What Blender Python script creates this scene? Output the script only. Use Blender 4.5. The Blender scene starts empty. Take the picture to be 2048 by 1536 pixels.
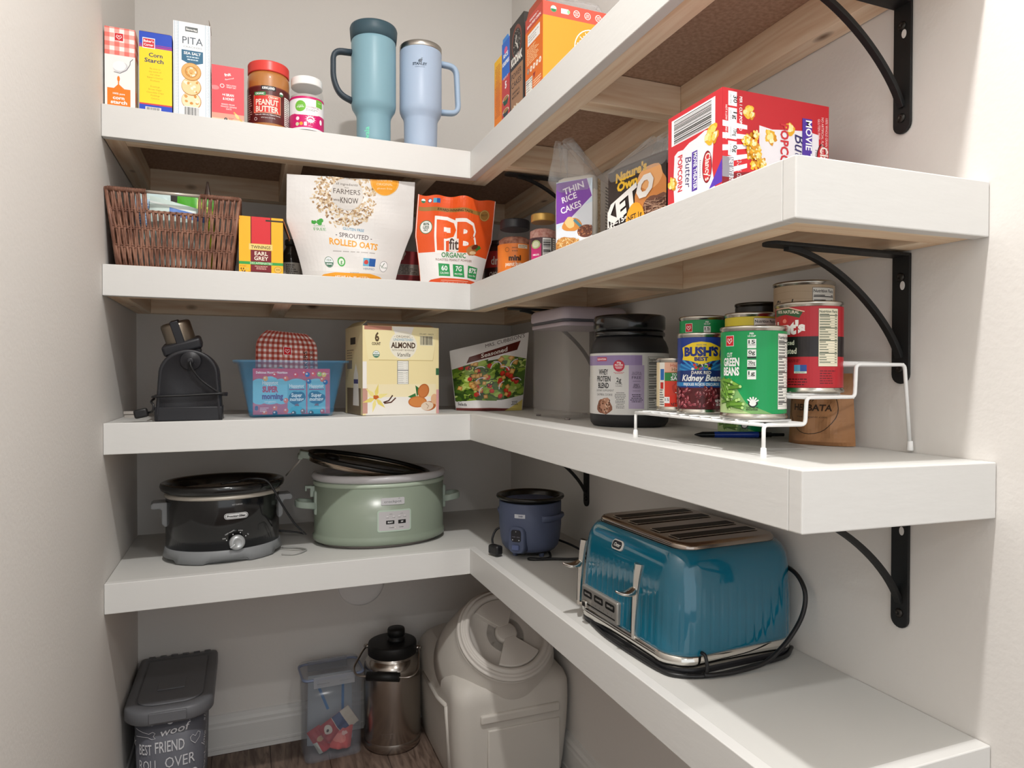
import bpy, bmesh, math, random
from mathutils import Vector, Matrix
from math import sin, cos, pi, radians, sqrt

# ------------------------------------------------------------------ camera, world, lamps, exposure
SC = bpy.context.scene
COL = SC.collection
def make_camera():
    yaw, pit, rol = radians(21.3283), radians(-0.731), radians(0.1068)
    fw = Vector((sin(yaw)*cos(pit), cos(yaw)*cos(pit), sin(pit)))
    rt = Vector((cos(yaw), -sin(yaw), 0)); up = rt.cross(fw)
    r2 = rt*cos(rol)+up*sin(rol); u2 = -rt*sin(rol)+up*cos(rol)
    cd = bpy.data.cameras.new('camera'); co = bpy.data.objects.new('camera', cd); COL.objects.link(co)
    m = Matrix((r2, u2, -fw)).transposed().to_4x4(); m.translation = Vector((-0.5089, -1.5821, 1.048))
    co.matrix_world = m
    cd.sensor_width = 36; cd.lens = 1360.2556*36/2048; cd.clip_start = 0.02; cd.clip_end = 50
    SC.camera = co
make_camera()
W = bpy.data.worlds.new('world'); SC.world = W; W.use_nodes = True
W.node_tree.nodes['Background'].inputs[0].default_value = (0.95, 0.98, 1.0, 1)
W.node_tree.nodes['Background'].inputs[1].default_value = 0.95
def lamp(name, loc, power, size, color=(1, 0.98, 0.955)):
    l = bpy.data.lights.new(name, 'AREA'); l.shape = 'DISK'; l.size = size; l.energy = power; l.color = color
    o = bpy.data.objects.new(name, l); COL.objects.link(o); o.location = loc
    return o
lamp('ceiling_downlight', (-0.33, -1.17, 2.42), 16.5, 0.07)
lamp('ceiling_downlight', (0.12, -2.20, 2.42), 7, 0.07)
lamp('ceiling_downlight', (-0.92, -3.42, 2.42), 8, 0.10)
VS = SC.view_settings
VS.view_transform = 'Standard'; VS.look = 'None'; VS.gamma = 1; VS.use_curve_mapping = False
VS.exposure = 0.38

# ------------------------------------------------------------------ helpers
def lin(c):
    return c/12.92 if c <= 0.04045 else ((c+0.055)/1.055)**2.4
def C(h):
    if not isinstance(h, str): return tuple(h)
    h = h.lstrip('#')
    if len(h) == 3: h = ''.join(q*2 for q in h)
    return tuple(lin(int(h[i:i+2], 16)/255) for i in (0, 2, 4))+(1.0,)
MATS = {}
def nt(m): return m.node_tree.nodes, m.node_tree.links
def mat(name, hexc='#808080', rough=0.5, metal=0.0, coat=0.0, spec=0.5, trans=0.0, ior=1.45, alpha=1.0, sheen=0.0):
    if name in MATS: return MATS[name]
    m = bpy.data.materials.new(name); m.use_nodes = True
    b = m.node_tree.nodes['Principled BSDF']
    b.inputs['Base Color'].default_value = C(hexc)
    b.inputs['Roughness'].default_value = rough; b.inputs['Metallic'].default_value = metal
    b.inputs['Coat Weight'].default_value = coat; b.inputs['Specular IOR Level'].default_value = spec
    b.inputs['Transmission Weight'].default_value = trans; b.inputs['IOR'].default_value = ior
    b.inputs['Alpha'].default_value = alpha
    MATS[name] = m
    return m
def node(m, t, **kw):
    n = m.node_tree.nodes.new(t)
    for k, v in kw.items():
        if k.startswith('i_'):
            key = k[2:].replace('_', ' ')
            n.inputs[key].default_value = v
        else: setattr(n, k, v)
    return n
def noise_bump(m, scale=200, strength=0.1, dist=0.001, detail=2, stretch=None):
    N, L = nt(m); b = N['Principled BSDF']
    tc = node(m, 'ShaderNodeTexCoord'); mp = node(m, 'ShaderNodeMapping'); nz = node(m, 'ShaderNodeTexNoise')
    if stretch: mp.inputs['Scale'].default_value = stretch
    nz.inputs['Scale'].default_value = scale; nz.inputs['Detail'].default_value = detail
    bp = node(m, 'ShaderNodeBump'); bp.inputs['Strength'].default_value = strength; bp.inputs['Distance'].default_value = dist
    L.new(tc.outputs['Object'], mp.inputs['Vector']); L.new(mp.outputs[0], nz.inputs['Vector'])
    L.new(nz.outputs['Fac'], bp.inputs['Height']); L.new(bp.outputs[0], b.inputs['Normal'])
    return m
def color_noise(m, c1, c2, scale=5, stretch=(1, 1, 1), detail=4, lo=0.35, hi=0.65, distortion=0):
    N, L = nt(m); b = N['Principled BSDF']
    tc = node(m, 'ShaderNodeTexCoord'); mp = node(m, 'ShaderNodeMapping'); nz = node(m, 'ShaderNodeTexNoise')
    mp.inputs['Scale'].default_value = stretch; nz.inputs['Scale'].default_value = scale
    nz.inputs['Detail'].default_value = detail; nz.inputs['Distortion'].default_value = distortion
    cr = node(m, 'ShaderNodeValToRGB'); e = cr.color_ramp.elements
    e[0].position = lo; e[0].color = C(c1); e[1].position = hi; e[1].color = C(c2)
    L.new(tc.outputs['Object'], mp.inputs['Vector']); L.new(mp.outputs[0], nz.inputs['Vector'])
    L.new(nz.outputs['Fac'], cr.inputs['Fac']); L.new(cr.outputs[0], b.inputs['Base Color'])
    return m
def print_mat(name, rough=0.5, coat=0.0, spec=0.4, metal=0.0, bump=0.0, bscale=60):
    m = mat(name, '#ffffff', rough, metal, coat, spec)
    N, L = nt(m); a = node(m, 'ShaderNodeAttribute'); a.attribute_name = 'Col'
    L.new(a.outputs['Color'], N['Principled BSDF'].inputs['Base Color'])
    if bump: noise_bump(m, bscale, bump, 0.004, 3)
    return m
PM = print_mat('printed_card', 0.45)
PG = print_mat('printed_gloss', 0.22, spec=0.5)
PP = print_mat('printed_pouch', 0.33, spec=0.5, bump=0.25, bscale=45)
PC = print_mat('printed_can_label', 0.3, spec=0.5)

class M:
    """mesh collector with a colour layer"""
    def __init__(s, col='#ffffff'):
        s.bm = bmesh.new(); s.cl = s.bm.loops.layers.float_color.new('Col'); s.col = C(col); s.mi = 0; s.sm = False; s.tri = False
    def f(s, vs, col=None, mi=None, sm=None):
        try: fc = s.bm.faces.new(vs)
        except ValueError: return None
        c = C(col) if col is not None else s.col
        for l in fc.loops: l[s.cl] = c
        fc.material_index = s.mi if mi is None else mi
        fc.smooth = s.sm if sm is None else sm
        return fc
    def v(s, p): return s.bm.verts.new(p)
    def grid(s, rows, col=None, mi=None, sm=True, closed_u=False, closed_v=False, colf=None):
        vr = [[s.v(p) for p in r] for r in rows]
        nr, nc = len(vr), len(vr[0])
        for i in range(nr if closed_v else nr-1):
            for j in range(nc if closed_u else nc-1):
                a, b, c_, d = vr[i][j], vr[i][(j+1) % nc], vr[(i+1) % nr][(j+1) % nc], vr[(i+1) % nr][j]
                if s.tri: s.f([a, b, c_], col, mi, sm); s.f([a, c_, d], col, mi, sm)
                else: s.f([a, b, c_, d], colf(i, j) if colf else col, mi, sm)
        return vr
    def loft(s, rings, col=None, mi=None, sm=True, cap0=True, cap1=True, colf=None):
        vr = s.grid(rings, col, mi, sm, closed_u=True, colf=(lambda i, j: colf(i)) if colf else None)
        if cap0: s.f(list(reversed(vr[0])), colf(0) if colf else col, mi, False)
        if cap1: s.f(vr[-1], colf(len(rings)-2) if colf else col, mi, False)
        return vr
    def box(s, x0, x1, y0, y1, z0, z1, col=None, bev=0.0, mi=None, seg=2, sm=False, rot=None, piv=None):
        P = [(x0, y0, z0), (x1, y0, z0), (x1, y1, z0), (x0, y1, z0), (x0, y0, z1), (x1, y0, z1), (x1, y1, z1), (x0, y1, z1)]
        vs = [s.v(p) for p in P]
        fs = [s.f([vs[i] for i in q], col, mi, sm) for q in ((0, 3, 2, 1), (4, 5, 6, 7), (0, 1, 5, 4), (1, 2, 6, 5), (2, 3, 7, 6), (3, 0, 4, 7))]
        if rot: bmesh.ops.rotate(s.bm, verts=vs, cent=Vector(piv if piv else ((x0+x1)/2, (y0+y1)/2, (z0+z1)/2)), matrix=rot)
        if bev > 0:
            es = list({e for f in fs for e in f.edges})
            r = bmesh.ops.bevel(s.bm, geom=es, offset=bev, segments=seg, profile=0.5, affect='EDGES', clamp_overlap=True)
            c = C(col) if col is not None else s.col
            for f in r['faces']:
                for l in f.loops: l[s.cl] = c
                f.material_index = s.mi if mi is None else mi
                f.smooth = True
        return vs
    def lathe(s, prof, seg=48, cx=0, cy=0, col=None, mi=None, colf=None, sx=1, sy=1, a0=0, cap0=True, cap1=True, sm=True):
        rings = [[(cx+r*sx*cos(a0+2*pi*k/seg), cy+r*sy*sin(a0+2*pi*k/seg), z) for k in range(seg)] for r, z in prof]
        return s.loft(rings, col, mi, sm, cap0, cap1, colf)
    def tube(s, path, r, seg=8, col=None, mi=None, cap=True, closed=False, flat=1.0):
        path = [Vector(p) for p in path]; n = len(path); rings = []
        prev = None
        for i, p in enumerate(path):
            if closed: t = (path[(i+1) % n]-path[i-1])
            else: t = path[min(i+1, n-1)]-path[max(i-1, 0)]
            t.normalize()
            if prev is None:
                a = Vector((0, 0, 1)) if abs(t.z) < 0.9 else Vector((1, 0, 0))
                nrm = t.cross(a).normalized()
            else:
                nrm = (prev-t*prev.dot(t)).normalized()
            prev = nrm; bn = t.cross(nrm)
            rr = r(i/(n-1)) if callable(r) else r
            rings.append([p+nrm*cos(2*pi*k/seg)*rr+bn*sin(2*pi*k/seg)*rr*flat for k in range(seg)])
        if closed: s.grid(rings, col, mi, True, closed_u=True, closed_v=True)
        else: s.loft(rings, col, mi, True, cap, cap)
    def xform(s, mtx):
        bmesh.ops.transform(s.bm, matrix=mtx, verts=s.bm.verts)
    def obj(s, name, mats, parent=None, loc=None, rotz=0, label=None, bevel=0):
        me = bpy.data.meshes.new(name); s.bm.normal_update()
        s.bm.to_mesh(me); s.bm.free()
        for m in (mats if isinstance(mats, (list, tuple)) else [mats]): me.materials.append(m)
        o = bpy.data.objects.new(name, me); COL.objects.link(o)
        if parent: o.parent = parent
        if loc: o.location = loc
        if rotz: o.rotation_euler = (0, 0, rotz)
        if label: o['label'] = label
        if bevel:
            b = o.modifiers.new('bevel', 'BEVEL'); b.width = bevel; b.segments = 2; b.limit_method = 'ANGLE'; b.angle_limit = radians(40)
        return o
def thing(name, label, cat, loc=(0, 0, 0), rotz=0, group=None):
    o = bpy.data.objects.new(name, None); COL.objects.link(o); o.empty_display_size = 0.05
    o.location = loc; o.rotation_euler = (0, 0, rotz); o['label'] = label; o['category'] = cat
    if group: o['group'] = group
    return o
def tag(o, label, cat, group=None, kind=None):
    o['label'] = label; o['category'] = cat
    if group: o['group'] = group
    if kind: o['kind'] = kind
    return o
def struct(name, m, mt):
    o = m.obj(name, mt); o['kind'] = 'structure'; return o
def smooth_path(pts, n=8, closed=False):
    P = [Vector(p) for p in pts]; out = []; N = len(P)
    rng = range(N if closed else N-1)
    for i in rng:
        p1, p2 = P[i], P[(i+1) % N]
        p0 = P[i-1] if (closed or i > 0) else p1*2-p2
        p3 = P[(i+2) % N] if (closed or i < N-2) else p2*2-p1
        for k in range(n):
            t = k/n
            out.append(0.5*((2*p1)+(p2-p0)*t+(2*p0-5*p1+4*p2-p3)*t*t+(3*p1-p0-3*p2+p3)*t*t*t))
    if not closed: out.append(P[-1])
    return out
def round_path(pts, r, n=5, closed=False):
    """polyline with rounded corners of radius r"""
    P = [Vector(p) for p in pts]; out = []; N = len(P)
    for i in range(N):
        if not closed and i in (0, N-1): out.append(P[i]); continue
        a, b, c_ = P[i-1], P[i], P[(i+1) % N]
        d1 = (a-b); d2 = (c_-b); q = min(r, d1.length*.49, d2.length*.49)
        s1 = b+d1.normalized()*q; s2 = b+d2.normalized()*q
        for k in range(n+1):
            t = k/n; out.append((1-t)**2*s1+2*t*(1-t)*b+t*t*s2)
    return out
def rrect(w, d, r, n=6, z=0, cx=0, cy=0):
    """rounded rectangle ring, counter-clockwise"""
    pts = []
    r = min(r, w/2-1e-5, d/2-1e-5)
    for (sx, sy, a) in ((1, -1, -pi/2), (1, 1, 0), (-1, 1, pi/2), (-1, -1, pi)):
        ox, oy = sx*(w/2-r), sy*(d/2-r)
        for k in range(n+1):
            t = a+k/n*pi/2; pts.append((cx+ox+r*cos(t), cy+oy+r*sin(t), z))
    return pts

# ------------------------------------------------------------------ printed artwork
_tc = {}
def text_mesh(s, bold=0.0):
    k = (s, bold)
    if k in _tc: return _tc[k]
    cu = bpy.data.curves.new('glyphs', 'FONT'); cu.body = s; cu.size = 1.0; cu.offset = bold; cu.resolution_u = 2
    cu.fill_mode = 'FRONT'
    o = bpy.data.objects.new('glyphs', cu); COL.objects.link(o)
    me = bpy.data.meshes.new_from_object(o)
    vs = [(v.co.x, v.co.y) for v in me.vertices]; fs = [tuple(p.vertices) for p in me.polygons]
    bpy.data.objects.remove(o); bpy.data.curves.remove(cu); bpy.data.meshes.remove(me)
    if vs:
        x0 = min(v[0] for v in vs); x1 = max(v[0] for v in vs)
    else: x0 = x1 = 0
    _tc[k] = (vs, fs, x0, x1)
    return _tc[k]
CAP = 0.70      # cap height of the built-in font relative to its size
def T(s, u, v, h, col='#ffffff', w=None, bold=0.0, al='c', rot=0, shear=0):
    """text: cap height h, optional total width w"""
    return ('t', s, u, v, h, col, w, bold, al, rot, shear)
def R(u0, v0, u1, v1, col): return ('p', [(u0, v0), (u1, v0), (u1, v1), (u0, v1)], col)
def E(u, v, ru, rv, col, rot=0, n=28):
    c, s_ = cos(rot), sin(rot)
    return ('p', [(u+ru*cos(2*pi*k/n)*c-rv*sin(2*pi*k/n)*s_, v+ru*cos(2*pi*k/n)*s_+rv*sin(2*pi*k/n)*c) for k in range(n)], col)
def PL(pts, col): return ('p', list(pts), col)
def RING(u, v, r, t, col, n=32):
    return ('q', [((u+r*cos(2*pi*k/n), v+r*sin(2*pi*k/n)), (u+(r-t)*cos(2*pi*k/n), v+(r-t)*sin(2*pi*k/n))) for k in range(n+1)], col)
def LN(pts, w, col):
    out = []
    P = [Vector((p[0], p[1])) for p in pts]
    for i, p in enumerate(P):
        t = (P[min(i+1, len(P)-1)]-P[max(i-1, 0)]).normalized(); n_ = Vector((-t.y, t.x))*w/2
        out.append((tuple(p+n_), tuple(p-n_)))
    return ('q', out, col)
def MICRO(u0, v0, u1, v1, n, col, seed=1, al='l', fill=0.45):
    """lines of unreadably small print"""
    rd = random.Random(seed); out = []; dv = (v1-v0)/n
    for i in range(n):
        y = v1-dv*(i+.5); L = (u1-u0)*rd.uniform(.6, 1.0)
        if al == 'c': x = (u0+u1)/2-L/2
        else: x = u0
        e = x+L
        while x < e:
            w = (u1-u0)*rd.uniform(.06, .2); w = min(w, e-x)
            out.append(R(x, y-dv*fill/2, x+w, y+dv*fill/2, col)); x += w+(u1-u0)*.03
    return out
def BARS(u0, v0, u1, v1, seed=3, col='#111111', bg='#f5f5f5', vert=True, n=42):
    rd = random.Random(seed); out = [R(u0, v0, u1, v1, bg)]; m_ = .04
    if vert:
        a, b = u0+(u1-u0)*m_, u1-(u1-u0)*m_; st = (b-a)/n; x = a
        while x < b-st:
            w = st*rd.choice((.5, .5, 1, 1.6)); out.append(R(x, v0+(v1-v0)*.08, x+w, v1-(v1-v0)*.06, col)); x += w+st*rd.choice((.5, .7, 1.3))
    else:
        a, b = v0+(v1-v0)*m_, v1-(v1-v0)*m_; st = (b-a)/n; x = a
        while x < b-st:
            w = st*rd.choice((.5, .5, 1, 1.6)); out.append(R(u0+(u1-u0)*.06, x, u1-(u1-u0)*.08, x+w, col)); x += w+st*rd.choice((.5, .7, 1.3))
    return out
def NUTR(u0, v0, u1, v1, title='Nutrition Facts', bg='#f2f0e8', fg='#151515', n=16, seed=5, bars=True):
    h = v1-v0; w = u1-u0
    out = [R(u0, v0, u1, v1, fg), R(u0+w*.012, v0+w*.012, u1-w*.012, v1-w*.012, bg)]
    out.append(T(title, u0+w*.04, v1-h*.075, h*.045, fg, w=w*.9, bold=.02, al='l'))
    rd = random.Random(seed)
    for i in range(n):
        y = v1-h*.1-(h*.87)*(i+.6)/n
        out.append(R(u0+w*.04, y-h*.002, u1-w*.04, y+h*(.001 if i % 5 else .012), fg))
        out.append(R(u0+w*.05, y+h*.018, u0+w*rd.uniform(.3, .6), y+h*.03, fg))
        out.append(R(u0+w*.8, y+h*.018, u0+w*.93, y+h*.03, fg))
    return out
def BLOB(u, v, r, col, seed=0, n=24, amp=.2, sy=1.0):
    rd = random.Random(seed); ph = [rd.uniform(0, 6.28) for _ in range(4)]
    P = []
    for k in range(n):
        a = 2*pi*k/n; q = r*(1+amp*(sin(2*a+ph[0])+.6*sin(3*a+ph[1])+.5*sin(5*a+ph[2])+.3*sin(7*a+ph[3]))/2)
        P.append((u+q*cos(a), v+q*sin(a)*sy))
    return ('p', P, col)
def POPC(u, v, r, seed=0):
    rd = random.Random(seed); out = []
    for k in range(6): a = k*1.05+rd.uniform(-.4, .4); q = rd.uniform(.35, .75); out.append(BLOB(u+r*q*cos(a), v+r*q*sin(a), r*rd.uniform(.3, .5), rd.choice(('#e9ae2a', '#f2bd36', '#d99520')), seed*7+k, 12, .35))
    for k in range(6): a = k*1.1+rd.uniform(-.5, .5); q = rd.uniform(.1, .6); out.append(BLOB(u+r*q*cos(a), v+r*q*sin(a)+r*.07, r*rd.uniform(.2, .36), rd.choice(('#fbe6a0', '#fdf1c2', '#f8d76a')), seed*5+k, 10, .35))
    return out
def put(m, fn, shapes, gu=None, gv=None, base=0.00012, step=0.00004, mi=None, clip=None, diag=False):
    """lay flat shapes on the surface fn(u, v, height); gu/gv = cut spacing on curved surfaces; clip=(u0,v0,u1,v1)"""
    fl = []
    def flat(L):
        for q in L:
            if isinstance(q, list): flat(q)
            else: fl.append(q)
    flat(shapes)
    b = bmesh.new(); cl = b.loops.layers.float_color.new('Col')
    def face(pts, z, c):
        try:
            fc = b.faces.new([b.verts.new((p[0], p[1], z)) for p in pts])
            for l in fc.loops: l[cl] = c
        except ValueError: pass
    boxes = []
    def bbox(q):
        if q[0] == 'p': P = q[1]
        elif q[0] == 'q': P = [p for pr in q[1] for p in pr]
        else:
            _, s_, u, v, h, col, w, bold, al, rot, shear = q
            vs, fs, x0, x1 = text_mesh(s_, bold); sc = h/CAP; ww = (x1-x0)*sc if w is None else w
            a = {'c': -ww/2, 'l': 0, 'r': -ww}[al]; cr, sr = cos(rot), sin(rot)
            P = [(u+x*cr-y*sr, v+x*sr+y*cr) for x in (a-abs(shear)*h, a+ww+abs(shear)*h) for y in (-h*.35, h*1.1)]
        return (min(p[0] for p in P), min(p[1] for p in P), max(p[0] for p in P), max(p[1] for p in P))
    for i, q in enumerate(fl):
        bb = bbox(q); z = 0
        for (o_, l_) in boxes:
            if l_ >= z and bb[0] < o_[2] and bb[2] > o_[0] and bb[1] < o_[3] and bb[3] > o_[1]: z = l_+1
        boxes.append((bb, z))
        if q[0] == 'p':
            face(q[1], z, C(q[2]))
        elif q[0] == 'q':
            c = C(q[2])
            for k in range(len(q[1])-1):
                a, d = q[1][k]; e, g = q[1][k+1]; face([a, d, g, e], z, c)
        else:
            _, s_, u, v, h, col, w, bold, al, rot, shear = q
            vs, fs, x0, x1 = text_mesh(s_, bold)
            if not vs: continue
            sc = h/CAP; sx = sc if w is None else w/max(1e-6, (x1-x0))
            off = {'c': (x0+x1)/2, 'l': x0, 'r': x1}[al]; c = C(col); cr, sr = cos(rot), sin(rot)
            bv = []
            for (x, y) in vs:
                xx = (x-off)*sx+shear*y*sc; yy = y*sc
                bv.append(b.verts.new((u+xx*cr-yy*sr, v+xx*sr+yy*cr, z)))
            for t in fs:
                try:
                    fc = b.faces.new([bv[k] for k in t])
                    for l in fc.loops: l[cl] = c
                except ValueError: pass
    if clip:
        for co, no in (((clip[0], 0, 0), (-1, 0, 0)), ((clip[2], 0, 0), (1, 0, 0)), ((0, clip[1], 0), (0, -1, 0)), ((0, clip[3], 0), (0, 1, 0))):
            bmesh.ops.bisect_plane(b, geom=list(b.verts)+list(b.edges)+list(b.faces), plane_co=co, plane_no=no, clear_outer=True)
    if b.verts:
        for g, ax in ((gu, 0), (gv, 1)):
            if not g: continue
            lo = min(v.co[ax] for v in b.verts); hi = max(v.co[ax] for v in b.verts)
            k = math.ceil((lo+1e-7)/g)
            while k*g < hi-1e-7:
                co = [0, 0, 0]; co[ax] = k*g; no = [0, 0, 0]; no[ax] = 1
                bmesh.ops.bisect_plane(b, geom=list(b.verts)+list(b.edges)+list(b.faces), plane_co=co, plane_no=no)
                k += 1
        if diag:
            q_ = [v.co.y/gv-v.co.x/gu for v in b.verts]; k = math.ceil(min(q_)+1e-6)
            while k < max(q_)-1e-6:
                bmesh.ops.bisect_plane(b, geom=list(b.verts)+list(b.edges)+list(b.faces), plane_co=(0, k*gv, 0), plane_no=Vector((-1/gu, 1/gv, 0)).normalized())
                k += 1
    vm = {}
    for v in b.verts: vm[v] = m.bm.verts.new(fn(v.co.x, v.co.y, base+step*round(v.co.z)))
    for f_ in b.faces:
        try: nf = m.bm.faces.new([vm[v] for v in f_.verts])
        except ValueError: continue
        c = f_.loops[0][cl]
        for l in nf.loops: l[m.cl] = c
        nf.material_index = m.mi if mi is None else mi; nf.smooth = False
    b.free()
def plane_fn(o, U, V):
    o, U, V = Vector(o), Vector(U).normalized(), Vector(V).normalized(); N = U.cross(V)
    return lambda u, v, h: o+U*u+V*v+N*h
def cyl_fn(r, a0, cx=0, cy=0, z0=0):
    return lambda u, v, h: Vector((cx+(r+h)*cos(a0+u/r), cy+(r+h)*sin(a0+u/r), z0+v))
def front(x0, y, z0): return plane_fn((x0, y, z0), (1, 0, 0), (0, 0, 1))       # faces -y
def left(x, y0, z0): return plane_fn((x, y0, z0), (0, -1, 0), (0, 0, 1))        # faces -x, u runs towards -y
def right(x, y0, z0): return plane_fn((x, y0, z0), (0, 1, 0), (0, 0, 1))        # faces +x

# ------------------------------------------------------------------ surface materials
wallm = mat('wall_paint', '#e3dfda', 0.75, spec=0.25); noise_bump(wallm, 140, 0.16, 0.002, 2)
whitem = mat('white_trim_paint', '#dcdbd8', 0.42, spec=0.4); noise_bump(whitem, 30, 0.10, 0.002, 3, (1, 1, 4))
topm = mat('shelf_top_paint', '#d0cfcb', 0.5, spec=0.35); noise_bump(topm, 60, 0.06, 0.001, 2)
hardm = mat('hardboard', '#7b5a47', 0.8, spec=0.2); color_noise(hardm, '#a98b76', '#bfa08a', 160, detail=3)
def wood_mat(name, ax):
    m = mat(name, '#c9a27c', 0.65, spec=0.25)
    N, L = nt(m); b = N['Principled BSDF']
    st = [26, 26, 26]; st[ax] = 1.6
    tc = node(m, 'ShaderNodeTexCoord'); mp = node(m, 'ShaderNodeMapping'); mp.inputs['Scale'].default_value = st
    nz = node(m, 'ShaderNodeTexNoise'); nz.inputs['Scale'].default_value = 2.2; nz.inputs['Detail'].default_value = 5; nz.inputs['Distortion'].default_value = .8
    cr = node(m, 'ShaderNodeValToRGB'); e = cr.color_ramp.elements
    e[0].position = .3; e[0].color = C('#e2c09c'); e[1].position = .62; e[1].color = C('#f7e3c8')
    vo = node(m, 'ShaderNodeTexVoronoi'); vo.inputs['Scale'].default_value = 7.0
    kr = node(m, 'ShaderNodeValToRGB'); k = kr.color_ramp.elements
    k[0].position = .045; k[0].color = C('#5a3a22'); k[1].position = .12; k[1].color = (1, 1, 1, 1)
    mx = node(m, 'ShaderNodeMixRGB', blend_type='MULTIPLY'); mx.inputs['Fac'].default_value = .85
    L.new(tc.outputs['Object'], mp.inputs['Vector']); L.new(mp.outputs[0], nz.inputs['Vector']); L.new(nz.outputs['Fac'], cr.inputs['Fac'])
    mp2 = node(m, 'ShaderNodeMapping'); s2 = [1.6, 1.6, 1.6]; s2[ax] = .8; mp2.inputs['Scale'].default_value = s2
    L.new(tc.outputs['Object'], mp2.inputs['Vector']); L.new(mp2.outputs[0], vo.inputs['Vector']); L.new(vo.outputs['Distance'], kr.inputs['Fac'])
    L.new(cr.outputs[0], mx.inputs['Color1']); L.new(kr.outputs[0], mx.inputs['Color2']); L.new(mx.outputs[0], b.inputs['Base Color'])
    return m
woodx = wood_mat('pine_along_x', 0); woody = wood_mat('pine_along_y', 1)
blackm = mat('black_metal_coat', '#1c1c1c', 0.5, spec=0.4)
floorm = mat('vinyl_plank', '#7a685c', 0.5, spec=0.35)
def floor_nodes(m):
    N, L = nt(m); b = N['Principled BSDF']
    tc = node(m, 'ShaderNodeTexCoord'); mp = node(m, 'ShaderNodeMapping'); mp.inputs['Scale'].default_value = (9, 1.2, 1)
    nz = node(m, 'ShaderNodeTexNoise'); nz.inputs['Scale'].default_value = 6; nz.inputs['Detail'].default_value = 6; nz.inputs['Distortion'].default_value = 1.5
    cr = node(m, 'ShaderNodeValToRGB'); e = cr.color_ramp.elements
    e[0].position = .32; e[0].color = C('#5d4c43'); e[1].position = .66; e[1].color = C('#8f7c6f')
    br = node(m, 'ShaderNodeTexBrick'); br.offset = .37; br.inputs['Scale'].default_value = 1
    br.inputs['Brick Width'].default_value = 1.2; br.inputs['Row Height'].default_value = .15; br.inputs['Mortar Size'].default_value = .0015
    br.inputs['Color1'].default_value = (1, 1, 1, 1); br.inputs['Color2'].default_value = (.8, .78, .77, 1); br.inputs['Mortar'].default_value = (.25, .22, .2, 1)
    mp2 = node(m, 'ShaderNodeMapping'); mp2.inputs['Rotation'].default_value = (0, 0, pi/2)
    mx = node(m, 'ShaderNodeMixRGB', blend_type='MULTIPLY'); mx.inputs['Fac'].default_value = 1
    L.new(tc.outputs['Object'], mp.inputs['Vector']); L.new(mp.outputs[0], nz.inputs['Vector']); L.new(nz.outputs['Fac'], cr.inputs['Fac'])
    L.new(tc.outputs['Object'], mp2.inputs['Vector']); L.new(mp2.outputs[0], br.inputs['Vector'])
    L.new(cr.outputs[0], mx.inputs['Color1']); L.new(br.outputs['Color'], mx.inputs['Color2']); L.new(mx.outputs[0], b.inputs['Base Color'])
floor_nodes(floorm)

clr = mat('clear_plastic', '#8f9294', .06, spec=.6, alpha=.08)
film = mat('bag_film', '#cfcfcf', .15, spec=.9, alpha=.24); noise_bump(film, 70, .8, .006, 3)

# ------------------------------------------------------------------ the closet
XL, XR, D = -0.7800, 0.2850, 0.4590
YF, ZC, YW = -3.9, 2.44, -1.95
def room():
    m = M(); m.box(XL-1.6, XR+1.6, YF, D+.1, -.05, 0); struct('floor', m, floorm)
    m = M(); m.box(XL-1.6, XR+1.6, YF, D+.1, ZC, ZC+.05); struct('ceiling', m, mat('ceiling_paint', '#e6e4e0', .8, spec=.2))
    m = M(); m.box(XL-.1, XR+.1, D, D+.1, 0, ZC); struct('wall_back', m, wallm)
    m = M(); m.box(XL-.1, XL, YW, D, 0, ZC); struct('wall_left', m, wallm)
    m = M(); m.box(XR, XR+.1, YW, D, 0, ZC); struct('wall_right', m, wallm)
    prof = [(0, 0), (.013, 0), (.013, .012), (.015, .014), (.015, .02), (.0125, .022), (.0125, .072), (.0105, .078), (.0105, .086), (.006, .094), (.004, .104), (0, .106)]
    def bb(name, pts):
        m = M()
        rows = [[pts(t, d_, z) for t in (0, 1)] for d_, z in prof]
        m.grid(rows, sm=False); struct(name, m, whitem)
    bb('baseboard_back', lambda t, d_, z: (XL+(XR-XL)*t, D-d_, z))
    bb('baseboard_right', lambda t, d_, z: (XR-d_, D+(YW-D)*t, z))
    bb('baseboard_left', lambda t, d_, z: (XL+d_, YW+(D-YW)*t, z))
room()
SH = {  # z at left end, inner corner, outer corner, right end; fascia height; y of the end face
    1: ((1.5940, 1.5918, 1.5975, 1.597), .0655, -1.052),
    2: ((1.2717, 1.2703, 1.2686, 1.2710), .0635, -1.0530),
    3: ((0.9490, 0.9535, 0.9552, 0.9503), .0640, -1.0640),
    4: ((0.6217, 0.6237, 0.6262, 0.6248), .0620, -1.0610)}
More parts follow.
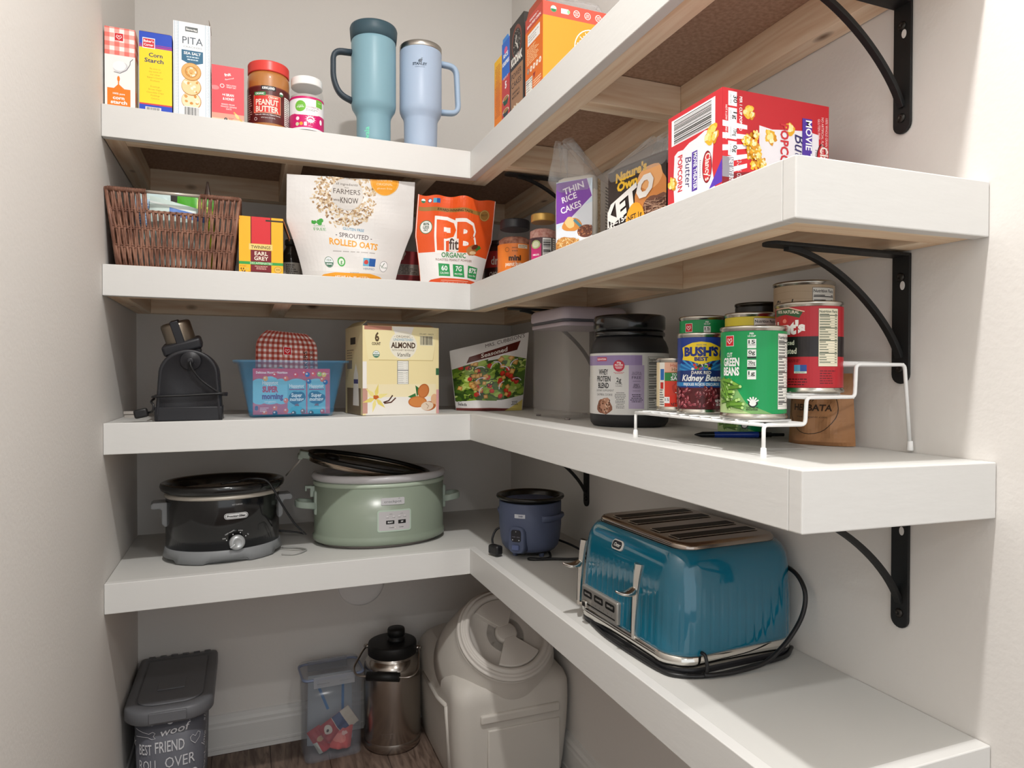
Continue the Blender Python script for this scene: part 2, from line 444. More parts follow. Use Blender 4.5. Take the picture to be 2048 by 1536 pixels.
def shelf(k, label, braces_back, braces_right):
    (zl, zi, zo, ze), h, ye = SH[k]
    t = .018; E_ = .0012
    root = thing('wall_shelf', label, 'shelf', (0, 0, zi-h))
    z0 = zi-h
    zf = lambda x, y: ((zi+(zl-zi)*(-x/-XL if x < 0 else 0)) if y >= 0 else zi+(zo-zi)*(y/ye)+(ze-zo)*(max(x, 0)/XR)*(y/ye))-z0
    def hexa(m, quad, d0, d1):      # quad = 4 plan corners, heights relative to the shelf surface
        lo = [m.v((x, y, zf(x, y)-d0)) for x, y in quad]; hi = [m.v((x, y, zf(x, y)-d1)) for x, y in quad]
        m.f(list(reversed(lo))); m.f(hi)
        for i in range(4): m.f([lo[i], lo[(i+1) % 4], hi[(i+1) % 4], hi[i]])
    # painted top skin over bare brown board
    a = M(); a.mi = 0
    for q in (((XL+E_, t), (0, t), (0, D), (XL+E_, D)), ((t, t), (XR-E_, t), (XR-E_, D), (t, D)), ((0, t), (t, t), (t, D), (0, D)),
              ((t, ye+t), (XR-E_, ye+t), (XR-E_, t), (t, t))):
        lo = [a.v((x, y, zf(x, min(y, 0) if x > 0 else y)-.007)) for x, y in q]; hi = [a.v((x, y, zf(x, min(y, 0) if x > 0 else y)-.0006)) for x, y in q]
        a.f(list(reversed(lo)), mi=1); a.f(hi, mi=0)
        for i in range(4): a.f([lo[i], lo[(i+1) % 4], hi[(i+1) % 4], hi[i]], mi=0)
    a.obj('shelf_panel', [topm, hardm], root)
    b = M(); hexa(b, ((XL+.0005, 0), (0, 0), (0, t), (XL+.0005, t)), h, 0); b.obj('fascia_board', whitem, root, bevel=.0012)
    b = M(); hexa(b, ((0, ye+t+.0004), (t, ye+t+.0004), (t, t), (0, t)), h, 0); b.obj('fascia_board', whitem, root, bevel=.0012)
    b = M(); hexa(b, ((0, ye), (XR-.0008, ye), (XR-.0008, ye+t), (0, ye+t)), h, 0); b.obj('fascia_board', whitem, root, bevel=.0014)
    rw = .038; hb = h-.0015; e = .0004
    def rail(nm, q, mt, top=.0075):
        b = M(); hexa(b, q, hb, top); b.obj(nm, mt, root, bevel=.0008)
    rail('frame_rail', ((XL+rw+e, t+e), (t-e, t+e), (t-e, t+rw), (XL+rw+e, t+rw)), woodx)
    rail('frame_rail', ((XL+rw+e, D-rw), (XR-e, D-rw), (XR-e, D-e), (XL+rw+e, D-e)), woodx)
    rail('frame_rail', ((XL+.002, t+e), (XL+rw, t+e), (XL+rw, D-e), (XL+.002, D-e)), woody)
    rail('frame_rail', ((t+e, ye+t+rw+e), (t+rw, ye+t+rw+e), (t+rw, t+rw), (t+e, t+rw)), woody)
    rail('frame_rail', ((XR-rw, ye+t+rw+e), (XR-.002, ye+t+rw+e), (XR-.002, D-rw-e), (XR-rw, D-rw-e)), woody)
    rail('frame_rail', ((t+e, ye+t+e), (XR-.002, ye+t+e), (XR-.002, ye+t+rw), (t+e, ye+t+rw)), woodx)
    for x in braces_back: rail('cross_brace', ((x-.019, t+rw+e), (x+.019, t+rw+e), (x+.019, D-rw-e), (x-.019, D-rw-e)), woody, .0078)
    for y in braces_right: rail('cross_brace', ((t+rw+e, y-.019), (XR-rw-e, y-.019), (XR-rw-e, y+.019), (t+rw+e, y+.019)), woodx, .0078)
    return root
shelf(1, 'topmost white L-shaped shelf holding the two tumblers and starch boxes', (-.405, -.09), (-.10, -.49))
shelf(2, 'second white L-shaped shelf from the top holding the wicker basket and oats', (-.43, -.06), (-.12, -.50))
shelf(3, 'third white L-shaped shelf holding the blue bin and the can rack', (-.42, -.06), (-.12, -.50))
shelf(4, 'lowest white L-shaped shelf holding the slow cookers and teal toaster', (-.42, -.06), (-.12, -.50))

def bracket(loc, label, L=.225, Hh=.168):
    """black shelf bracket: wall leg, shelf leg, curved brace; local +x away from wall is -x"""
    r = thing('shelf_bracket', label, 'bracket', loc)
    w = .0125; tk = .004
    def strip(path, rot=False):
        m = M()
        rows = []
        for p, nn in path:
            p = Vector(p); nn = Vector(nn)
            rows.append([p+Vector((0, -w, 0)), p+Vector((0, w, 0)), p+Vector((0, w, 0))+nn*tk, p+Vector((0, -w, 0))+nn*tk])
        m.loft(rows, sm=False); return m
    # wall leg with rounded foot
    m = M(); N_ = 10
    out = [(-w, -.002), (w, -.002)]+[(w*cos(a), -(Hh-w)-w*sin(a)) for a in [pi*k/N_ for k in range(N_+1)]]
    A = [m.v((0, y, z)) for y, z in out]; B = [m.v((-tk, y, z)) for y, z in out]
    m.f(list(A)); m.f(list(reversed(B)))
    for i in range(len(out)): j = (i+1) % len(out); m.f([A[i], B[i], B[j], A[j]])
    m.obj('wall_plate', blackm, r, bevel=.0008)
    m = M()
    out = [(0, -w), (0, w)]+[(-(L-w)-w*sin(a), w*cos(a)) for a in [pi*k/N_ for k in range(N_+1)]]
    A = [m.v((x, y, 0)) for x, y in out]; B = [m.v((x, y, -tk)) for x, y in out]
    m.f(list(A)); m.f(list(reversed(B)))
    for i in range(len(out)): j = (i+1) % len(out); m.f([A[i], B[i], B[j], A[j]])
    m.obj('shelf_arm', blackm, r, bevel=.0008)
    m = M(); w2 = .0045
    P0, P1, P2, P3 = Vector((-L+.032, 0, -tk-.001)), Vector((-L*.55, 0, -.008)), Vector((-.03, 0, -Hh*.45)), Vector((-tk, 0, -Hh+.034))
    ring = []
    for k in range(21):
        t = k/20; p = (1-t)**3*P0+3*t*(1-t)**2*P1+3*t*t*(1-t)*P2+t**3*P3
        d = (-3*(1-t)**2*P0+3*((1-t)**2-2*t*(1-t))*P1+3*(2*t*(1-t)-t*t)*P2+3*t*t*P3).normalized()
        n_ = Vector((d.z, 0, -d.x))*.0032; b = Vector((0, w2, 0))
        ring.append([p-n_-b, p+n_-b, p+n_+b, p-n_+b])
    m.loft(ring, sm=False); m.obj('curved_brace', blackm, r, bevel=.0006)
    for z in (-.03, -Hh+.02):
        m = M(); m.lathe([(.0058, 0), (.0058, .0012), (.0042, .0028), (.0018, .0032), (.0012, .0018)], 20, cap0=True)
        m.xform(Matrix.Translation((-tk, 0, z)) @ Matrix.Rotation(-pi/2, 4, 'Y')); m.obj('screw', mat('screw_steel', '#3b3835', .35, .8), r)
_br = bracket
def bracket(loc, label):
    _br(loc, label)
    r = [o for o in bpy.data.objects if o.get('label') == label][-1]
    m = M(); m.loft([[(-.0042, .0035*cos(a)-.003, -.041+.0058*sin(a)) for a in [2*pi*k/18 for k in range(18)]], [(-.0046, .0033*cos(a)-.003, -.041+.0056*sin(a)) for a in [2*pi*k/18 for k in range(18)]]])
    bmesh.ops.recalc_face_normals(m.bm, faces=m.bm.faces)
    m.obj('plate_hole', wallm, r)
for k, y in ((1, -.942), (2, -.943), (3, -.945)):
    z = SH[k][0][1]-SH[k][1]+{1: .004, 2: 0, 3: 0}[k]-.001
    nm = {1: 'topmost', 2: 'second', 3: 'third'}[k]
    bracket((XR-.0005, y, z), 'black metal bracket under the front right end of the %s shelf' % nm)
for k, y in ((1, -.075), (2, -.097), (3, -.068)):
    z = SH[k][0][1]-SH[k][1]-.001
    nm = {1: 'topmost', 2: 'second', 3: 'third'}[k]
    bracket((XR-.0005, y, z), 'black metal bracket under the %s shelf near the back corner' % nm)
def disc():
    m = M(); m.lathe([(.069, 0), (.069, .003), (.064, .006), (.05, .0075), (.0, .008)], 48, cap1=False)
    m.xform(Matrix.Translation((-.193, D, .432)) @ Matrix.Rotation(pi/2, 4, 'X'))
    tag(m.obj('wall_cover_plate', mat('cover_plastic', '#f0eeec', .5)), 'round white cover plate on the back wall just under the lowest shelf', 'wall plate')
disc()

# ------------------------------------------------------------------ things: shared builders
def top(k, x, y):
    (zl, zi, zo, ze), h, ye = SH[k]
    if y >= 0: return zi+(zl-zi)*(-x/-XL if x < 0 else 0)
    return zi+(zo-zi)*(y/ye)+(ze-zo)*(max(x, 0)/XR)*(y/ye)
def GING(u0, v0, u1, v1, c, white='#fbf3ef', mid='#f3a39a', dark='#e2574d', off=(0, 0)):
    out = [R(u0, v0, u1, v1, white)]
    nu, nv = math.ceil((u1-u0)/c), math.ceil((v1-v0)/c)
    for i in range(nu):
        if (i+off[0]) % 2 == 0: out.append(R(u0+i*c, v0, min(u1, u0+(i+1)*c), v1, mid))
    for j in range(nv):
        if (j+off[1]) % 2 == 0: out.append(R(u0, v0+j*c, u1, min(v1, v0+(j+1)*c), mid))
    for i in range(nu):
        for j in range(nv):
            if (i+off[0]) % 2 == 0 and (j+off[1]) % 2 == 0: out.append(R(u0+i*c, v0+j*c, min(u1, u0+(i+1)*c), min(v1, v0+(j+1)*c), dark))
    return out
def HEART(u, v, s, bg='#d8222c', fg='#ffffff'):
    """square badge with a heart line drawing"""
    return [R(u-s, v-s, u+s, v+s, '#ffffff'), R(u-s*.92, v-s*.92, u+s*.92, v+s*.92, bg),
            LN([(u, v-s*.55), (u-s*.6, v), (u-s*.45, v+s*.45), (u, v+s*.25), (u+s*.45, v+s*.45), (u+s*.6, v), (u, v-s*.55)], s*.13, fg),
            LN([(u-s*.3, v-s*.02), (u, v+s*.12), (u+s*.25, v-s*.1)], s*.1, fg)]
def SEAL(u, v, r, ring='#2e7d4a', low='#2e7d4a', bg='#ffffff', txt=None):
    o = [E(u, v, r, r, ring), E(u, v, r*.9, r*.9, bg), PL([(u-r*.86, v), (u+r*.86, v)]+[(u+r*.88*cos(a), v+r*.88*sin(a)) for a in [-pi*k/12 for k in range(1, 12)]], low)]
    if txt: o += [T(txt[0], u, v+r*.18, r*.42, ring, w=r*1.2, bold=.02), T(txt[1], u, v-r*.5, r*.34, bg, w=r*1.35, bold=.02)]
    return o
def carton(name, label, cat, x0, x1, y0, y1, z, h, col, F=None, Lf=None, Rt=None, mt=None, flaps=(), topcol=None, group=None, inset_top=0.0):
    w, d = x1-x0, y1-y0
    t = thing(name, label, cat, ((x0+x1)/2, (y0+y1)/2, z), 0, group)
    m = M(col)
    tc = topcol or col
    if inset_top:
        m.box(-w/2, w/2, -d/2, -d/2+.0008, 0, h, col); m.box(-w/2, w/2, d/2-.0008, d/2, 0, h, col)
        m.box(-w/2, -w/2+.0008, -d/2+.0008, d/2-.0008, 0, h, col); m.box(w/2-.0008, w/2, -d/2+.0008, d/2-.0008, 0, h, col)
        m.box(-w/2+.0008, w/2-.0008, -d/2+.0008, d/2-.0008, 0, h-inset_top, tc)
    else:
        m.box(-w/2, w/2, -d/2, d/2, 0, h, col)
    if F: put(m, front(-w/2, -d/2, 0), F(w, h), clip=(0, 0, w, h))
    if Lf: put(m, left(-w/2, d/2, 0), Lf(d, h), clip=(0, 0, d, h))
    if Rt: put(m, right(w/2, -d/2, 0), Rt(d, h), clip=(0, 0, d, h))
    m.obj('box_body', mt or PM, t)
    for (fx0, fx1, side, length, ang, c) in flaps:      # side: f b l r ; ang 0 = upright, 90 = closed inward
        f = M(c); a = radians(ang)
        if side in 'fb':
            s_ = -1 if side == 'f' else 1; y = s_*d/2
            P = [(fx0, y, h), (fx1, y, h), (fx1-.004, y-s_*length*sin(a), h+length*cos(a)), (fx0+.004, y-s_*length*sin(a), h+length*cos(a))]
        else:
            s_ = -1 if side == 'l' else 1; x = s_*w/2
            P = [(x, fx0, h), (x, fx1, h), (x-s_*length*sin(a), fx1-.004, h+length*cos(a)), (x-s_*length*sin(a), fx0+.004, h+length*cos(a))]
        vs = [f.v(p) for p in P]; n_ = (Vector(P[1])-Vector(P[0])).cross(Vector(P[3])-Vector(P[0])).normalized()*.0007
        vb = [f.v(Vector(p)+n_) for p in P]
        f.f(vs); f.f(list(reversed(vb)), '#a98a6c')
        for i in range(4): f.f([vs[i], vb[i], vb[(i+1) % 4], vs[(i+1) % 4]])
        f.obj('flap', mt or PM, t)
    return t
def jar(name, label, cat, cx, cy, z, prof, mt, lab=None, lid=None, ang=-pi/2, seg=72, fill=None, coll=None, extra=None):
    """prof: body profile; lab=(r,z0,z1,a_half,col,shapes); lid=(profile, material)"""
    t = thing(name, label, cat, (cx, cy, z))
    m = M(); m.lathe(prof, seg, col=coll or '#ffffff'); m.obj('jar_body', mt, t)
    if fill:
        m = M(); m.lathe(fill[0], seg, col='#ffffff'); m.obj('contents', fill[1], t)
    if lab:
        r, z0, z1, ah, c, sh = lab
        st = 2*pi/seg; m = M()
        n_ = max(2, int(round(2*ah/st)))
        rows = []
        for zz in (z0, z1): rows.append([((r)*cos(ang-ah+2*ah*k/n_), (r)*sin(ang-ah+2*ah*k/n_), zz) for k in range(n_+1)])
        m.grid(rows, col=c)
        g = r*2*ah/n_
        put(m, cyl_fn(r, ang, 0, 0, z0), sh(r, z1-z0), gu=g, clip=(-r*ah+1e-5, 0, r*ah-1e-5, z1-z0))
        m.obj('label', PC, t)
    if lid:
        m = M(); lp, lm = lid[0], lid[1]
        m.lathe(lp, seg, col='#ffffff')
        if len(lid) > 2:
            r_, za, zb, n_, c_ = lid[2]
            for k in range(n_):
                a = 2*pi*k/n_; m.box(-.0005, .0005, -.0004, .0006, za, zb, c_)
                vs = m.bm.verts[:] if False else None
        m.obj('lid', lm, t)
    return t
def ribbed_lid(r, z0, z1, n=90, amp=.0006, edge=.003):
    """returns M with a ribbed screw cap"""
    m = M(); seg = n*2; rings = []
    for rr, z, am in ((r-edge*.4, z0, 0), (r, z0+.0008, 0), (r, z0+.003, 1), (r, z1-edge, 1), (r-.0004, z1-edge*.6, 0), (r-edge*.4, z1-edge*.15, 0), (r-edge, z1, 0), (r-edge-.002, z1, 0)):
        rings.append([((rr-(amp if (k % 2 and am) else 0))*cos(2*pi*k/seg), (rr-(amp if (k % 2 and am) else 0))*sin(2*pi*k/seg), z) for k in range(seg)])
    m.loft(rings); return m

# ------------------------------------------------------------------ top shelf, back arm
def art_gingham_starch(w, h):
    s = GING(0, h*.66, w, h, w/6.2, '#fdf4f1', '#f7aca2', '#ee7b70')
    s += [R(0, 0, w, h*.66, '#f6f4f2')]+HEART(w*.47, h*.885, w*.15)
    s += [E(w*.52, h*.52, w*.25, h*.07, '#ffffff'), E(w*.52, h*.515, w*.25, h*.067, '#d8d8dc', .35), E(w*.48, h*.53, w*.22, h*.06, '#fafafa', .3),
          LN([(w*.3, h*.45), (w*.5, h*.44), (w*.72, h*.49), (w*.83, h*.56), (w*.84, h*.6), (w*.93, h*.635)], w*.025, '#77757a')]
    s += [E(w*.45, h*.37, w*.045, h*.035, '#f58220'), R(w*.43, h*.28, w*.47, h*.36, '#f58220'), R(w*.08, 0, w*.84, h*.25, '#f58220'), PL([(w*.3, h*.25), (w*.64, h*.25), (w*.47, h*.3), (w*.43, h*.3)], '#f58220'),
          T('100% pure', w*.46, h*.175, h*.022, '#fff', bold=.02), T('corn', w*.45, h*.115, h*.042, '#fff', w=w*.38, bold=.03), T('starch', w*.46, h*.06, h*.042, '#fff', w=w*.54, bold=.03), T('NET WT 16 OZ (454g)', w*.46, h*.02, h*.012, '#fff')]
    return s
z = top(1, -.75, .04)
carton('starch_box', 'tall starch box with red gingham top and orange label, by left wall', 'box', -.7765, -.7215, .020, .062, z, .1655, '#f4f2f0', art_gingham_starch,
       Rt=lambda w, h: GING(0, h*.66, w, h, .009, '#fdf4f1', '#ee8d80', '#e0503f')+[R(0, 0, w*.3, h*.66, '#c89a70'), R(0, h*.1, w*.4, h*.25, '#e8731c')], topcol='#7b5a44', inset_top=.004,
       flaps=((-.026, .026, 'b', .012, 20, '#8a6a52'),))
def art_yellow_starch(w, h):
    s = [R(0, 0, w, h, '#ffdd2e'), R(0, h*.81, w, h, '#2b4fc4'), R(0, h*.815, w, h*.835, '#b43a8c'), R(0, h*.845, w, h*.853, '#b43a8c'),
         R(w*.1, h*.8, w*.48, h*.93, '#fff'), R(w*.12, h*.81, w*.46, h*.92, '#d9303c'), T("Baker's", w*.29, h*.875, h*.03, '#fff', w=w*.3, bold=.02), T('Corner', w*.29, h*.83, h*.03, '#fff', w=w*.28, bold=.02),
         T('Corn', w*.5, h*.7, h*.05, '#25306b', w=w*.42, bold=.02), T('Starch', w*.45, h*.63, h*.05, '#25306b', w=w*.58, bold=.02), R(0, 0, w, h*.10, '#2b4fc4'), R(0, h*.1, w, h*.118, '#d5464b')]
    for i, q in enumerate(('Be sure to', 'try some of', 'our other', "Baker's Corner", 'Products:', '', 'Frostings', 'Brown Sugar', 'Chocolate Chips', 'Puddings', 'Gelatins')):
        if q: s.append(T(q, w*.48, h*(.545-.037*i), h*.02, '#c69a1a'))
    s += BARS(w*.18, 0, w*.66, h*.075, 4)
    return s
z = top(1, -.68, .04)
carton('starch_box', 'tall yellow and blue starch box between the gingham box and the cracker box', 'box', -.7140, -.6530, .020, .063, z, .1665, '#f5cf2b', art_yellow_starch,
       Rt=lambda w, h: [R(0, 0, w, h, '#3c4a3c'), R(0, h*.8, w, h, '#2b4fc4'), R(0, 0, w, h*.1, '#2b4fc4')], topcol='#33333f', inset_top=.005,
       flaps=((-.03, -.006, 'b', .014, 10, '#4b3f63'), (-.03, .028, 'f', .006, 60, '#2b4fc4')))
def art_pita(w, h):
    s = [R(0, 0, w, h, '#f2f4f6')]
    for u in (.03, .86):
        s.append(R(w*u, 0, w*(u+.012), h, '#9fb9cc')); s.append(R(w*(u+.1), 0, w*(u+.112), h, '#9fb9cc'))
        n = 30
        for k in range(n):
            y = h*k/n; a = w*(u+.025); b = w*(u+.09); q = h/n
            s.append(LN([(a, y+q*.15), (b, y+q*.15), (b, y+q*.75), (a+w*.02, y+q*.75), (a+w*.02, y+q*.42), (b-w*.02, y+q*.42)], w*.009, '#a9bfd0'))
    s += [R(w*.32, h*.905, w*.66, h*.955, '#666b6b'), T('Savoritz', w*.49, h*.918, h*.022, '#fff', w=w*.3, bold=.02, rot=-.05), T('PITA', w*.52, h*.775, h*.075, '#4a5563', w=w*.55), T('CRACKERS', w*.52, h*.735, h*.018, '#9aa3ad', w=w*.5),
          PL([(w*.22, h*.71), (w*.8, h*.71), (w*.8, h*.59), (w*.5, h*.555), (w*.22, h*.6)], '#336b8c'), T('SEA SALT', w*.51, h*.665, h*.028, '#fff', w=w*.46, bold=.02)]
    s += MICRO(w*.28, h*.6, w*.76, h*.655, 2, '#cfe0ea', 3, 'c')
    for i, (v, cc) in enumerate(((.18, '#f4e3bd'), (.33, '#f0d6a0'), (.485, '#e5b26a'))):
        s += [E(w*.48, h*v, w*.27, h*.095, '#c58a45'), E(w*.475, h*(v+.003), w*.255, h*.088, cc)]
        rd = random.Random(i)
        for k in range(10): s.append(BLOB(w*(.48+rd.uniform(-.17, .17)), h*(v+rd.uniform(-.055, .055)), w*rd.uniform(.025, .05), rd.choice(('#e0a352', '#fbf2da', '#d9953f')), k+i*11, 10))
        if i == 2: s += [RING(w*.48, h*.485, w*.17, w*.03, '#c98c42'), RING(w*.48, h*.485, w*.1, w*.03, '#f3cf90')]
    s += BARS(w*.28, 0, w*.72, h*.12, 8)
    return s
z = top(1, -.61, .05)
carton('cracker_box', 'tall white cracker box with three round crackers pictured on it', 'box', -.6505, -.5790, .020, .068, z, .2010, '#eff1f3', art_pita,
       topcol='#8d7562', inset_top=.003, flaps=((-.02, .02, 'r', .016, 12, '#8f7a68'),))
def art_red(w, h):
    s = [R(0, 0, w, h, '#e0525a'), R(0, 0, w, h*.16, '#e9a08c'), R(0, 0, w, h*.07, '#f0c9a8'), E(w*.1, h*.6, w*.13, h*.04, '#ec8a8d'),
         T('fruit', w*.5, h*.83, h*.05, '#fff', w=w*.2, bold=.03, rot=.25), T('flavored', w*.55, h*.77, h*.025, '#fff', w=w*.28, rot=.3), RING(w*.32, h*.645, w*.07, w*.025, '#f7d9da'),
         T('FIBRE & GRAIN', w*.6, h*.655, h*.022, '#fff', w=w*.3), T('WHEAT OAT', w*.6, h*.615, h*.03, '#fff', w=w*.3),
         T('+4 BRAN', w*.5, h*.47, h*.045, '#fff', w=w*.36, bold=.02), T('& HONEY', w*.52, h*.4, h*.045, '#fff', w=w*.36, bold=.02),
         T('BAKED FROM', w*.5, h*.31, h*.025, '#fff'), T('WHOLE GRAINS', w*.52, h*.27, h*.025, '#fff'), T('OATS', w*.52, h*.23, h*.025, '#fff'),
         E(w*.43, h*.06, w*.05, h*.03, '#333'), T('f', w*.43, h*.045, h*.03, '#fff')]
    s += MICRO(w*.52, h*.04, w*.68, h*.09, 3, '#b0473f', 2)+[LN([(w*.68, h*.2), (w*.98, h*.02)], w*.05, '#e8b05f'), E(w*.78, h*.13, w*.05, h*.05, '#f3d08c', .6)]
    return s
z = top(1, -.54, .05)
carton('snack_box', 'short red snack box between the cracker box and the peanut butter', 'box', -.5765, -.5120, .020, .075, z, .1215, '#de5058', art_red, topcol='#5b2b28', inset_top=.002)

def peanut_butter():
    cx, cy = -.4595, .083; z = top(1, cx, cy); r = .0455
    pb = mat('peanut_butter', '#b9793c', .35, coat=.6); 
    def lab(r, h):
        s = [R(-r*2, 0, r*2, h, '#5c2422'), R(-r*2, h*.97, r*2, h, '#7b3a2e')]
        s += [R(-.016, h*.87, .016, h*1.0, '#17131a'), T('KIRKLAND', 0, h*.905, h*.065, '#fff', w=.027, bold=.03),
              R(-.034, h*.26, .027, h*.75, '#f2b08a'), R(-.033, h*.275, .026, h*.735, '#d83a34'), R(-.032, h*.73, -.006, h*.83, '#2f8d4e'), T('ORGANIC', -.019, h*.755, h*.055, '#fff', w=.02, bold=.02),
              T('CREAMY', .0105, h*.66, h*.06, '#fbe9d0', w=.022, bold=.02), T('PEANUT', -.0035, h*.48, h*.15, '#fdeedd', w=.05, bold=.025), T('BUTTER', -.0035, h*.295, h*.15, '#fdeedd', w=.05, bold=.025),
              T('Made with 100% U.S. Valencia Peanuts', -.002, h*.2, h*.035, '#fff', w=.056), T('NET WT 28 OZ (1 LB 12 OZ) 794g', -.001, h*.12, h*.026, '#fff', w=.03), RING(-.029, h*.1, .0035, .0007, '#fff')]
        s += SEAL(.029, h*.84, .005)
        s += [R(.0375, h*.02, .06, h*.8, '#f1efe8')]+MICRO(.039, h*.03, .058, h*.78, 14, '#222', 7)
        s += [R(-.06, h*.1, -.038, h*.8, '#4a1c1b')]+MICRO(-.058, h*.1, -.039, h*.8, 12, '#d0b0a0', 9)
        return s
    t = jar('peanut_butter_jar', 'peanut butter jar with a red ribbed lid, beside the red snack box', 'jar', cx, cy, z,
        [(r*.86, .001), (r*.96, .003), (r, .010), (r, .118), (r*.985, .128), (r*.93, .1345)], pb, lab=(r+.0004, .018, .100, 1.7, '#5c2422', lab), ang=radians(-92))
    m = ribbed_lid(r*.985, .1345, .158, 100); m.obj('lid', mat('red_plastic_lid', '#e2473f', .35), t)
peanut_butter()
def coconut_jar():
    cx, cy = -.3765, .068; z = top(1, cx, cy); r = .0375
    gl = clr
    def lab(r, h):
        s = [R(-r*2, 0, r*2, h, '#f4f2f4'), R(-r*2, h*.93, r*2, h, '#d31b6f'), R(-r*2, h*.06, r*2, h*.48, '#d31b6f'), E(0, h*.5, .03, h*.07, '#f4f2f4'),
             E(-.0145, h*.7, .0125, .0125, '#77c043'), T('simple', -.0145, h*.705, h*.035, '#fff', w=.013), T('organic', -.0145, h*.66, h*.04, '#fff', w=.017, bold=.02),
             T('COCONUT OIL', .014, h*.66, h*.045, '#8d2557', w=.03, bold=.01), R(.0215, h*.72, .04, h*.95, '#77c043'), T('organic', .031, h*.85, h*.03, '#fff', w=.01),
             E(.0085, h*.31, .009, .0075, '#fff'), E(.0085, h*.3, .0065, .005, '#d31b6f'), E(.0085, h*.28, .0055, .0035, '#fff')]
        for k in range(12): a = 2*pi*k/12; s.append(LN([(.0085+.0095*cos(a), h*.31+.008*sin(a)), (.0085+.0125*cos(a), h*.31+.0108*sin(a))], .0007, '#fff'))
        s += [E(-.021, h*.33, .0042, .0042, '#fbe6ef'), E(-.022, h*.16, .0042, .0042, '#cfe0b0'), E(-.0125, h*.17, .004, .004, '#f0a63a'), R(-.006, h*.11, 0, h*.22, '#fff'), T('14 fl oz', .008, h*.1, h*.03, '#fff')]
        s += MICRO(-.002, h*.56, .026, h*.63, 2, '#999', 2)+[E(.035, h*.3, .004, .006, '#fff')]
        return s
    t = jar('coconut_oil_jar', 'clear jar with a pink and white wraparound label and plain white lid', 'jar', cx, cy, z,
        [(r*.8, .001), (r*.95, .003), (r, .009), (r, .095), (r*.97, .107), (r*.86, .114), (r*.86, .118)], gl, lab=(r+.0004, .012, .087, 2.2, '#f4f2f4', lab), ang=radians(-95),
        fill=([(r*.75, .004), (r*.93, .008), (r*.94, .0935), (r*.9, .094)], mat('coconut_oil', '#c9c4c0', .3)))
    m = ribbed_lid(r*.93, .1165, .136, 80, .0004, .004); m.obj('lid', mat('white_plastic_lid', '#f4f4f2', .4), t)
coconut_jar()

def tumbler(name, label, cx, cy, prof, col, hcol, hp, lidp, lcol, lipm=None, txt=None):
    z = top(1, cx, cy); t = thing(name, label, 'tumbler', (cx, cy, z))
    m = M(col); m.lathe(prof, 72)
    if txt: txt(m)
    m.obj('cup_body', print_mat('powder_coat', .38, spec=.45), t)
    m = M(hcol)
    pth = round_path(hp, .022, 7); n = len(pth); rings = []
    for i, p in enumerate(pth):
        tg = (pth[min(i+1, n-1)]-pth[max(i-1, 0)]).normalized(); b = Vector((0, 1, 0)); a = tg.cross(b).normalized()
        rings.append([p+a*x_+b*y_ for x_, y_, _ in rrect(.0125, .020, .0055, 3)])
    m.loft(rings); m.obj('handle', print_mat('handle_plastic', .42, spec=.4), t)
    if lipm:
        m = M(); m.lathe(lipm[0], 72); m.obj('steel_rim', lipm[1], t)
    if lidp:
        m = M(lcol); m.lathe(lidp, 72); m.obj('lid', print_mat('handle_plastic', .42), t)
    return t
steel = mat('brushed_steel', '#b9b4ae', .28, 1.0)
def owala_text(m):
    put(m, cyl_fn(.0417, radians(-92-23)), [T('owala', 0, .037, .012, '#7fe6c0', w=.042, bold=.02, rot=-pi/2 if False else pi/2)], gu=.0035)
def place_owala():
    r = .0545
    tumbler('travel_tumbler', 'teal blue tumbler with a dark slate lid and handle on its left', -.2125, .125,
        [(.037, 0), (.0405, .003), (.0415, .04), (.0415, .089), (.043, .096), (.048, .105), (.0525, .112), (r, .122), (r, .27), (.0535, .2775), (.052, .279)], '#86adbb', '#3b4650',
        [(-.050, 0, .246), (-.098, 0, .244), (-.098, 0, .175), (-.083, 0, .140), (-.050, 0, .127)],
        [(.0525, .2775), (.0555, .279), (.0572, .295), (.058, .307), (.0565, .312), (.052, .3125), (.049, .308), (.01, .306)], '#3d5560', txt=owala_text)
place_owala()
def stanley_text(m):
    fn = cyl_fn(.0535, radians(-90-20+4), z0=0)
    s = [T('STANLEY', 0, .222, .0062, '#33465c', w=.036, bold=.04), T('ADVENTURE QUENCHER', 0, .2165, .0022, '#6a7d95', w=.025)]
    # small bear-and-crown emblem
    s += [BLOB(.001, .2325, .0042, '#33465c', 3, 18, .25), E(.0045, .2355, .0022, .0022, '#33465c'), R(-.0025, .2285, -.001, .2315, '#33465c'), R(.0025, .2285, .004, .2315, '#33465c'), LN([(.0035, .239), (.0075, .2395)], .0008, '#33465c'), T('^', .004, .239, .002, '#33465c')]
    put(m, fn, s, gu=.0045)
def place_stanley():
    r = .0532
    tumbler('travel_tumbler', 'pale blue tumbler with a bare steel rim and handle on its right', -.0935, .125,
        [(.036, 0), (.0395, .003), (.0415, .04), (.0425, .098), (.0445, .105), (.0495, .113), (.0525, .121), (r, .13), (r, .2705), (.0525, .272)], '#b0c2da', '#adc4dd',
        [(.048, 0, .256), (.094, 0, .254), (.100, 0, .135), (.048, 0, .132)], None, None,
        lipm=([(.0524, .2715), (.0532, .273), (.0532, .284), (.052, .2855), (.0505, .284), (.0505, .262), (.01, .255)], steel), txt=stanley_text)
place_stanley()

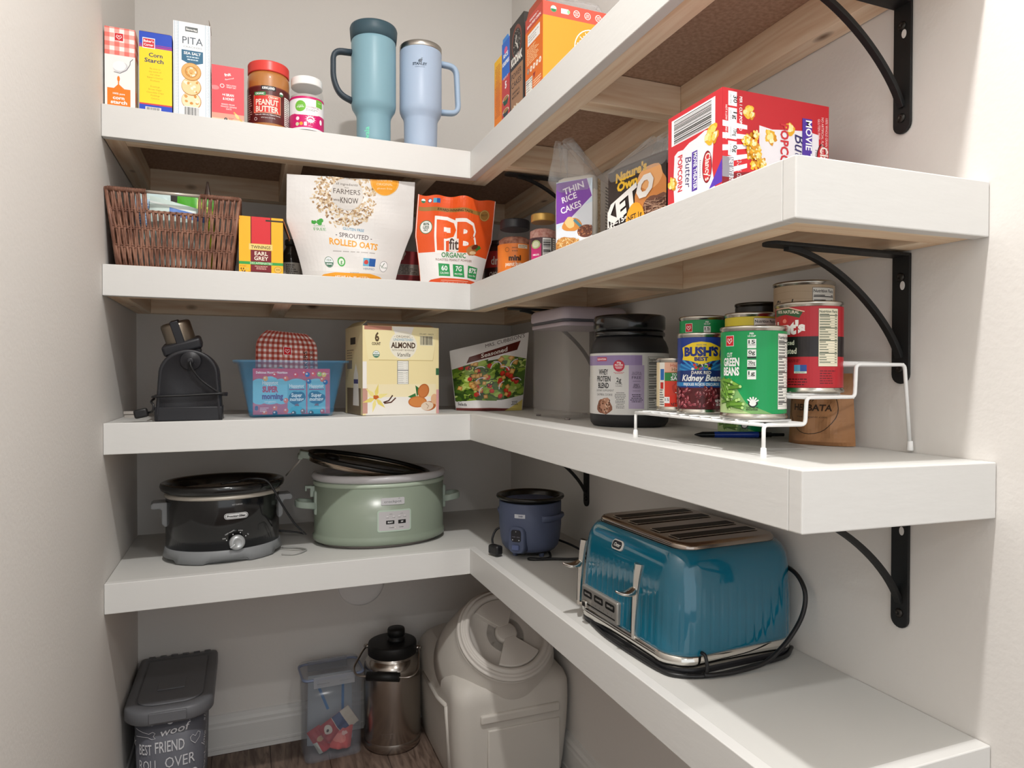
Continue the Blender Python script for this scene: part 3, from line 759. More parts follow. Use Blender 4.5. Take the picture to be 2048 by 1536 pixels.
# ------------------------------------------------------------------ top shelf, right arm
def spine_orange(w, h):
    s = [R(0, 0, w, h, '#f58a1f'), R(0, h*.86, w, h, '#fbc21d')]
    for k in range(6): s.append(R(0, h*(.5+.06*k), w, h*(.56+.06*k), ('#f4861f', '#f58f20', '#f69a20', '#f7a51f', '#f9b01f', '#fab91e')[k]))
    s += MICRO(w*.1, h*.3, w*.85, h*.93, 30, '#c8641a', 4, 'c', .5)+[LN([(w*.25, h*.08), (w*.5, h*.14), (w*.6, h*.08), (w*.4, h*.05)], w*.07, '#3a2416')]
    return s
z = top(1, .1, -.1)
carton('cereal_box', 'narrow orange and yellow carton, rearmost of the cartons on the top right shelf', 'box', .040, .20, -.1085, -.0590, z, .193, '#f49224', None, spine_orange, topcol='#f7b92a')
def spine_rice(w, h):
    s = [R(0, 0, w, h, '#c9423f'), R(0, h*.62, w, h, '#2f6fd0'), E(w*.5, h*.9, w*.2, h*.035, '#e3628f'), T('RICE', w*.5, h*.83, h*.04, '#fff', w=w*.6, bold=.04), T('KRISPIES', w*.5, h*.75, h*.04, '#fff', w=w*.85, bold=.04),
         T('POPS IT', w*.5, h*.6, h*.025, '#fff', w=w*.6), T('5', w*.5, h*.5, h*.07, '#fff', bold=.05)]
    for k, c in enumerate(('#24523a', '#333a40', '#2b6f8f')):
        y = h*(.38-.13*k); s += [E(w*.5, y, w*.4, h*.035, '#e8dcc6'), PL([(w*.12, y), (w*.88, y), (w*.7, y-h*.06), (w*.3, y-h*.06)], c), E(w*.5, y+h*.01, w*.3, h*.02, '#a97b3a')]
    s += [T('CEREAL', w*.5, h*.03, h*.03, '#3a1d1d', w=w*.7)]
    return s
carton('cereal_box', 'blue and red cereal box squeezed beside the dark brown pancake mix box', 'box', .040, .215, -.1590, -.1095, z, .213, '#bb3b3a', None, spine_rice, topcol='#2f6fd0',
       flaps=((-.02, .02, 'l', .008, -10, '#4a93e0'),))
def spine_kodiak(w, h):
    s = [R(0, 0, w, h, '#35312f'), R(w*.08, 0, w*.94, h*.56, '#a37a58'), E(w*.5, h*.8, w*.36, h*.155, '#7e4436'), E(w*.5, h*.79, w*.3, h*.13, '#2c2826')]
    rd = random.Random(5)
    for k in range(46):
        a = rd.uniform(0, 6.28); q = rd.uniform(.2, 1); s.append(BLOB(w*.5+w*.27*q*cos(a), h*.79+h*.12*q*sin(a), w*.018, '#9a958e', k, 8))
    s += [LN([(w*.5, h*.86), (w*.42, h*.8), (w*.52, h*.77), (w*.6, h*.72)], w*.05, '#d8d3cb')]
    s += [T('KODIAK', w*.5, h*.6, h*.075, '#f3efe6', w=w*.8, bold=.05), T('POWER', w*.48, h*.47, h*.055, '#3b2417', w=w*.7, bold=.01), T('CAKES', w*.48, h*.385, h*.055, '#3b2417', w=w*.7, bold=.01),
          T('BANANA &', w*.45, h*.32, h*.025, '#3b2417', w=w*.5, bold=.02), T('MAPLE MIX', w*.45, h*.28, h*.025, '#3b2417', w=w*.55, bold=.02)]
    s += [BLOB(w*.5, h*.05, w*.45, '#b5532a', 2, 24, .1, .8), BLOB(w*.5, h*.09, w*.36, '#d98b4c', 5, 24, .1, .5), E(w*.45, h*.12, w*.14, h*.02, '#f3d9a0')]
    for k in range(5): s.append(E(w*(.25+.09*k), h*(.18+.012*(k % 2)), w*.035, h*.022, '#e9dcc3', .6))
    return s
carton('pancake_mix_box', 'dark brown and black pancake mix box next to the big orange cereal box', 'box', .040, .215, -.2415, -.1600, z, .2265, '#34302e', None, spine_kodiak, topcol='#2b2826', inset_top=.002)
def spine_loft(w, h):
    s = [R(0, 0, w, h, '#e2701c'), R(0, h*.86, w, h, '#c34b3c'), T('ORGANIC +', w*.5, h*.94, h*.02, '#fff', w=w*.5, bold=.02), T('GRAIN FREE CEREAL', w*.5, h*.89, h*.025, '#fff', w=w*.8, bold=.02),
         R(w*.14, h*.7, w*.84, h*.82, '#f4f1ee')]
    s += MICRO(w*.2, h*.72, w*.78, h*.8, 3, '#b8b3b0', 2)+MICRO(w*.1, h*.5, w*.8, h*.68, 9, '#ffd9a8', 3)
    for k in range(5): s += [E(w*(.17+.17*k), h*.44, w*.065, h*.03, '#fdf3e8' if k else '#8f8a84'), E(w*(.17+.17*k), h*.44, w*.03, h*.013, '#e9a766')]
    s += [PL([(w*.45, h*.37), (w*.6, h*.37), (w*.52, h*.31)], '#9c2f2b')]+NUTR(w*.03, 0, w*.42, h*.36, n=12)+MICRO(w*.48, 0, w*.95, h*.3, 12, '#ffe3c2', 6)
    return s
def front_loft(w, h):
    s = [R(0, 0, w, h, '#e8922c'), R(0, h*.86, w, h, '#cc5445')]
    s += SEAL(w*.14, h*.935, h*.035)+[R(w*.24, h*.905, w*.34, h*.955, '#f3efec'), E(w*.34, h*.93, w*.02, h*.02, '#8cc08c')]
    for k in range(4): s += [RING(w*(.45+.15*k), h*.93, h*.036, h*.006, '#fbe9e4'), *MICRO(w*(.42+.15*k), h*.91, w*(.48+.15*k), h*.95, 3, '#fbe9e4', k, 'c')]
    cx, cy, r = w*.66, h*.6, h*.2
    s += [RING(cx, cy, r, r*.05, '#fff')]
    for k in range(28): a = 2*pi*k/28; q = .88 if k % 2 else .78; s.append(LN([(cx+r*.42*cos(a), cy+r*.42*sin(a)), (cx+r*q*cos(a), cy+r*q*sin(a))], r*.035, '#fff'))
    s += [RING(cx, cy, r*.4, r*.05, '#fff'), T('L', w*.36, h*.33, h*.09, '#fff', bold=.05), T('O', w*.5, h*.33, h*.09, '#fff', bold=.05), T('FT', w*.66, h*.33, h*.09, '#fff', bold=.05)]
    return s
z = top(1, .1, -.3)
BIGBOX = carton('cereal_box', 'large yellow orange cereal box with red top band, frontmost on the top right shelf', 'box', .040, .205, -.341, -.2505, z, .198, '#f7a32a', front_loft, spine_loft, topcol='#a4453a', inset_top=.012,
       flaps=((-.04, .04, 'l', .022, 12, '#a4442c'),))
def inner_bag():
    m = M(); rings = []
    for i in range(7):
        v = i/6; rings.append([(x*(1-.25*v)+.004*sin(k*1.1+i), y*(1-.5*v)+.003*sin(k*1.7+i*2), .19+.035*v+.003*sin(k*2.3)) for k, (x, y, _) in enumerate(rrect(.15, .08, .015, 6))])
    m.loft(rings, cap0=False); return m.obj('inner_bag', film, BIGBOX)
inner_bag()

# ------------------------------------------------------------------ second shelf: wicker basket and its bags
def wicker_basket():
    z = top(2, -.65, .1); t = thing('wicker_basket', 'brown woven basket with a pale bar handle, full of bags, by the left wall', 'basket', (-.649, .115, z))
    wk = mat('brown_wicker', '#6d4a3c', .42, spec=.45); color_noise(wk, '#734d3e', '#966c59', 40, detail=2)
    H = .1585
    xb, yb, xt, yt = .1085, .078, .127, .093     # half sizes bottom / top
    def P(side, s, v, off=0.0):     # side f b l r ; s -1..1
        a = xb+(xt-xb)*v; b = yb+(yt-yb)*v
        if side == 'f': return Vector((a*s, -b-off, v*H))
        if side == 'b': return Vector((a*s, b+off, v*H))
        if side == 'l': return Vector((-a-off, b*s, v*H))
        return Vector((a+off, b*s, v*H))
    cut = (-.44, .385, .745)        # hand hole in the front
    m = M(); rd = random.Random(4); bands = (.0, .28, .52, .745)
    for side, n in (('f', 44), ('b', 40), ('l', 28), ('r', 28)):
        for k in range(n):
            s0 = -1+2*(k+.5)/n; lean = rd.uniform(-.006, .006); vmax = 1.0
            if side in 'fb' and cut[0] < s0 < cut[1]: vmax = cut[2]
            r = .0027 if side in 'fb' else .0028
            pts = []
            for q in range(13):
                v = vmax*q/12; wig = .5*(1/n)*sin(v*pi*3.9+(pi if k % 2 else 0)); o = .0016*sin(v*pi*7.6+(0 if k % 2 else pi))
                pts.append(P(side, max(-1, min(1, s0+wig+lean*v)), v, o))
            m.tube(pts, r, 6)
    m.obj('woven_body', wk, t)
    m = M()
    for v in bands[1:]:
        for ph in (0, 1):
            pts = []
            for side, rev in (('f', 0), ('r', 0), ('b', 1), ('l', 1)):
                n = 44 if side in 'fb' else 28
                for k in range(n):
                    s0 = -1+2*(k+.5)/n; s0 = -s0 if rev else s0
                    pts.append(P(side, s0, v+(.012 if ph else -.012), .0035 if (k+ph) % 2 else -.001))
            m.tube(pts, .0011, 5, closed=True)
    m.obj('weave_band', wk, t)
    # rim wrapped in cane, bottom edge
    m = M()
    def rimrun(pts, r, turns=0):
        m.tube(pts, r, 8)
    zt = 1.0
    for a, b in ((P('f', -1, 1), P('f', cut[0], 1)), (P('f', cut[1], 1), P('f', 1, 1))): rimrun([a, b], .0045)
    rimrun([P('f', 1, 1), P('r', 0, 1)+Vector((0, 0, 0)), P('r', 1, 1)], .0045); rimrun([P('b', 1, 1), P('b', -1, 1)], .0045); rimrun([P('l', 1, 1), P('l', -1, 1)], .0045)
    rimrun(round_path([P('f', cut[0], 1), P('f', cut[0], cut[2]), P('f', cut[1], cut[2]), P('f', cut[1], 1)], .008), .0028)
    for sd in (-1, 1):
        for q in range(26):
            a = P('f', cut[0]+(-1-cut[0])*q/26, 1) if sd < 0 else P('f', cut[1]+(1-cut[1])*q/26, 1)
            pts = [a+Vector((.0022*k/8, .0052*cos(2*pi*k/8), .0052*sin(2*pi*k/8))) for k in range(9)]
            m.tube(pts, .0009, 4, cap=False)
    for c in ((1, -1), (1, 1), (-1, -1), (-1, 1)):
        m.tube([Vector((c[0]*xb, c[1]*yb, .002)), Vector((c[0]*xt, c[1]*yt, H))], .0036, 7)
    m.tube([Vector((sx*xb, sy*yb, .003)) for sx, sy in ((-1, -1), (1, -1), (1, 1), (-1, 1))], .0034, 7, closed=True)
    m.box(-xb, xb, -yb, yb, .001, .004)
    m.obj('rim', wk, t)
    m = M(); m.tube([P('f', cut[0]-.03, 1), P('f', cut[1]+.03, 1)], .0036, 12); m.obj('handle_bar', mat('pale_bar', '#c9c1b6', .3, .5), t, label='pale smooth bar handle')
wicker_basket()
def lattice_fn(S, nu, nv, umap, vmap, lift):
    """point on the triangulated nu x nv lattice of S, so that print lies exactly on the skin"""
    G = {}
    def g(i, j):
        if (i, j) not in G: G[(i, j)] = S(-1+2*i/nu, j/nv, -1)
        return G[(i, j)]
    def fn(u, v, h):
        a = max(0, min(nu-1e-6, umap(u)*nu)); b = max(0, min(nv-1e-6, vmap(v)*nv)); i, j = int(a), int(b); fu, fv = a-i, b-j
        A, B, C_, D_ = g(i, j), g(i+1, j), g(i+1, j+1), g(i, j+1)
        p = A+(B-A)*fu+(C_-B)*fv if fu >= fv else A+(D_-A)*fv+(C_-D_)*fu
        return p+Vector((0, -1, 0))*(h*1.2+lift)
    return fn
def crumple_bag(name, label, loc, W_, Dp, H, col, art=None, rotz=0, seed=1, mt=None, topw=.9, tilt=0, nu=22, nv=18, cat='bag', pinch=0.0, amp=.004, rnd=0.0):
    """standing soft bag: front and back skins joined at the side seams"""
    rd = random.Random(seed); ph = [rd.uniform(0, 6.28) for _ in range(6)]
    def prof(v): return Dp/2*(1-v**1.8)*min(1, (v*8)**.5+.75 if v < .05 else 1)+.0008
    def wd(v): return W_/2*(1-(1-topw)*v)*(1-pinch*sin(v*pi))*(1-rnd*max(0, (v-.78)/.22)**2.5)
    def S(u, v, side, h=0):     # u -1..1
        b = prof(v)*(1-abs(u)**2.6)
        wr = amp*(sin(7*u+ph[0]+5*v)*sin(6*v+ph[1])+.6*sin(13*u*v+ph[2])+.5*sin(11*v+4*u+ph[3]))*min(1, b*60)
        return Vector((wd(v)*u, side*(b+h)+wr*(1-abs(u)**3)*.6, H*v+tilt*u*v))
    m = M(col); m.tri = True
    for side in (-1, 1):
        rows = [[S(-1+2*i/nu, j/nv, side) for i in range(nu+1)] for j in range(nv+1)]
        if side > 0: rows = [list(reversed(r)) for r in rows]
        m.grid(rows)
    if art:
        fn = lattice_fn(S, nu, nv, lambda u: u/W_, lambda v: v/H, .0003)
        put(m, fn, art(W_, H), gu=W_/nu, gv=H/nv, clip=(W_*.005, 0, W_*.995, H*.999), diag=True)
    o = m.obj(name, mt or PP, None, loc, rotz); tag(o, label, cat)
    return o
zb = top(2, -.65, .1)+.01
crumple_bag('snack_bag', 'pale blue and white plastic bag stuffed in the left of the wicker basket', (-.695, .068, zb), .075, .035, .158, '#cfe4e4', lambda w, h: [R(0, h*.55, w*.75, h*.9, '#b9d3ea'), R(0, h*.3, w, h*.5, '#d8efe8')]+MICRO(w*.1, h*.5, w*.8, h*.85, 9, '#5a7fc0', 2), seed=3)
crumple_bag('snack_bag', 'white and blue plastic bag lying along the front of the wicker basket', (-.645, .050, zb), .12, .02, .136, '#d9ece6', lambda w, h: [R(w*.35, h*.78, w, h*.9, '#5c86d2'), R(0, h*.9, w, h*.93, '#eef7f4')], seed=9, tilt=-.012)
crumple_bag('snack_bag', 'bright green plastic bag sticking up in the wicker basket', (-.612, .070, zb), .080, .03, .158, '#4fae28', lambda w, h: [PL([(w*.4, 0), (w*.55, h*.97), (w, h*.8), (w, 0)], '#b9d932')]+MICRO(w*.6, h*.6, w*.9, h*.9, 6, '#5b8f1e', 2), seed=5)
crumple_bag('snack_bag', 'dark brown foil bag with a pointed corner rising behind the wicker basket handle', (-.590, .115, zb), .07, .034, .205, '#5f4a43', lambda w, h: [PL([(w*.5, h*.7), (w*.85, h*.7), (w*.6, h*.99)], '#d8cdc9')], seed=7, topw=.06, rotz=.3)

# tea carton
def art_tea(w, h):
    s = [R(0, 0, w, h, '#fdb827'), R(w*.26, 0, w*.73, h, '#5f1c1c'), R(w*.28, h*.5, w*.71, h, '#d92f35'), R(w*.6, h*.93, w, h*.96, '#3a3322'),
         R(w*.22, h*.42, w*.76, h*.53, '#e8c766'), R(w*.235, h*.43, w*.745, h*.52, '#efd484'), T('TWININGS', w*.49, h*.445, h*.055, '#2b1a12', w=w*.44, bold=.01),
         R(w*.27, h*.05, w*.72, h*.42, '#7a1b26'), T('EARL', w*.5, h*.33, h*.065, '#f7ead8', w=w*.3, bold=.02), T('GREY', w*.5, h*.245, h*.065, '#f7ead8', w=w*.32, bold=.02),
         R(0, h*.165, w, h*.215, '#3aa24b'), T('DECAFFEINATED', w*.5, h*.175, h*.035, '#f1f7e8', w=w*.5), T('Strength', w*.09, h*.125, h*.022, '#8f3b22'),
         T('24', w*.1, h*.01, h*.05, '#222', bold=.03), T('TEA BAGS NET 48g', w*.4, h*.015, h*.03, '#3a3322', w=w*.38), E(w*.88, h*.09, w*.09, h*.06, '#c9942c'), E(w*.88, h*.09, w*.075, h*.048, '#e6bd5b'), T('300', w*.88, h*.08, h*.028, '#6a4a12', w=w*.09)]
    s += MICRO(w*.35, h*.08, w*.65, h*.15, 3, '#e2b8a8', 2, 'c')
    for k in range(4): s.append(E(w*(.05+.05*k), h*.085, w*.015, h*.018, '#6b4a12' if k < 2 else '#c9c069'))
    return s
z = top(2, -.48, .05)
carton('tea_box', 'yellow and red tea box with a green stripe beside the wicker basket', 'box', -.5235, -.4315, .030, .100, z, .1265, '#f9b52b', art_tea, topcol='#7a5a30', inset_top=.002,
       flaps=((-.034, .006, 'r', .045, -160, '#f08a55'),), Rt=lambda w, h: [R(0, 0, w, h, '#8b5a45')])
def small_jar():
    m = M('#57504b'); t = jar('spice_bottle', 'small dark glass bottle half hidden between the tea box and the oats bag', 'bottle', -.405, .175, top(2, -.4, .17),
        [(.020, .001), (.023, .004), (.0235, .06), (.021, .075), (.014, .088), (.0135, .094)], mat('dark_glass', '#3a332e', .12, spec=.6), lab=(.0239, .012, .05, 1.6, '#d9d2c6', lambda r, h: MICRO(-.015, .004, .015, h-.004, 6, '#5a5550', 3)),
        ang=-pi/2, seg=48)
    m = ribbed_lid(.0155, .094, .108, 40); m.obj('lid', mat('dark_lid', '#2a2826', .4), t)
small_jar()

# oats pouch
def pouch(name, label, loc, H, Wb, Wt, Db, art, col, topz=None, recess=.05, seed=1, mt=None, rotz=0, cat='pouch', waist=0.0, skew=0.0, amp=.0025, edge=None, back=None):
    rd = random.Random(seed); ph = [rd.uniform(0, 6.28) for _ in range(6)]
    def wd(v): return (Wb+(Wt-Wb)*min(1, v/.55)**1.3 if v < .55 else Wt)/2*(1-waist*sin(pi*min(1, v*1.2)))
    def yc(v): return recess*v**1.3
    def prof(v): return Db/2*(1-v)**.8*(1 if v > .06 else .82+3*v)+.0007
    def S(u, v, side, h=0):
        e_ = abs(u)**2.2
        b = prof(v)*(1-e_)
        wr = amp*(sin(6*u+ph[0]+6*v)*sin(7*v+ph[1])+.6*sin(12*u*(v+.2)+ph[2])+.5*sin(15*v+3*u+ph[3]))*(1-e_)
        tz = (topz(u) if topz else 0)*v**3
        return Vector((wd(v)*u+skew*v, yc(v)+side*(b+h)+wr, H*v+tz))
    m = M(col); nu, nv = 30, 26; m.tri = True
    for side in (-1, 1):
        rows = [[S(-1+2*i/nu, j/nv, side) for i in range(nu+1)] for j in range(nv+1)]
        if side > 0: rows = [list(reversed(r)) for r in rows]
        m.grid(rows, col=col if side < 0 else (back or col))
    m.f([m.v(S(-1+2*i/nu, 0, -1)) for i in range(nu+1)]+[m.v(S(1-2*i/nu, 0, 1)) for i in range(1, nu)])
    fn = lattice_fn(S, nu, nv, lambda u: u/Wt, lambda v: v/H, .0003)
    put(m, fn, art(Wt, H), gu=Wt/nu, gv=H/nv, clip=(Wt*.004, H*.0, Wt*.996, H*.999), diag=True)
    o = m.obj(name, mt or PP, None, loc, rotz); tag(o, label, cat)
    return o
def art_oats(w, h):
    s = [R(0, 0, w, h, '#e9e6e3')]
    rd = random.Random(12); cx, cy = w*.44, h*.83
    for k in range(620):
        a = rd.uniform(0, 2*pi); q = rd.uniform(.115, .245) if rd.random() < .85 else rd.uniform(.1, .27)
        x, y = cx+w*q*cos(a), cy+w*q*sin(a)*1.0
        if y > h*.995: continue
        s.append(E(x, y, w*rd.uniform(.008, .015), w*rd.uniform(.005, .009), rd.choice(('#cdb28c', '#dcc6a3', '#bd9d75', '#e6d6bb', '#a9875f', '#d1b894', '#937250')), rd.uniform(0, 3), 8))
    s += [E(cx+.004, cy+.002, w*.125, w*.125, '#d8d3cd'), T('all ingredients', cx+.003, cy+w*.075, h*.024, '#4b3a30', w=w*.17), T('FROM', cx+.003, cy+w*.052, h*.012, '#4b3a30'),
          T('FARMERS', cx+.003, cy+w*.005, h*.05, '#4b3a30', w=w*.21), T('we', cx-w*.07, cy-w*.055, h*.03, '#4b3a30', w=w*.05), T('KNOW', cx+w*.03, cy-w*.065, h*.055, '#4b3a30', w=w*.14, bold=.01),
          E(w*.75, h*.985, w*.115, w*.105, '#f2a324'), RING(w*.75, h*.985, w*.108, w*.004, '#f7c874'), T('ONE OF THE', w*.75, h*.985, h*.022, '#fbe3b5', w=w*.12), T('ORIGINAL', w*.75, h*.945, h*.022, '#fbe3b5', w=w*.13), T('gluten free', w*.75, h*.91, h*.016, '#fbe3b5', w=w*.12)]
    s += [BLOB(w*.245, h*.55, w*.025, '#3fa33c', 2, 12, .4), BLOB(w*.2, h*.545, w*.018, '#3fa33c', 4, 12, .4), T('GLYPHOSATE', w*.235, h*.505, h*.013, '#5aa35a', w=w*.085), T('FREE', w*.235, h*.465, h*.028, '#5aa35a', w=w*.095),
          T('GLUTEN FREE', w*.505, h*.485, h*.026, '#3f93b8', w=w*.17, bold=.01, rot=-.06), T('- SPROUTED -', w*.51, h*.41, h*.044, '#5c4d4f', w=w*.31, bold=.01, rot=-.05),
          T('ROLLED OATS', w*.51, h*.325, h*.06, '#f0a530', w=w*.43, bold=.03, rot=-.06)]
    s += MICRO(w*.3, h*.26, w*.74, h*.29, 1, '#b5b0ac', 6, 'c', .3)
    s += SEAL(w*.27, h*.165, w*.043, '#2e6b4d', '#2e6b4d', '#ffffff', ('USDA', 'ORGANIC'))
    s += [E(w*.39, h*.175, w*.038, w*.038, '#4bb04c'), E(w*.39, h*.175, w*.026, w*.026, '#e9f5e5'), T('g', w*.39, h*.16, h*.035, '#2f8f35', bold=.02),
          T('INGREDIENTS', w*.52, h*.06, h*.015, '#2b2b2b', w=w*.09), R(w*.6, h*.14, w*.66, h*.22, '#6fb6d4'), R(w*.66, h*.14, w*.725, h*.22, '#2e5fa8'), BLOB(w*.63, h*.18, w*.02, '#d0433c', 3, 12),
          T('VERIFIED', w*.663, h*.105, h*.02, '#2e5f8a', w=w*.12), E(w*.82, h*.155, w*.045, w*.045, '#8a8a8a'), E(w*.82, h*.155, w*.041, w*.041, '#fff'), LN([(w*.785, h*.165), (w*.8, h*.145), (w*.825, h*.19)], w*.006, '#2d5f39'), T('NON GMO', w*.83, h*.135, h*.018, '#2d5f39', w=w*.06),
          ('p', [(w*.14, 0), (w*.86, 0), (w*.8, h*.045), (w*.68, h*.068), (w*.32, h*.068), (w*.2, h*.045)], '#f3a52a'), T('NET WT. 5 lbs (80 oz) 2.27 kg', w*.5, h*.012, h*.026, '#fff', w=w*.36, bold=.02)]
    return s
pouch('oats_pouch', 'large white oats pouch with a ring of rolled oats, leaning under the top shelf', (-.2765, .078, top(2, -.27, .06)), .235, .215, .293, .085, art_oats, '#e9e6e3', topz=lambda u: .006*u, recess=-.046, seed=4, amp=.003)
def art_pb(w, h):
    s = [R(0, 0, w, h, '#f1eeec'), R(0, h*.385, w, h, '#ec5a22'), ('p', [(0, h*.36), (w*.5, h*.385), (w, h*.34), (w, h*.4), (0, h*.4)], '#ec5a22'),
         R(w*.02, h*.825, w*.82, h*.87, '#a5793c'), T('AWARD-WINNING TASTE', w*.47, h*.832, h*.026, '#2c1a10', w=w*.45, bold=.02, rot=-.02), E(w*.86, h*.825, w*.07, w*.07, '#a5793c'), RING(w*.86, h*.825, w*.064, w*.008, '#d8b06a'), T('BEST', w*.86, h*.82, h*.02, '#3c2410', w=w*.08)]
    s += SEAL(w*.07, h*.94, w*.028)+[E(w*.15, h*.94, w*.026, w*.026, '#2c3f78'), E(w*.15, h*.94, w*.018, w*.018, '#fff'), R(w*.19, h*.915, w*.28, h*.965, '#5fb0cf'), R(w*.235, h*.915, w*.28, h*.965, '#2e5fa8')]
    s += [E(w*.12, h*.645, w*.075, w*.082, '#3a7d4f'), E(w*.12, h*.645, w*.067, w*.073, '#f6f3ee'), T('80%', w*.12, h*.665, h*.03, '#22543a', w=w*.07, bold=.03), T('LESS', w*.12, h*.63, h*.027, '#22543a', w=w*.07, bold=.03), T('FAT', w*.12, h*.6, h*.022, '#22543a', w=w*.05, bold=.03)]
    for b, c, g in ((.10, '#fbf7f3', .05), (.045, '#f4611f', 0)):
        s += [T('P', w*.37, h*.41-g*h*.15, h*(.31+g*.4), c, w=w*(.25+g), bold=b), T('B', w*.63, h*.395-g*h*.15, h*(.31+g*.4), c, w=w*(.25+g), bold=b)]
    s += [R(w*.37, h*.59, w*.42, h*.65, '#f6efe9')]
    s += [R(w*.4, h*.385, w*.53, h*.53, '#f6efe9'), T('fit', w*.465, h*.405, h*.125, '#55463f', w=w*.13, bold=.02)]
    s += [BLOB(w*.74, h*.42, w*.075, '#a5713f', 2, 20, .2, .9), BLOB(w*.69, h*.4, w*.05, '#b98452', 5, 20, .2), BLOB(w*.8, h*.45, w*.04, '#3f7f3a', 4, 12, .5), E(w*.76, h*.455, w*.05, w*.028, '#6d3220', .5), E(w*.74, h*.385, w*.05, w*.022, '#e6c79c', .1)]
    s += [T('ORGANIC', w*.47, h*.315, h*.055, '#3a8f4b', w=w*.34, bold=.02), T('ROASTED PEANUT POWDER', w*.48, h*.275, h*.025, '#8a5a48', w=w*.52),
          PL([(w*.25, h*.1), (w*.42, h*.1), (w*.41, h*.24), (w*.25, h*.245)], '#2f9b57'), PL([(w*.47, h*.1), (w*.65, h*.095), (w*.62, h*.235), (w*.46, h*.24)], '#2f9b57'), PL([(w*.7, h*.095), (w*.86, h*.085), (w*.86, h*.22), (w*.69, h*.235)], '#2f9b57'),
          T('60', w*.335, h*.165, h*.055, '#fff', w=w*.09, bold=.02), T('CALORIES', w*.335, h*.125, h*.022, '#fff', w=w*.13), T('7G', w*.55, h*.165, h*.055, '#fff', w=w*.09, bold=.02), T('PROTEIN', w*.55, h*.12, h*.022, '#fff', w=w*.12),
          T('87%', w*.78, h*.155, h*.055, '#fff', w=w*.13, bold=.02), T('less fat', w*.78, h*.115, h*.022, '#fff', w=w*.12),
          ('p', [(w*.05, 0), (w*.92, 0), (w*.84, h*.06), (w*.7, h*.075), (w*.28, h*.08), (w*.14, h*.06)], '#e9582a'), R(w*.28, h*.05, w*.72, h*.056, '#f6c7b0'), T('NET WT 30 OZ (1 LB 14 OZ) 850g', w*.5, h*.012, h*.025, '#fbe4da', w=w*.44, bold=.01)]
    s += [R(0, 0, w*.012, h, '#f4ece6'), R(w*.988, 0, w, h, '#f4ece6')]
    return s
pouch('peanut_powder_pouch', 'orange and white peanut powder pouch with a torn top, at the shelf corner', (-.0275, .075, top(2, -.02, .06)), .2155, .158, .199, .075, art_pb, '#ec5a22', topz=lambda u: .003*sin(9*u)+.003*sin(4*u+1), recess=-.045, seed=8, amp=.002, skew=.004)
# things behind the pouches
def hidden_box(name, label, cat, x0, x1, y0, y1, h, col, art):
    z = top(2, x0, y0); return carton(name, label, cat, x0, x1, y0, y1, z, h, col, art)
hidden_box('hidden_carton', 'dark red carton seen in the gap between the two pouches', 'box', -.160, -.085, .17, .22, .10, '#8f2f30',
    lambda w, h: [R(0, h*.1, w, h*.35, '#7a2527'), R(0, h*.38, w, h*.66, '#9a8f84')]+MICRO(w*.05, h*.4, w*.95, h*.64, 7, '#4d413b', 3)+[BLOB(w*.3, h*.9, w*.2, '#c9b9a8', 2)])
def choc():
    cx, cy = .128, .135; r = .043
    def lab(r, h):
        return [R(-r*2, 0, r*2, h, '#3a1a17'), R(-r*2, h*.5, r*2, h*.9, '#a62a26'), T('drink', -.002, h*.57, h*.2, '#cfc4ba', w=.05, bold=.02), T('CHOKOLADE', -.002, h*.28, h*.11, '#cfc4ba', w=.06, bold=.02), R(-.03, h*.08, .03, h*.2, '#6b3f2f')]
    t = jar('drink_tin', 'dark red chocolate drink tin half hidden behind the orange peanut pouch', 'tin', cx, cy, top(2, cx, cy), [(r*.97, .001), (r, .003), (r, .12), (r*.97, .1215)], mat('tin_brown', '#2c1714', .35), lab=(r+.0004, .008, .115, 1.9, '#3a1a17', lab), ang=radians(-110))
    m = M(); m.lathe([(r*1.0, .1215), (r*1.02, .123), (r*1.02, .131), (r*.98, .1325), (.01, .131)], 72); m.obj('lid', mat('tin_brown', '#2c1714', .35), t)
choc()
def pretzel_jar():
    cx, cy = .104, -.030; r = .0418; z = top(2, cx, cy)
    def lab(r, h):
        s = [R(-r*2, 0, r*2, h, '#f0842f'), T('mini', .001, h*.50, h*.155, '#3a2418', w=.03, bold=.05), T('peanut butter', .001, h*.34, h*.12, '#fff3e2', w=.047, bold=.02), T('FILLED', .003, h*.25, h*.06, '#7a3a14', w=.02, bold=.01),
             E(.0, h*.07, .011, h*.1, '#4a2a18'), E(.001, h*.06, .008, h*.08, '#c98c52'), RING(-.018, h*.82, .0055, .0008, '#5b2d14'), T('sweet', .001, h*.85, h*.06, '#4a2a18', w=.014), T('treats', .001, h*.76, h*.06, '#4a2a18', w=.014), R(.009, h*.86, .034, h*.97, '#f7e6cf')]
        return s+MICRO(.011, h*.87, .033, h*.96, 2, '#8a6a4a', 2)+MICRO(-.034, h*.1, -.02, h*.16, 2, '#fff', 2)
    t = jar('snack_jar', 'clear square-shouldered jar with an orange label and wide black lid', 'jar', cx, cy, z, [(r*.93, .001), (r, .006), (r, .112), (r*.96, .124), (r*.86, .131), (r*.84, .135)], clr,
        lab=(r+.0004, .012, .093, 1.75, '#f0842f', lab), ang=radians(-113), fill=([(r*.86, .006), (r*.93, .01), (r*.93, .105), (r*.7, .112)], color_noise(mat('pretzels', '#a8674a', .6), '#8d4f3a', '#c98c70', 90, detail=3)))
    m = ribbed_lid(r*.87, .133, .155, 90, .0007, .004); m.obj('lid', mat('black_ribbed_lid', '#26252a', .35), t)
pretzel_jar()
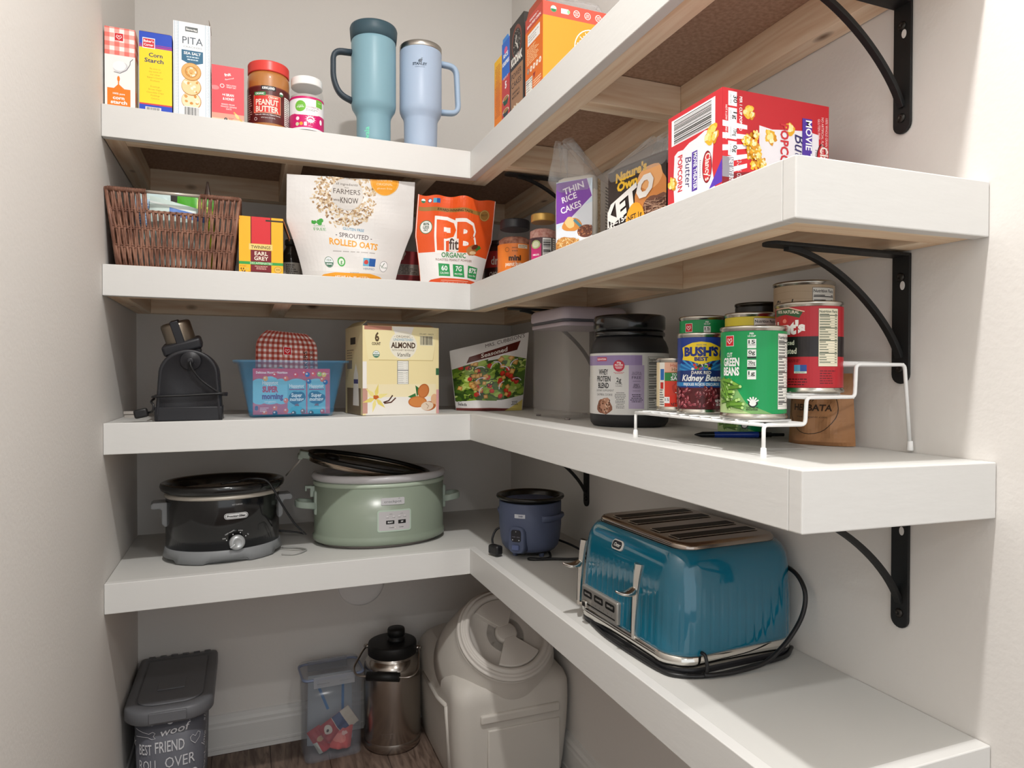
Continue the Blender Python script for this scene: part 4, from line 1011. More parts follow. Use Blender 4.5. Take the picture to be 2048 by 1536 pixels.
def salt_jar():
    cx, cy = .104, -.199; r = .0305; z = top(2, cx, cy)
    def lab(r, h):
        s = [R(-r*2, 0, r*2, h, '#4a2b33'), R(-.030, 0, -.004, h*.8, '#d3327a'), E(-.017, h*.78, .011, h*.14, '#b9c98a'), E(-.017, h*.78, .008, h*.1, '#e7eccb'), T('HIMALAYA', -.0165, h*.42, h*.06, '#fff', w=.016, bold=.02), T('pink salt', -.0165, h*.28, h*.06, '#fbd9e6', w=.016),
             *MICRO(-.026, h*.1, -.006, h*.2, 2, '#f6c3d8', 1, 'c')]
        s += BARS(-.001, h*.3, .019, h*.98, 5, vert=False, n=30)+[R(.019, h*.02, .021, h*.98, '#222')]+[R(.0225, 0, .033, h*.98, '#e9e6e0')]+MICRO(.0235, h*.02, .032, h*.95, 14, '#333', 4)
        return s
    t = jar('salt_jar', 'clear jar of pink salt with a gold lid beside the black-lidded jar', 'jar', cx, cy, z, [(r*.93, .001), (r, .005), (r, .098), (r*.9, .112), (r*.82, .118)], clr,
        lab=(r+.0004, .010, .078, 1.6, '#4a2b33', lab), ang=radians(-113), fill=([(r*.86, .005), (r*.93, .008), (r*.93, .095), (r*.6, .1)], color_noise(mat('pink_salt', '#d99a8c', .6), '#c98478', '#e8b9ac', 150, detail=2)))
    m = ribbed_lid(r*.87, .116, .133, 60, .0005, .003); m.obj('lid', mat('gold_lid', '#c9a25a', .35, .6), t)
salt_jar()
def gathered_bag(name, label, loc, w, d, h, hpeak, rotz, peak, col, art, sideart=None, cat='bag', seed=2):
    """block of food in a printed film sleeve with a loose gathered film top"""
    t = thing(name, label, cat, loc, rotz); rd = random.Random(seed)
    m = M(col); ph = [rd.uniform(0, 6.28) for _ in range(5)]
    rings = []
    for z, sc in ((0, .9), (.004, .98), (h*.3, 1.0), (h*.7, 1.0), (h*.9, .97), (h*.97, .9), (h, .75)):
        rings.append([(x*sc+.0012*sin(9*z/h+ph[0]+x*60), y*sc, z) for x, y, _ in rrect(w, d, .012, 4)])
    m.loft(rings)
    wob = lambda u, v: .00004*sin(40*u+ph[1])*sin(60*v+ph[2])
    if art: put(m, lambda u, v, hh: Vector((-w/2+u, -d/2-hh-.0014-wob(u, v), v)), art(w, h), gu=.01, gv=.01, clip=(.006, .0, w-.006, h*.93))
    if sideart: put(m, lambda u, v, hh: Vector((w/2+hh+.0014+wob(u, v), -d/2+u, v)), sideart(d, h), gu=.01, gv=.01, clip=(.006, .0, d-.006, h*.93))
    m.obj('printed_sleeve', PP, t)
    m = M(); rings = []; n = 40
    for q in range(9):
        v = q/8; zz = h*.80+(hpeak-h*.80)*v; sc = 1.04+.16*v/.3 if v < .3 else 1.20*(1-(v-.3)/.7)**.75*.8+.18+.16*max(0, v-.8)/.2
        ring = []
        base = rrect(w, d, .02, 9)
        for k, (x, y, _) in enumerate(base):
            a = k/len(base)*2*pi; wr = (.003+.010*v)*sin(a*7+ph[3]+v*3)*(.3+v)
            ring.append((x*sc+peak[0]*v+wr*cos(a)*.6, y*sc+peak[1]*v+wr*sin(a)*.6, zz+.006*v*sin(a*5+ph[4])))
        rings.append(ring)
    m.loft(rings, cap0=False, cap1=False); o = m.obj('film_top', film, t)
    return t
def art_rice(w, h):
    s = [R(0, 0, w, h, '#dfe4ec'), PL([(0, h*.38), (w*.1, h*.36), (w*.6, h*.6), (w, h*.66), (w, h), (0, h)], '#cfe0ee'), PL([(0, h*.42), (w*.35, h*.45), (w*.92, h*.72), (w*.8, h*.93), (w*.1, h*.92), (0, h*.9)], '#7d3fa8'),
         T('THIN', w*.5, h*.80, h*.075, '#f4ecf8', w=w*.5, bold=.02, rot=.25), T('RICE', w*.40, h*.695, h*.07, '#f4ecf8', w=w*.36, bold=.02, rot=.25), T('CAKES', w*.44, h*.575, h*.075, '#f4ecf8', w=w*.5, bold=.02, rot=.25),
         LN([(0, h*.41), (w*.35, h*.44), (w*.93, h*.71), (w*.8, h*.94)], w*.012, '#e9dff2'),
         BLOB(w*.45, h*.4, w*.22, '#d98f3f', 3, 20, .15, .7), BLOB(w*.4, h*.43, w*.12, '#f0c98a', 5, 16), LN([(w*.5, h*.46), (w*.68, h*.36)], w*.06, '#5a8f9c'), E(w*.78, h*.28, w*.24, h*.09, '#f4f4f6'), E(w*.78, h*.31, w*.2, h*.075, '#7a4636')]
    rd = random.Random(4)
    for k in range(60): s.append(E(w*(.78+rd.uniform(-.17, .17)), h*(.32+rd.uniform(-.05, .05)), w*.02, h*.007, rd.choice(('#a8653f', '#5e3226', '#c98c5f')), rd.uniform(0, 3), 8))
    s += [BLOB(w*.35, h*.13, w*.3, '#c98a45', 7, 24, .12, .85)]
    for k in range(170): s.append(E(w*(.35+rd.uniform(-.26, .26)), h*(.14+rd.uniform(-.1, .1)), w*.03, h*.006, rd.choice(('#e3b876', '#a86a2c', '#f3d9a4', '#d39a52')), rd.uniform(0, 3), 8))
    return s
def side_rice(w, h):
    s = [R(0, 0, w, h, '#e3ded6'), R(0, 0, w, h*.12, '#7d3fa8'), R(0, h*.12, w*.22, h, '#cdb894')]
    rd = random.Random(8)
    for k in range(80): s.append(E(w*rd.uniform(0, .2), h*rd.uniform(.12, .95), w*.025, h*.01, rd.choice(('#efe0c2', '#b99a68', '#a38352')), rd.uniform(0, 3), 8))
    return s+MICRO(w*.5, h*.2, w*.85, h*.9, 18, '#4a4a4a', 3)
gathered_bag('rice_cake_bag', 'clear film bag of rice cakes with a purple label and crumpled gathered top', (.106, -.392, top(2, .1, -.4)), .086, .094, .158, .232, radians(-50), (-.034, -.012), '#d8d2c8', art_rice, side_rice)
def art_buns(w, h):
    s = [R(0, 0, w, h, '#2e2522'), BLOB(w*.74, h*.52, w*.24, '#d98c4a', 3, 24, .12, .9), BLOB(w*.72, h*.7, w*.2, '#f0b173', 6, 20, .12, .6), BLOB(w*.82, h*.3, w*.2, '#7a5040', 4, 24, .2, .8), BLOB(w*.9, h*.12, w*.16, '#c9824a', 5, 20, .15, .8), BLOB(w*.8, h*.12, w*.06, '#b33a3c', 5)]
    rd = random.Random(3)
    for k in range(60): s.append(LN([(w*(.72+rd.uniform(-.1, .26)), h*(.32+rd.uniform(-.1, .1))), (w*(.74+rd.uniform(-.1, .26)), h*(.32+rd.uniform(-.1, .1)))], w*.008, rd.choice(('#a9836d', '#5e3d31', '#c9a48a'))))
    s += [T("Nature's", w*.42, h*.79, h*.11, '#f2c230', w=w*.5, bold=.05, rot=.06, shear=.1), T('Own', w*.36, h*.66, h*.11, '#f2c230', w=w*.34, bold=.05, rot=.06, shear=.1)]
    s += [T('KETO', w*.4, h*.38, h*.23, '#f1eeea', w=w*.85, bold=.06, rot=.35, shear=.2), T('1g-15g=', w*.27, h*.24, h*.07, '#f1eeea', w=w*.34, bold=.03, rot=.15), T('SOFT', w*.08, h*.17, h*.07, '#f1eeea', bold=.02, rot=.1), T('WHITE', w*.12, h*.07, h*.07, '#f1eeea', bold=.02, rot=.1),
          T('BUNS', w*.4, h*.05, h*.05, '#e2a13a', rot=.1), ('p', [(w*.5+w*.15*cos(2*pi*k/24), h*.2+h*.24*sin(2*pi*k/24)) for k in range(24)], '#f0a82c'), T('NET 1g', w*.5, h*.23, h*.075, '#2e2522', w=w*.22, bold=.02, rot=.12), T('CARBS', w*.5, h*.11, h*.075, '#2e2522', w=w*.22, bold=.02, rot=.12)]
    return s
gathered_bag('burger_bun_bag', 'black and yellow film bag of buns, leaning between the rice cakes and the popcorn box', (.118, -.625, top(2, .1, -.6)), .150, .085, .128, .165, radians(-80), (.03, .0), '#3a302b', art_buns, None, seed=6)
def art_pop_left(w, h):
    r_ = -pi/2
    s = [R(0, 0, w, h, '#d0333b')]+BARS(w*.07, h*.69, w*.88, h*.955, 6, vert=False, n=32)
    s += [PL([(w*.14, 0), (w*.11, h*.3), (w*.13, h*.58), (w*.2, h*.61), (w*.3, h*.6), (w*.42, h*.64), (w*.55, h*.65), (w*.7, h*.68), (w*.83, h*.66), (w*.85, h*.5), (w*.83, h*.3), (w*.88, h*.1), (w*.88, 0)], '#efeaf0'), PL([(w*.78, h*.1), (w, h*.12), (w, h*.34)], '#5b3bb5')]
    s += [T('POPCORN', w*.2, h*.375, h*.075, '#d0333b', w=h*.37, bold=.03, rot=r_), T('Butter', w*.345, h*.36, h*.1, '#2d2a66', w=h*.30, rot=r_, shear=.2), R(w*.47, h*.14, w*.57, h*.53, '#5336a0'), T('MOVIE THEATER', w*.5, h*.335, h*.055, '#fff', w=h*.36, bold=.02, rot=r_),
          *MICRO(w*.61, h*.24, w*.635, h*.42, 9, '#8a8594', 2), E(w*.745, h*.32, w*.085, h*.155, '#7a1822'), E(w*.745, h*.32, w*.072, h*.14, '#d0333b'), T("Clancy's", w*.715, h*.32, h*.075, '#f6efe6', w=h*.26, bold=.02, rot=r_)]
    return s+POPC(w*.82, h*.6, w*.13, 3)+POPC(w*.09, h*.3, w*.09, 8)
def art_pop_front(w, h):
    r_ = -pi/2
    s = [R(0, 0, w, h, '#c4262f'), PL([(0, 0), (w*.3, 0), (w*.28, h*.25), (0, h*.2)], '#7d1a22')]
    for k in range(5): s.append(PL([(0, h*(.18+.115*k)), (w*.22, h*(.28+.09*k)), (w*.22, h*(.32+.09*k)), (0, h*(.235+.115*k))], '#efeaf0'))
    s += [PL([(w*.33, h*.1), (w*.33, h*.7), (w*.45, h*.68), (w*.6, h*.7), (w*.78, h*.72), (w*.9, h*.7), (w*.9, 0), (w*.4, 0)], '#ece8ee')]
    for k, (a, b, c) in enumerate((('30', 'CALORIES', '#fff'), ('1g', 'SAT FAT', '#fff'), ('70mg', 'SODIUM', '#fff'), ('0g', 'SUGARS', '#fff'))):
        v = h*(.84-.155*k); s += [R(w*.05, v, w*.125, v+h*.135, c), T(a, w*.095, v+h*.065, h*.045, '#222', w=h*.07, bold=.02, rot=r_), T(b, w*.065, v+h*.065, h*.018, '#222', rot=r_)]
    s += [T('PER 1 CUP POPPED', w*.15, h*.78, h*.03, '#fff', w=h*.32, bold=.02, rot=r_), T('NOT A LOW CALORIE FOOD', w*.025, h*.68, h*.02, '#fff', w=h*.32, rot=r_)]
    for k in range(26):
        rd = random.Random(k+40); q = rd.random(); s += POPC(w*(.2+.2*q+.05*rd.uniform(-1, 1)), h*(.62-.42*q+.08*rd.uniform(-1, 1)), w*.04, k+30)
    s += POPC(w*.235, h*.8, w*.06, 3)+POPC(w*.43, h*.6, w*.06, 5)+POPC(w*.62, h*.72, w*.055, 7)
    s += [T('POPCORN', w*.53, h*.475, h*.095, '#d0333b', w=h*.55, bold=.03, rot=r_), T('Butter', w*.665, h*.46, h*.13, '#2d2a66', w=h*.42, rot=r_, shear=.2), R(w*.735, h*.0, w*.83, h*.84, '#5336a0'), T('MOVIE THEATER', w*.77, h*.45, h*.075, '#fff', w=h*.75, bold=.02, rot=r_),
          T('PREMIUM', w*.865, h*.45, h*.03, '#555', w=h*.2, rot=r_), E(w*.93, h*.42, w*.055, h*.2, '#5b161e'), E(w*.93, h*.42, w*.045, h*.18, '#c4262f'), T("Clancy's", w*.915, h*.42, h*.1, '#f6efe6', w=h*.34, bold=.02, rot=r_),
          T('100% WHOLE GRAIN POPCORN', w*.965, h*.66, h*.03, '#f3d5d3', w=h*.44, rot=r_), T('NO ARTIFICIAL FLAVORS', w*.925, h*.7, h*.03, '#f3d5d3', w=h*.36, rot=r_), T('GLUTEN FREE', w*.89, h*.76, h*.03, '#f3d5d3', w=h*.2, rot=r_)]
    s += [R(w*.0, h*.17, w*.1, h*.36, '#8a8790'), T('12-2.55 OZ BAGS', w*.13, h*.2, h*.05, '#c9c5cc', w=h*.3, rot=r_), T('NET WT 30.6 OZ', w*.06, h*.2, h*.05, '#fff', w=h*.3, rot=r_)]
    return s
z = top(2, .1, -.85)
carton('popcorn_box', 'large red popcorn box at the front right end of the second shelf', 'box', .0335, .2035, -.8980, -.7835, z, .1310, '#c9303a', art_pop_front, art_pop_left, topcol='#c9303a')

# ------------------------------------------------------------------ third shelf
def grater():
    z = top(3, -.62, .05); t = thing('electric_grater', 'black arched electric appliance with a cord wrapped around it and a metal drum on top', 'appliance', (-.6235, .065, z))
    body = mat('black_plastic', '#232327', .42, spec=.45); noise_bump(body, 300, .08, .001, 2)
    def ring(y, s, r_, zc=.098, hw0=.0655, base=.0):
        pts = []; n = 24
        pts.append((-hw0*s, y, base)); 
        for k in range(5): q = (k+1)/6; pts.append((-(hw0+(r_-hw0)*q)*s, y, base+(zc-base)*q))
        for k in range(n+1): a = pi-pi*k/n; pts.append((r_*s*cos(a), y, zc+r_*.93*s*sin(a)))
        for k in range(5): q = 1-(k+1)/6; pts.append(((hw0+(r_-hw0)*q)*s, y, base+(zc-base)*q))
        pts.append((hw0*s, y, base)); return pts
    m = M(); rings = [ring(.055, .94, .058), ring(.05, 1, .0585), ring(-.043, 1, .0585), ring(-.048, .99, .0585), ring(-.050, .965, .058), ring(-.050, .90, .0575, .096), ring(-.0465, .87, .057, .095), ring(-.0465, .02, .05, .05)]
    rings[5] = [(x, y, max(z_, .0)) for x, y, z_ in rings[5]]
    m.loft([list(reversed(r)) for r in rings]); m.obj('housing', body, t)
    m = M(); m.lathe([(.0205, 0), (.0205, .003), (.019, .0045), (.008, .005), (.0065, .010), (.004, .011)], 40); m.xform(Matrix.Translation((.004, -.0465, .1275)) @ Matrix.Rotation(pi/2, 4, 'X')); m.obj('cord_boss', body, t)
    m = M(); m.box(-.0655, .0655, -.0495, .045, .0, .030, bev=.002); m.obj('base_skirt', body, t)
    cord = mat('black_cord', '#1b1b1d', .38, spec=.5)
    p = [(.004, -.058, .1265), (.005, -.062, .118), (.012, -.060, .104), (.026, -.058, .086), (.044, -.058, .071), (.058, -.056, .061), (.066, -.052, .056), (.0705, -.03, .054), (.071, .0, .053), (.069, .045, .052), (.03, .060, .052), (-.03, .060, .052), (-.069, .045, .052), (-.0705, 0, .051), (-.0695, -.045, .051),
         (-.058, -.0555, .0525), (-.01, -.056, .054), (.035, -.056, .0565), (.068, -.0535, .058), (.074, -.03, .058), (.0735, .0, .057)]
    m = M(); m.tube(smooth_path(p, 7), .0024, 8)
    p = [(-.071, .0, .046), (-.073, -.02, .043), (-.071, -.048, .040), (-.066, -.056, .034), (-.068, -.056, .022), (-.076, -.048, .019)]
    m.tube(smooth_path(p, 7), .0024, 8); m.obj('power_cord', cord, t)
    m = M(); m.box(-.103, -.077, -.057, -.039, .008, .027, bev=.004, rot=Matrix.Rotation(radians(-12), 3, 'Y'))
    o = m.obj('plug', cord, t)
    m = M()
    for s_ in (-.0045, .0045): m.box(-.121, -.1025, -.0485+s_-.0006, -.0485+s_+.0006, .0125-s_*.9, .0185-s_*.9)
    m.obj('plug_prongs', steel, o)
    # tilted drum on top
    ax = Matrix.Translation((-.012, .012, .150)) @ Matrix.Rotation(radians(-17), 4, 'Y') @ Matrix.Rotation(radians(8), 4, 'X')
    m = M(); m.box(-.040, .040, -.036, .036, .0, .024, bev=.006, seg=3); m.box(-.033, .033, -.031, .031, -.012, .002, bev=.003); m.xform(ax); m.obj('drum_housing', body, t)
    m = M(); seg = 72; rings = []
    for r_, z_ in ((.030, .020), (.0305, .024), (.0305, .060), (.029, .064), (.024, .066), (.01, .0665)):
        rings.append([(r_*cos(2*pi*k/seg), r_*sin(2*pi*k/seg), z_) for k in range(seg)])
    m.loft(rings); m.xform(ax); m.obj('steel_drum', mat('dark_steel', '#8a8073', .3, .9), t)
    m = M(); m.box(-.0085, .0085, -.034, -.026, .016, .067, bev=.002); m.box(-.0085, .0085, -.034, .02, .063, .0695, bev=.002); m.xform(ax); m.obj('drum_latch', body, t)
grater()

def blue_bin():
    z = top(3, -.41, .1); t = thing('blue_bin', 'translucent blue plastic bin holding a pink snack box and a flour bag', 'bin', (-.411, .145, z))
    bl = mat('blue_translucent', '#4aa8dc', .18, spec=.5, alpha=.19)
    H = .130; wb, db, wt, dt = .187, .165, .236, .205
    def rg(f, inset, z_): return [(x, y, z_) for x, y, _ in rrect((wb+(wt-wb)*f)-2*inset, (db+(dt-db)*f)-2*inset, .014-inset*.5, 6)]
    m = M()
    m.loft([rg(0, .003, .0), rg(.0, 0, .004), rg(.12, 0, .018), rg(.13, .0012, .019), rg(.97, -.0005, H-.006), rg(.97, -.009, H-.006), rg(.99, -.0095, H-.004), rg(1, -.009, H), rg(1, .0, H), rg(.96, .003, H-.006), rg(.03, .003, .004)], cap0=True, cap1=True)
    m.obj('bin_shell', bl, t)
    def art(w, h):
        s = [R(0, 0, w, h, '#c8505c'), R(0, h*.83, w, h, '#c23f5e'), T('Delicious Morning Nutrition', w*.24, h*.89, h*.05, '#fff', w=w*.4, bold=.02)]
        for cx, r_ in ((.22, .2), (.08, .14), (.36, .14)): s.append(E(w*cx, h*.5, w*r_, h*.28, '#8fd0e6'))
        s += [E(w*.22, h*.68, w*.11, h*.15, '#8fd0e6'), T('Happytot', w*.22, h*.65, h*.085, '#fff', w=w*.2, bold=.02), T('SUPER', w*.22, h*.49, h*.12, '#c8213c', w=w*.2, bold=.06), T('morning', w*.25, h*.34, h*.12, '#6a2a7e', w=w*.27, bold=.05), T('organic', w*.22, h*.26, h*.05, '#fff', w=w*.15)]
        for cx in (.56, .82):
            s += [R(w*(cx-.12), h*.02, w*(cx+.12), h*.74, '#76b9cf'), E(w*cx, h*.68, w*.12, h*.1, '#8fd0e6'), T('Happytot', w*cx, h*.58, h*.08, '#fff', w=w*.19, bold=.02), R(w*(cx-.1), h*.53, w*(cx+.1), h*.555, '#a03a6a'),
                  BLOB(w*cx, h*.36, w*.105, '#2f5d80', int(cx*50), 18, .2, .9), T('Super', w*cx, h*.38, h*.08, '#fff', w=w*.14, bold=.03), T('morning', w*cx, h*.29, h*.08, '#fff', w=w*.18, bold=.03), BLOB(w*cx, h*.18, w*.03, '#8f3a2a', 2, 10), E(w*cx, h*.08, w*.09, h*.1, '#4fb3c9')]
        for i, (x, y, c) in enumerate(((.55, .86, '#e02430'), (.66, .9, '#e0352a'), (.7, .87, '#2c5fae'), (.78, .88, '#e8442c'), (.86, .88, '#9fc24a'), (.92, .87, '#e5c33a'), (.42, .78, '#f06a1f'), (.72, .72, '#2c6fb8'), (.9, .76, '#f06a1f'), (.94, .7, '#2558a8'), (.16, .78, '#f3b23a'), (.28, .86, '#d8303a'), (.42, .3, '#f0641f'), (.28, .14, '#f0641f'), (.15, .04, '#f06a1f'), (.28, .03, '#222d5e'), (.42, .08, '#e9551f'), (.52, .02, '#333'), (.64, .06, '#8a4a2a'), (.75, .02, '#333'), (.9, .05, '#c8342a'))):
            s += [E(w*x, h*y, w*.032, h*.055, c), E(w*(x-.008), h*(y+.015), w*.012, h*.018, '#fbe3d6')]
        s += [T('8', w*.045, h*.1, h*.09, '#1f3566', bold=.04), *MICRO(w*.09, h*.06, w*.2, h*.16, 3, '#f6d6d6', 2), T('stage 4', w*.95, h*.88, h*.03, '#fff', w=w*.06)]
        return s
    b = carton('snack_pouch_box', 'pink and light blue snack pouch box standing inside the blue bin', 'box', -.4955, -.3245, .078, .118, z+.0055, .106, '#c8505c', art, topcol='#b04a58')
    # flour bag with gingham top
    def flour(w, h):
        s = [R(0, 0, w, h, '#e9e6e2'), PL([(0, h*.5), (w, h*.5), (w, h*.4), (0, h*.35)], '#b9a79d')]+GING(0, h*.52, w, h, .0062, '#f3e7e2', '#c97a6e', '#a8402f')
        s += HEART(w*.5, h*.76, w*.065)+[T('BAKERS', w*.82, h*.62, h*.05, '#4a342e', w=h*.3, rot=pi/2, bold=.02), BLOB(w*.38, h*.5, w*.08, '#8a8a8e', 2, 20, .1), E(w*.3, h*.52, w*.1, h*.03, '#c9a98f'), T('PURPOSE', w*.93, h*.66, h*.05, '#555', w=h*.25, rot=pi/2)]
        return s
    crumple_bag('flour_bag', 'paper flour bag with red gingham top rising out of the blue bin', (-.416, .175, z+.006), .150, .085, .196, '#c98f84', flour, seed=11, topw=.95, tilt=-.004, mt=PM, amp=.005, rnd=.35)
blue_bin()

def almond():
    z = top(3, -.16, .1)
    def F(w, h):
        s = [R(0, 0, w, h, '#f3e3ae'), R(w*.04, 0, w*.96, h*.345, '#f4e7bf'), R(w*.04, 0, w*.96, h*.2, '#efebe4'), R(w*.0, h*.02, w*.06, h*.3, '#c99a8c'), R(w*.0, h*.3, w*.05, h*.6, '#f4f0ea'), R(w*.44, h*.345, w*.59, h*.62, '#7f8087')]
        s += NUTR(w*.445, h*.345, w*.585, h*.5, title='', n=6)+NUTR(w*.445, h*.505, w*.585, h*.61, title='', n=4)
        s += [PL([(w*.02, h), (w*.98, h), (w*.92, h*.612), (w*.08, h*.612)], '#d9c58c'), PL([(w*.01, h), (w*.985, h), (w*.915, h*.622), (w*.07, h*.622)], '#f5e8b6'), R(w*.02, h*.955, w*.37, h, '#bd8470'), PL([(w*.37, h), (w*.66, h), (w*.62, h*.9), (w*.42, h*.9)], '#eeeae4'), E(w*.52, h*.79, w*.18, h*.16, '#f1ecdc')]
        s += [T('6', w*.18, h*.83, h*.095, '#5a4630', w=w*.055, bold=.04), T('COUNT', w*.17, h*.785, h*.03, '#5a4630', w=w*.11, bold=.04), T('- ORGANIC -', w*.52, h*.875, h*.026, '#6a5a44', w=w*.24), T('UNSWEETENED', w*.52, h*.838, h*.028, '#79a9c4', w=w*.26, bold=.01),
              T('ALMOND', w*.52, h*.758, h*.062, '#4a3220', w=w*.32, bold=.035), T('NON-DAIRY BEVERAGE', w*.52, h*.723, h*.02, '#8a7a5c', w=w*.29), T('Vanilla', w*.52, h*.66, h*.045, '#2c241c', w=w*.18, shear=.25)]
        s += SEAL(w*.17, h*.682, w*.045, '#3d7d5c', '#3d7d5c', '#fff', ('USDA', 'ORGANIC'))
        s += BARS(w*.74, h*.79, w*.92, h*.905, 5, bg='#e8e0c0')+[T('ITM./ART. 1300273', w*.83, h*.915, h*.016, '#333', w=w*.19)]
        for k in range(6):  # flower
            a = k*pi/3+.3; s.append(PL([(w*.16, h*.19), (w*.16+w*.07*cos(a-.35), h*.19+h*.075*sin(a-.35)), (w*.16+w*.17*cos(a), h*.19+h*.165*sin(a)), (w*.16+w*.07*cos(a+.35), h*.19+h*.075*sin(a+.35))], '#e9d674' if k % 2 else '#f1e394'))
        s += [BLOB(w*.165, h*.2, w*.03, '#c9662a', 4, 14, .4), LN([(w*.26, h*.14), (w*.33, h*.16), (w*.38, h*.22)], w*.016, '#4a2a22'), LN([(w*.27, h*.13), (w*.36, h*.14), (w*.42, h*.19)], w*.016, '#5a3328')]
        s += [PL([(w*.68, h*.33), (w*.7, h*.2), (w*.76, h*.28)], '#2f6b3a'), PL([(w*.58, h*.2), (w*.7, h*.16), (w*.68, h*.24)], '#3a7a42'), E(w*.79, h*.265, w*.075, h*.085, '#b96a35', -.4), E(w*.79, h*.265, w*.06, h*.07, '#cc7c43', -.4), E(w*.71, h*.14, w*.125, h*.065, '#c2733c'), E(w*.71, h*.14, w*.11, h*.053, '#d38748'),
              E(w*.86, h*.09, w*.1, h*.055, '#b96a35', .1), E(w*.84, h*.09, w*.085, h*.05, '#e5d2bc', .1), LN([(w*.82, h*.12), (w*.86, h*.09), (w*.84, h*.06)], w*.01, '#b59c84'), E(w*.94, h*.17, w*.05, h*.06, '#e3b48c'), R(w*.965, 0, w, h*.28, '#d9a0a0'), R(w*.96, h*.45, w, h*.53, '#3a6b47')]
        return s
    def Lf(w, h):
        s = [R(0, 0, w, h, '#d9cb9e'), R(w*.1, 0, w*.9, h*.3, '#7a6a52'), R(w*.3, h*.8, w*.6, h*.88, '#3a352c'), R(w*.1, h*.52, w*.4, h*.62, '#8d8a80'), PL([(w*.45, h*.1), (w*.8, h*.1), (w*.75, h*.45), (w*.62, h*.58), (w*.5, h*.45)], '#e8e4da'), R(w*.5, h*.35, w*.75, h*.4, '#4a4a7a')]
        return s+MICRO(w*.1, h*.63, w*.5, h*.75, 4, '#8a7d60', 2)
    t = carton('beverage_carton', 'cream coloured almond beverage carton in the middle of the third shelf', 'carton', -.0975, .0975, -.070, .070, z, .213, '#efdfa9', F, Lf, topcol='#5a4636', inset_top=.006,
        flaps=((-.085, .085, 'f', .02, 70, '#e6d59c'), (-.06, .06, 'l', .02, 50, '#d9c99a'), (-.05, .06, 'b', .03, 80, '#b59a6c')))
    t.location = (-.1675, .125, z); t.rotation_euler = (0, 0, .15)
almond()

def art_salad(w, h):
    rd = random.Random(21); s = [R(0, 0, w, h, '#efebe8'), R(0, h*.15, w, h*.72, '#3f5a22')]
    for k in range(150):
        s.append(BLOB(w*rd.uniform(0, 1), h*rd.uniform(.16, .76), w*rd.uniform(.03, .08), rd.choice(('#7f9e34', '#a8c255', '#5c7f26', '#8fae3e', '#c4d678', '#4a6b22', '#2f4a1c')), k, 12, .5, .7))
    for k in range(26): x, y = w*rd.uniform(.05, .95), h*rd.uniform(.2, .7); s += [BLOB(x, y, w*.035, '#b92a1c', k, 12, .15), BLOB(x+w*.004, y+h*.006, w*.022, '#d8402c', k, 10, .15)]
    for k in range(11): x, y = w*rd.uniform(.05, .95), h*rd.uniform(.2, .72); s += [RING(x, y, w*.028, w*.013, '#2e2622')]
    for k in range(26):
        x, y, a, q = w*rd.uniform(.06, .94), h*rd.uniform(.2, .72), rd.uniform(0, 3), w*rd.uniform(.035, .052)
        s += [PL([(x+q*cos(a+j*pi/2+rd.uniform(-.15, .15)), y+q*sin(a+j*pi/2)) for j in range(4)], '#a8702e'), PL([(x+q*.84*cos(a+j*pi/2), y+q*.84*sin(a+j*pi/2)) for j in range(4)], '#d9a050'), BLOB(x, y, q*.4, '#e8bf76', k, 10, .4)]
    for k in range(9):
        x, y, a = w*rd.uniform(.1, .9), h*rd.uniform(.25, .65), rd.uniform(0, 3); s.append(LN([(x+w*.09*cos(a+q), y+w*.09*sin(a+q)) for q in (0, .4, .8, 1.2, 1.6)], w*.012, '#e6dcea'))
    s += [PL([(0, 0), (w, 0), (w, h*.2), (w*.6, h*.14), (w*.3, h*.16), (0, h*.14)], '#e6e3e2'), PL([(0, h*.68), (w*.3, h*.73), (w*.7, h*.76), (w, h*.66), (w, h), (0, h)], '#efebe8'), PL([(0, h*.0), (w, 0), (w, h*.02), (w*.5, h*.045), (0, h*.04)], '#8a3a34'),
          PL([(w*.2, h*.74), (w*.86, h*.80), (w*.9, h*.915), (w*.24, h*.83)], '#5d1f16'), T('Seasoned', w*.56, h*.795, h*.058, '#f3ece4', w=w*.34, bold=.02, rot=.09, shear=.1), T("MRS. CUBBISON'S", w*.7, h*.935, h*.05, '#4a3a36', w=w*.5, rot=.06), T('Salads', w*.1, h*.08, h*.045, '#3a3a3a', w=w*.13, bold=.02, rot=-.1),
          PL([(w*.72, 0), (w*.99, 0), (w*.99, h*.14)], '#e3d073'), *MICRO(w*.8, h*.07, w*.93, h*.13, 3, '#3a3a3a', 3, 'c')]
    return s
crumple_bag('crouton_bag', 'crouton bag printed with a green salad, slumped in the shelf corner', (.105, .160, top(3, .1, .1)), .180, .085, .186, '#e9e5e2', art_salad, rotz=radians(-17), seed=15, topw=1.20, tilt=.026, amp=.006, nu=34, nv=28)

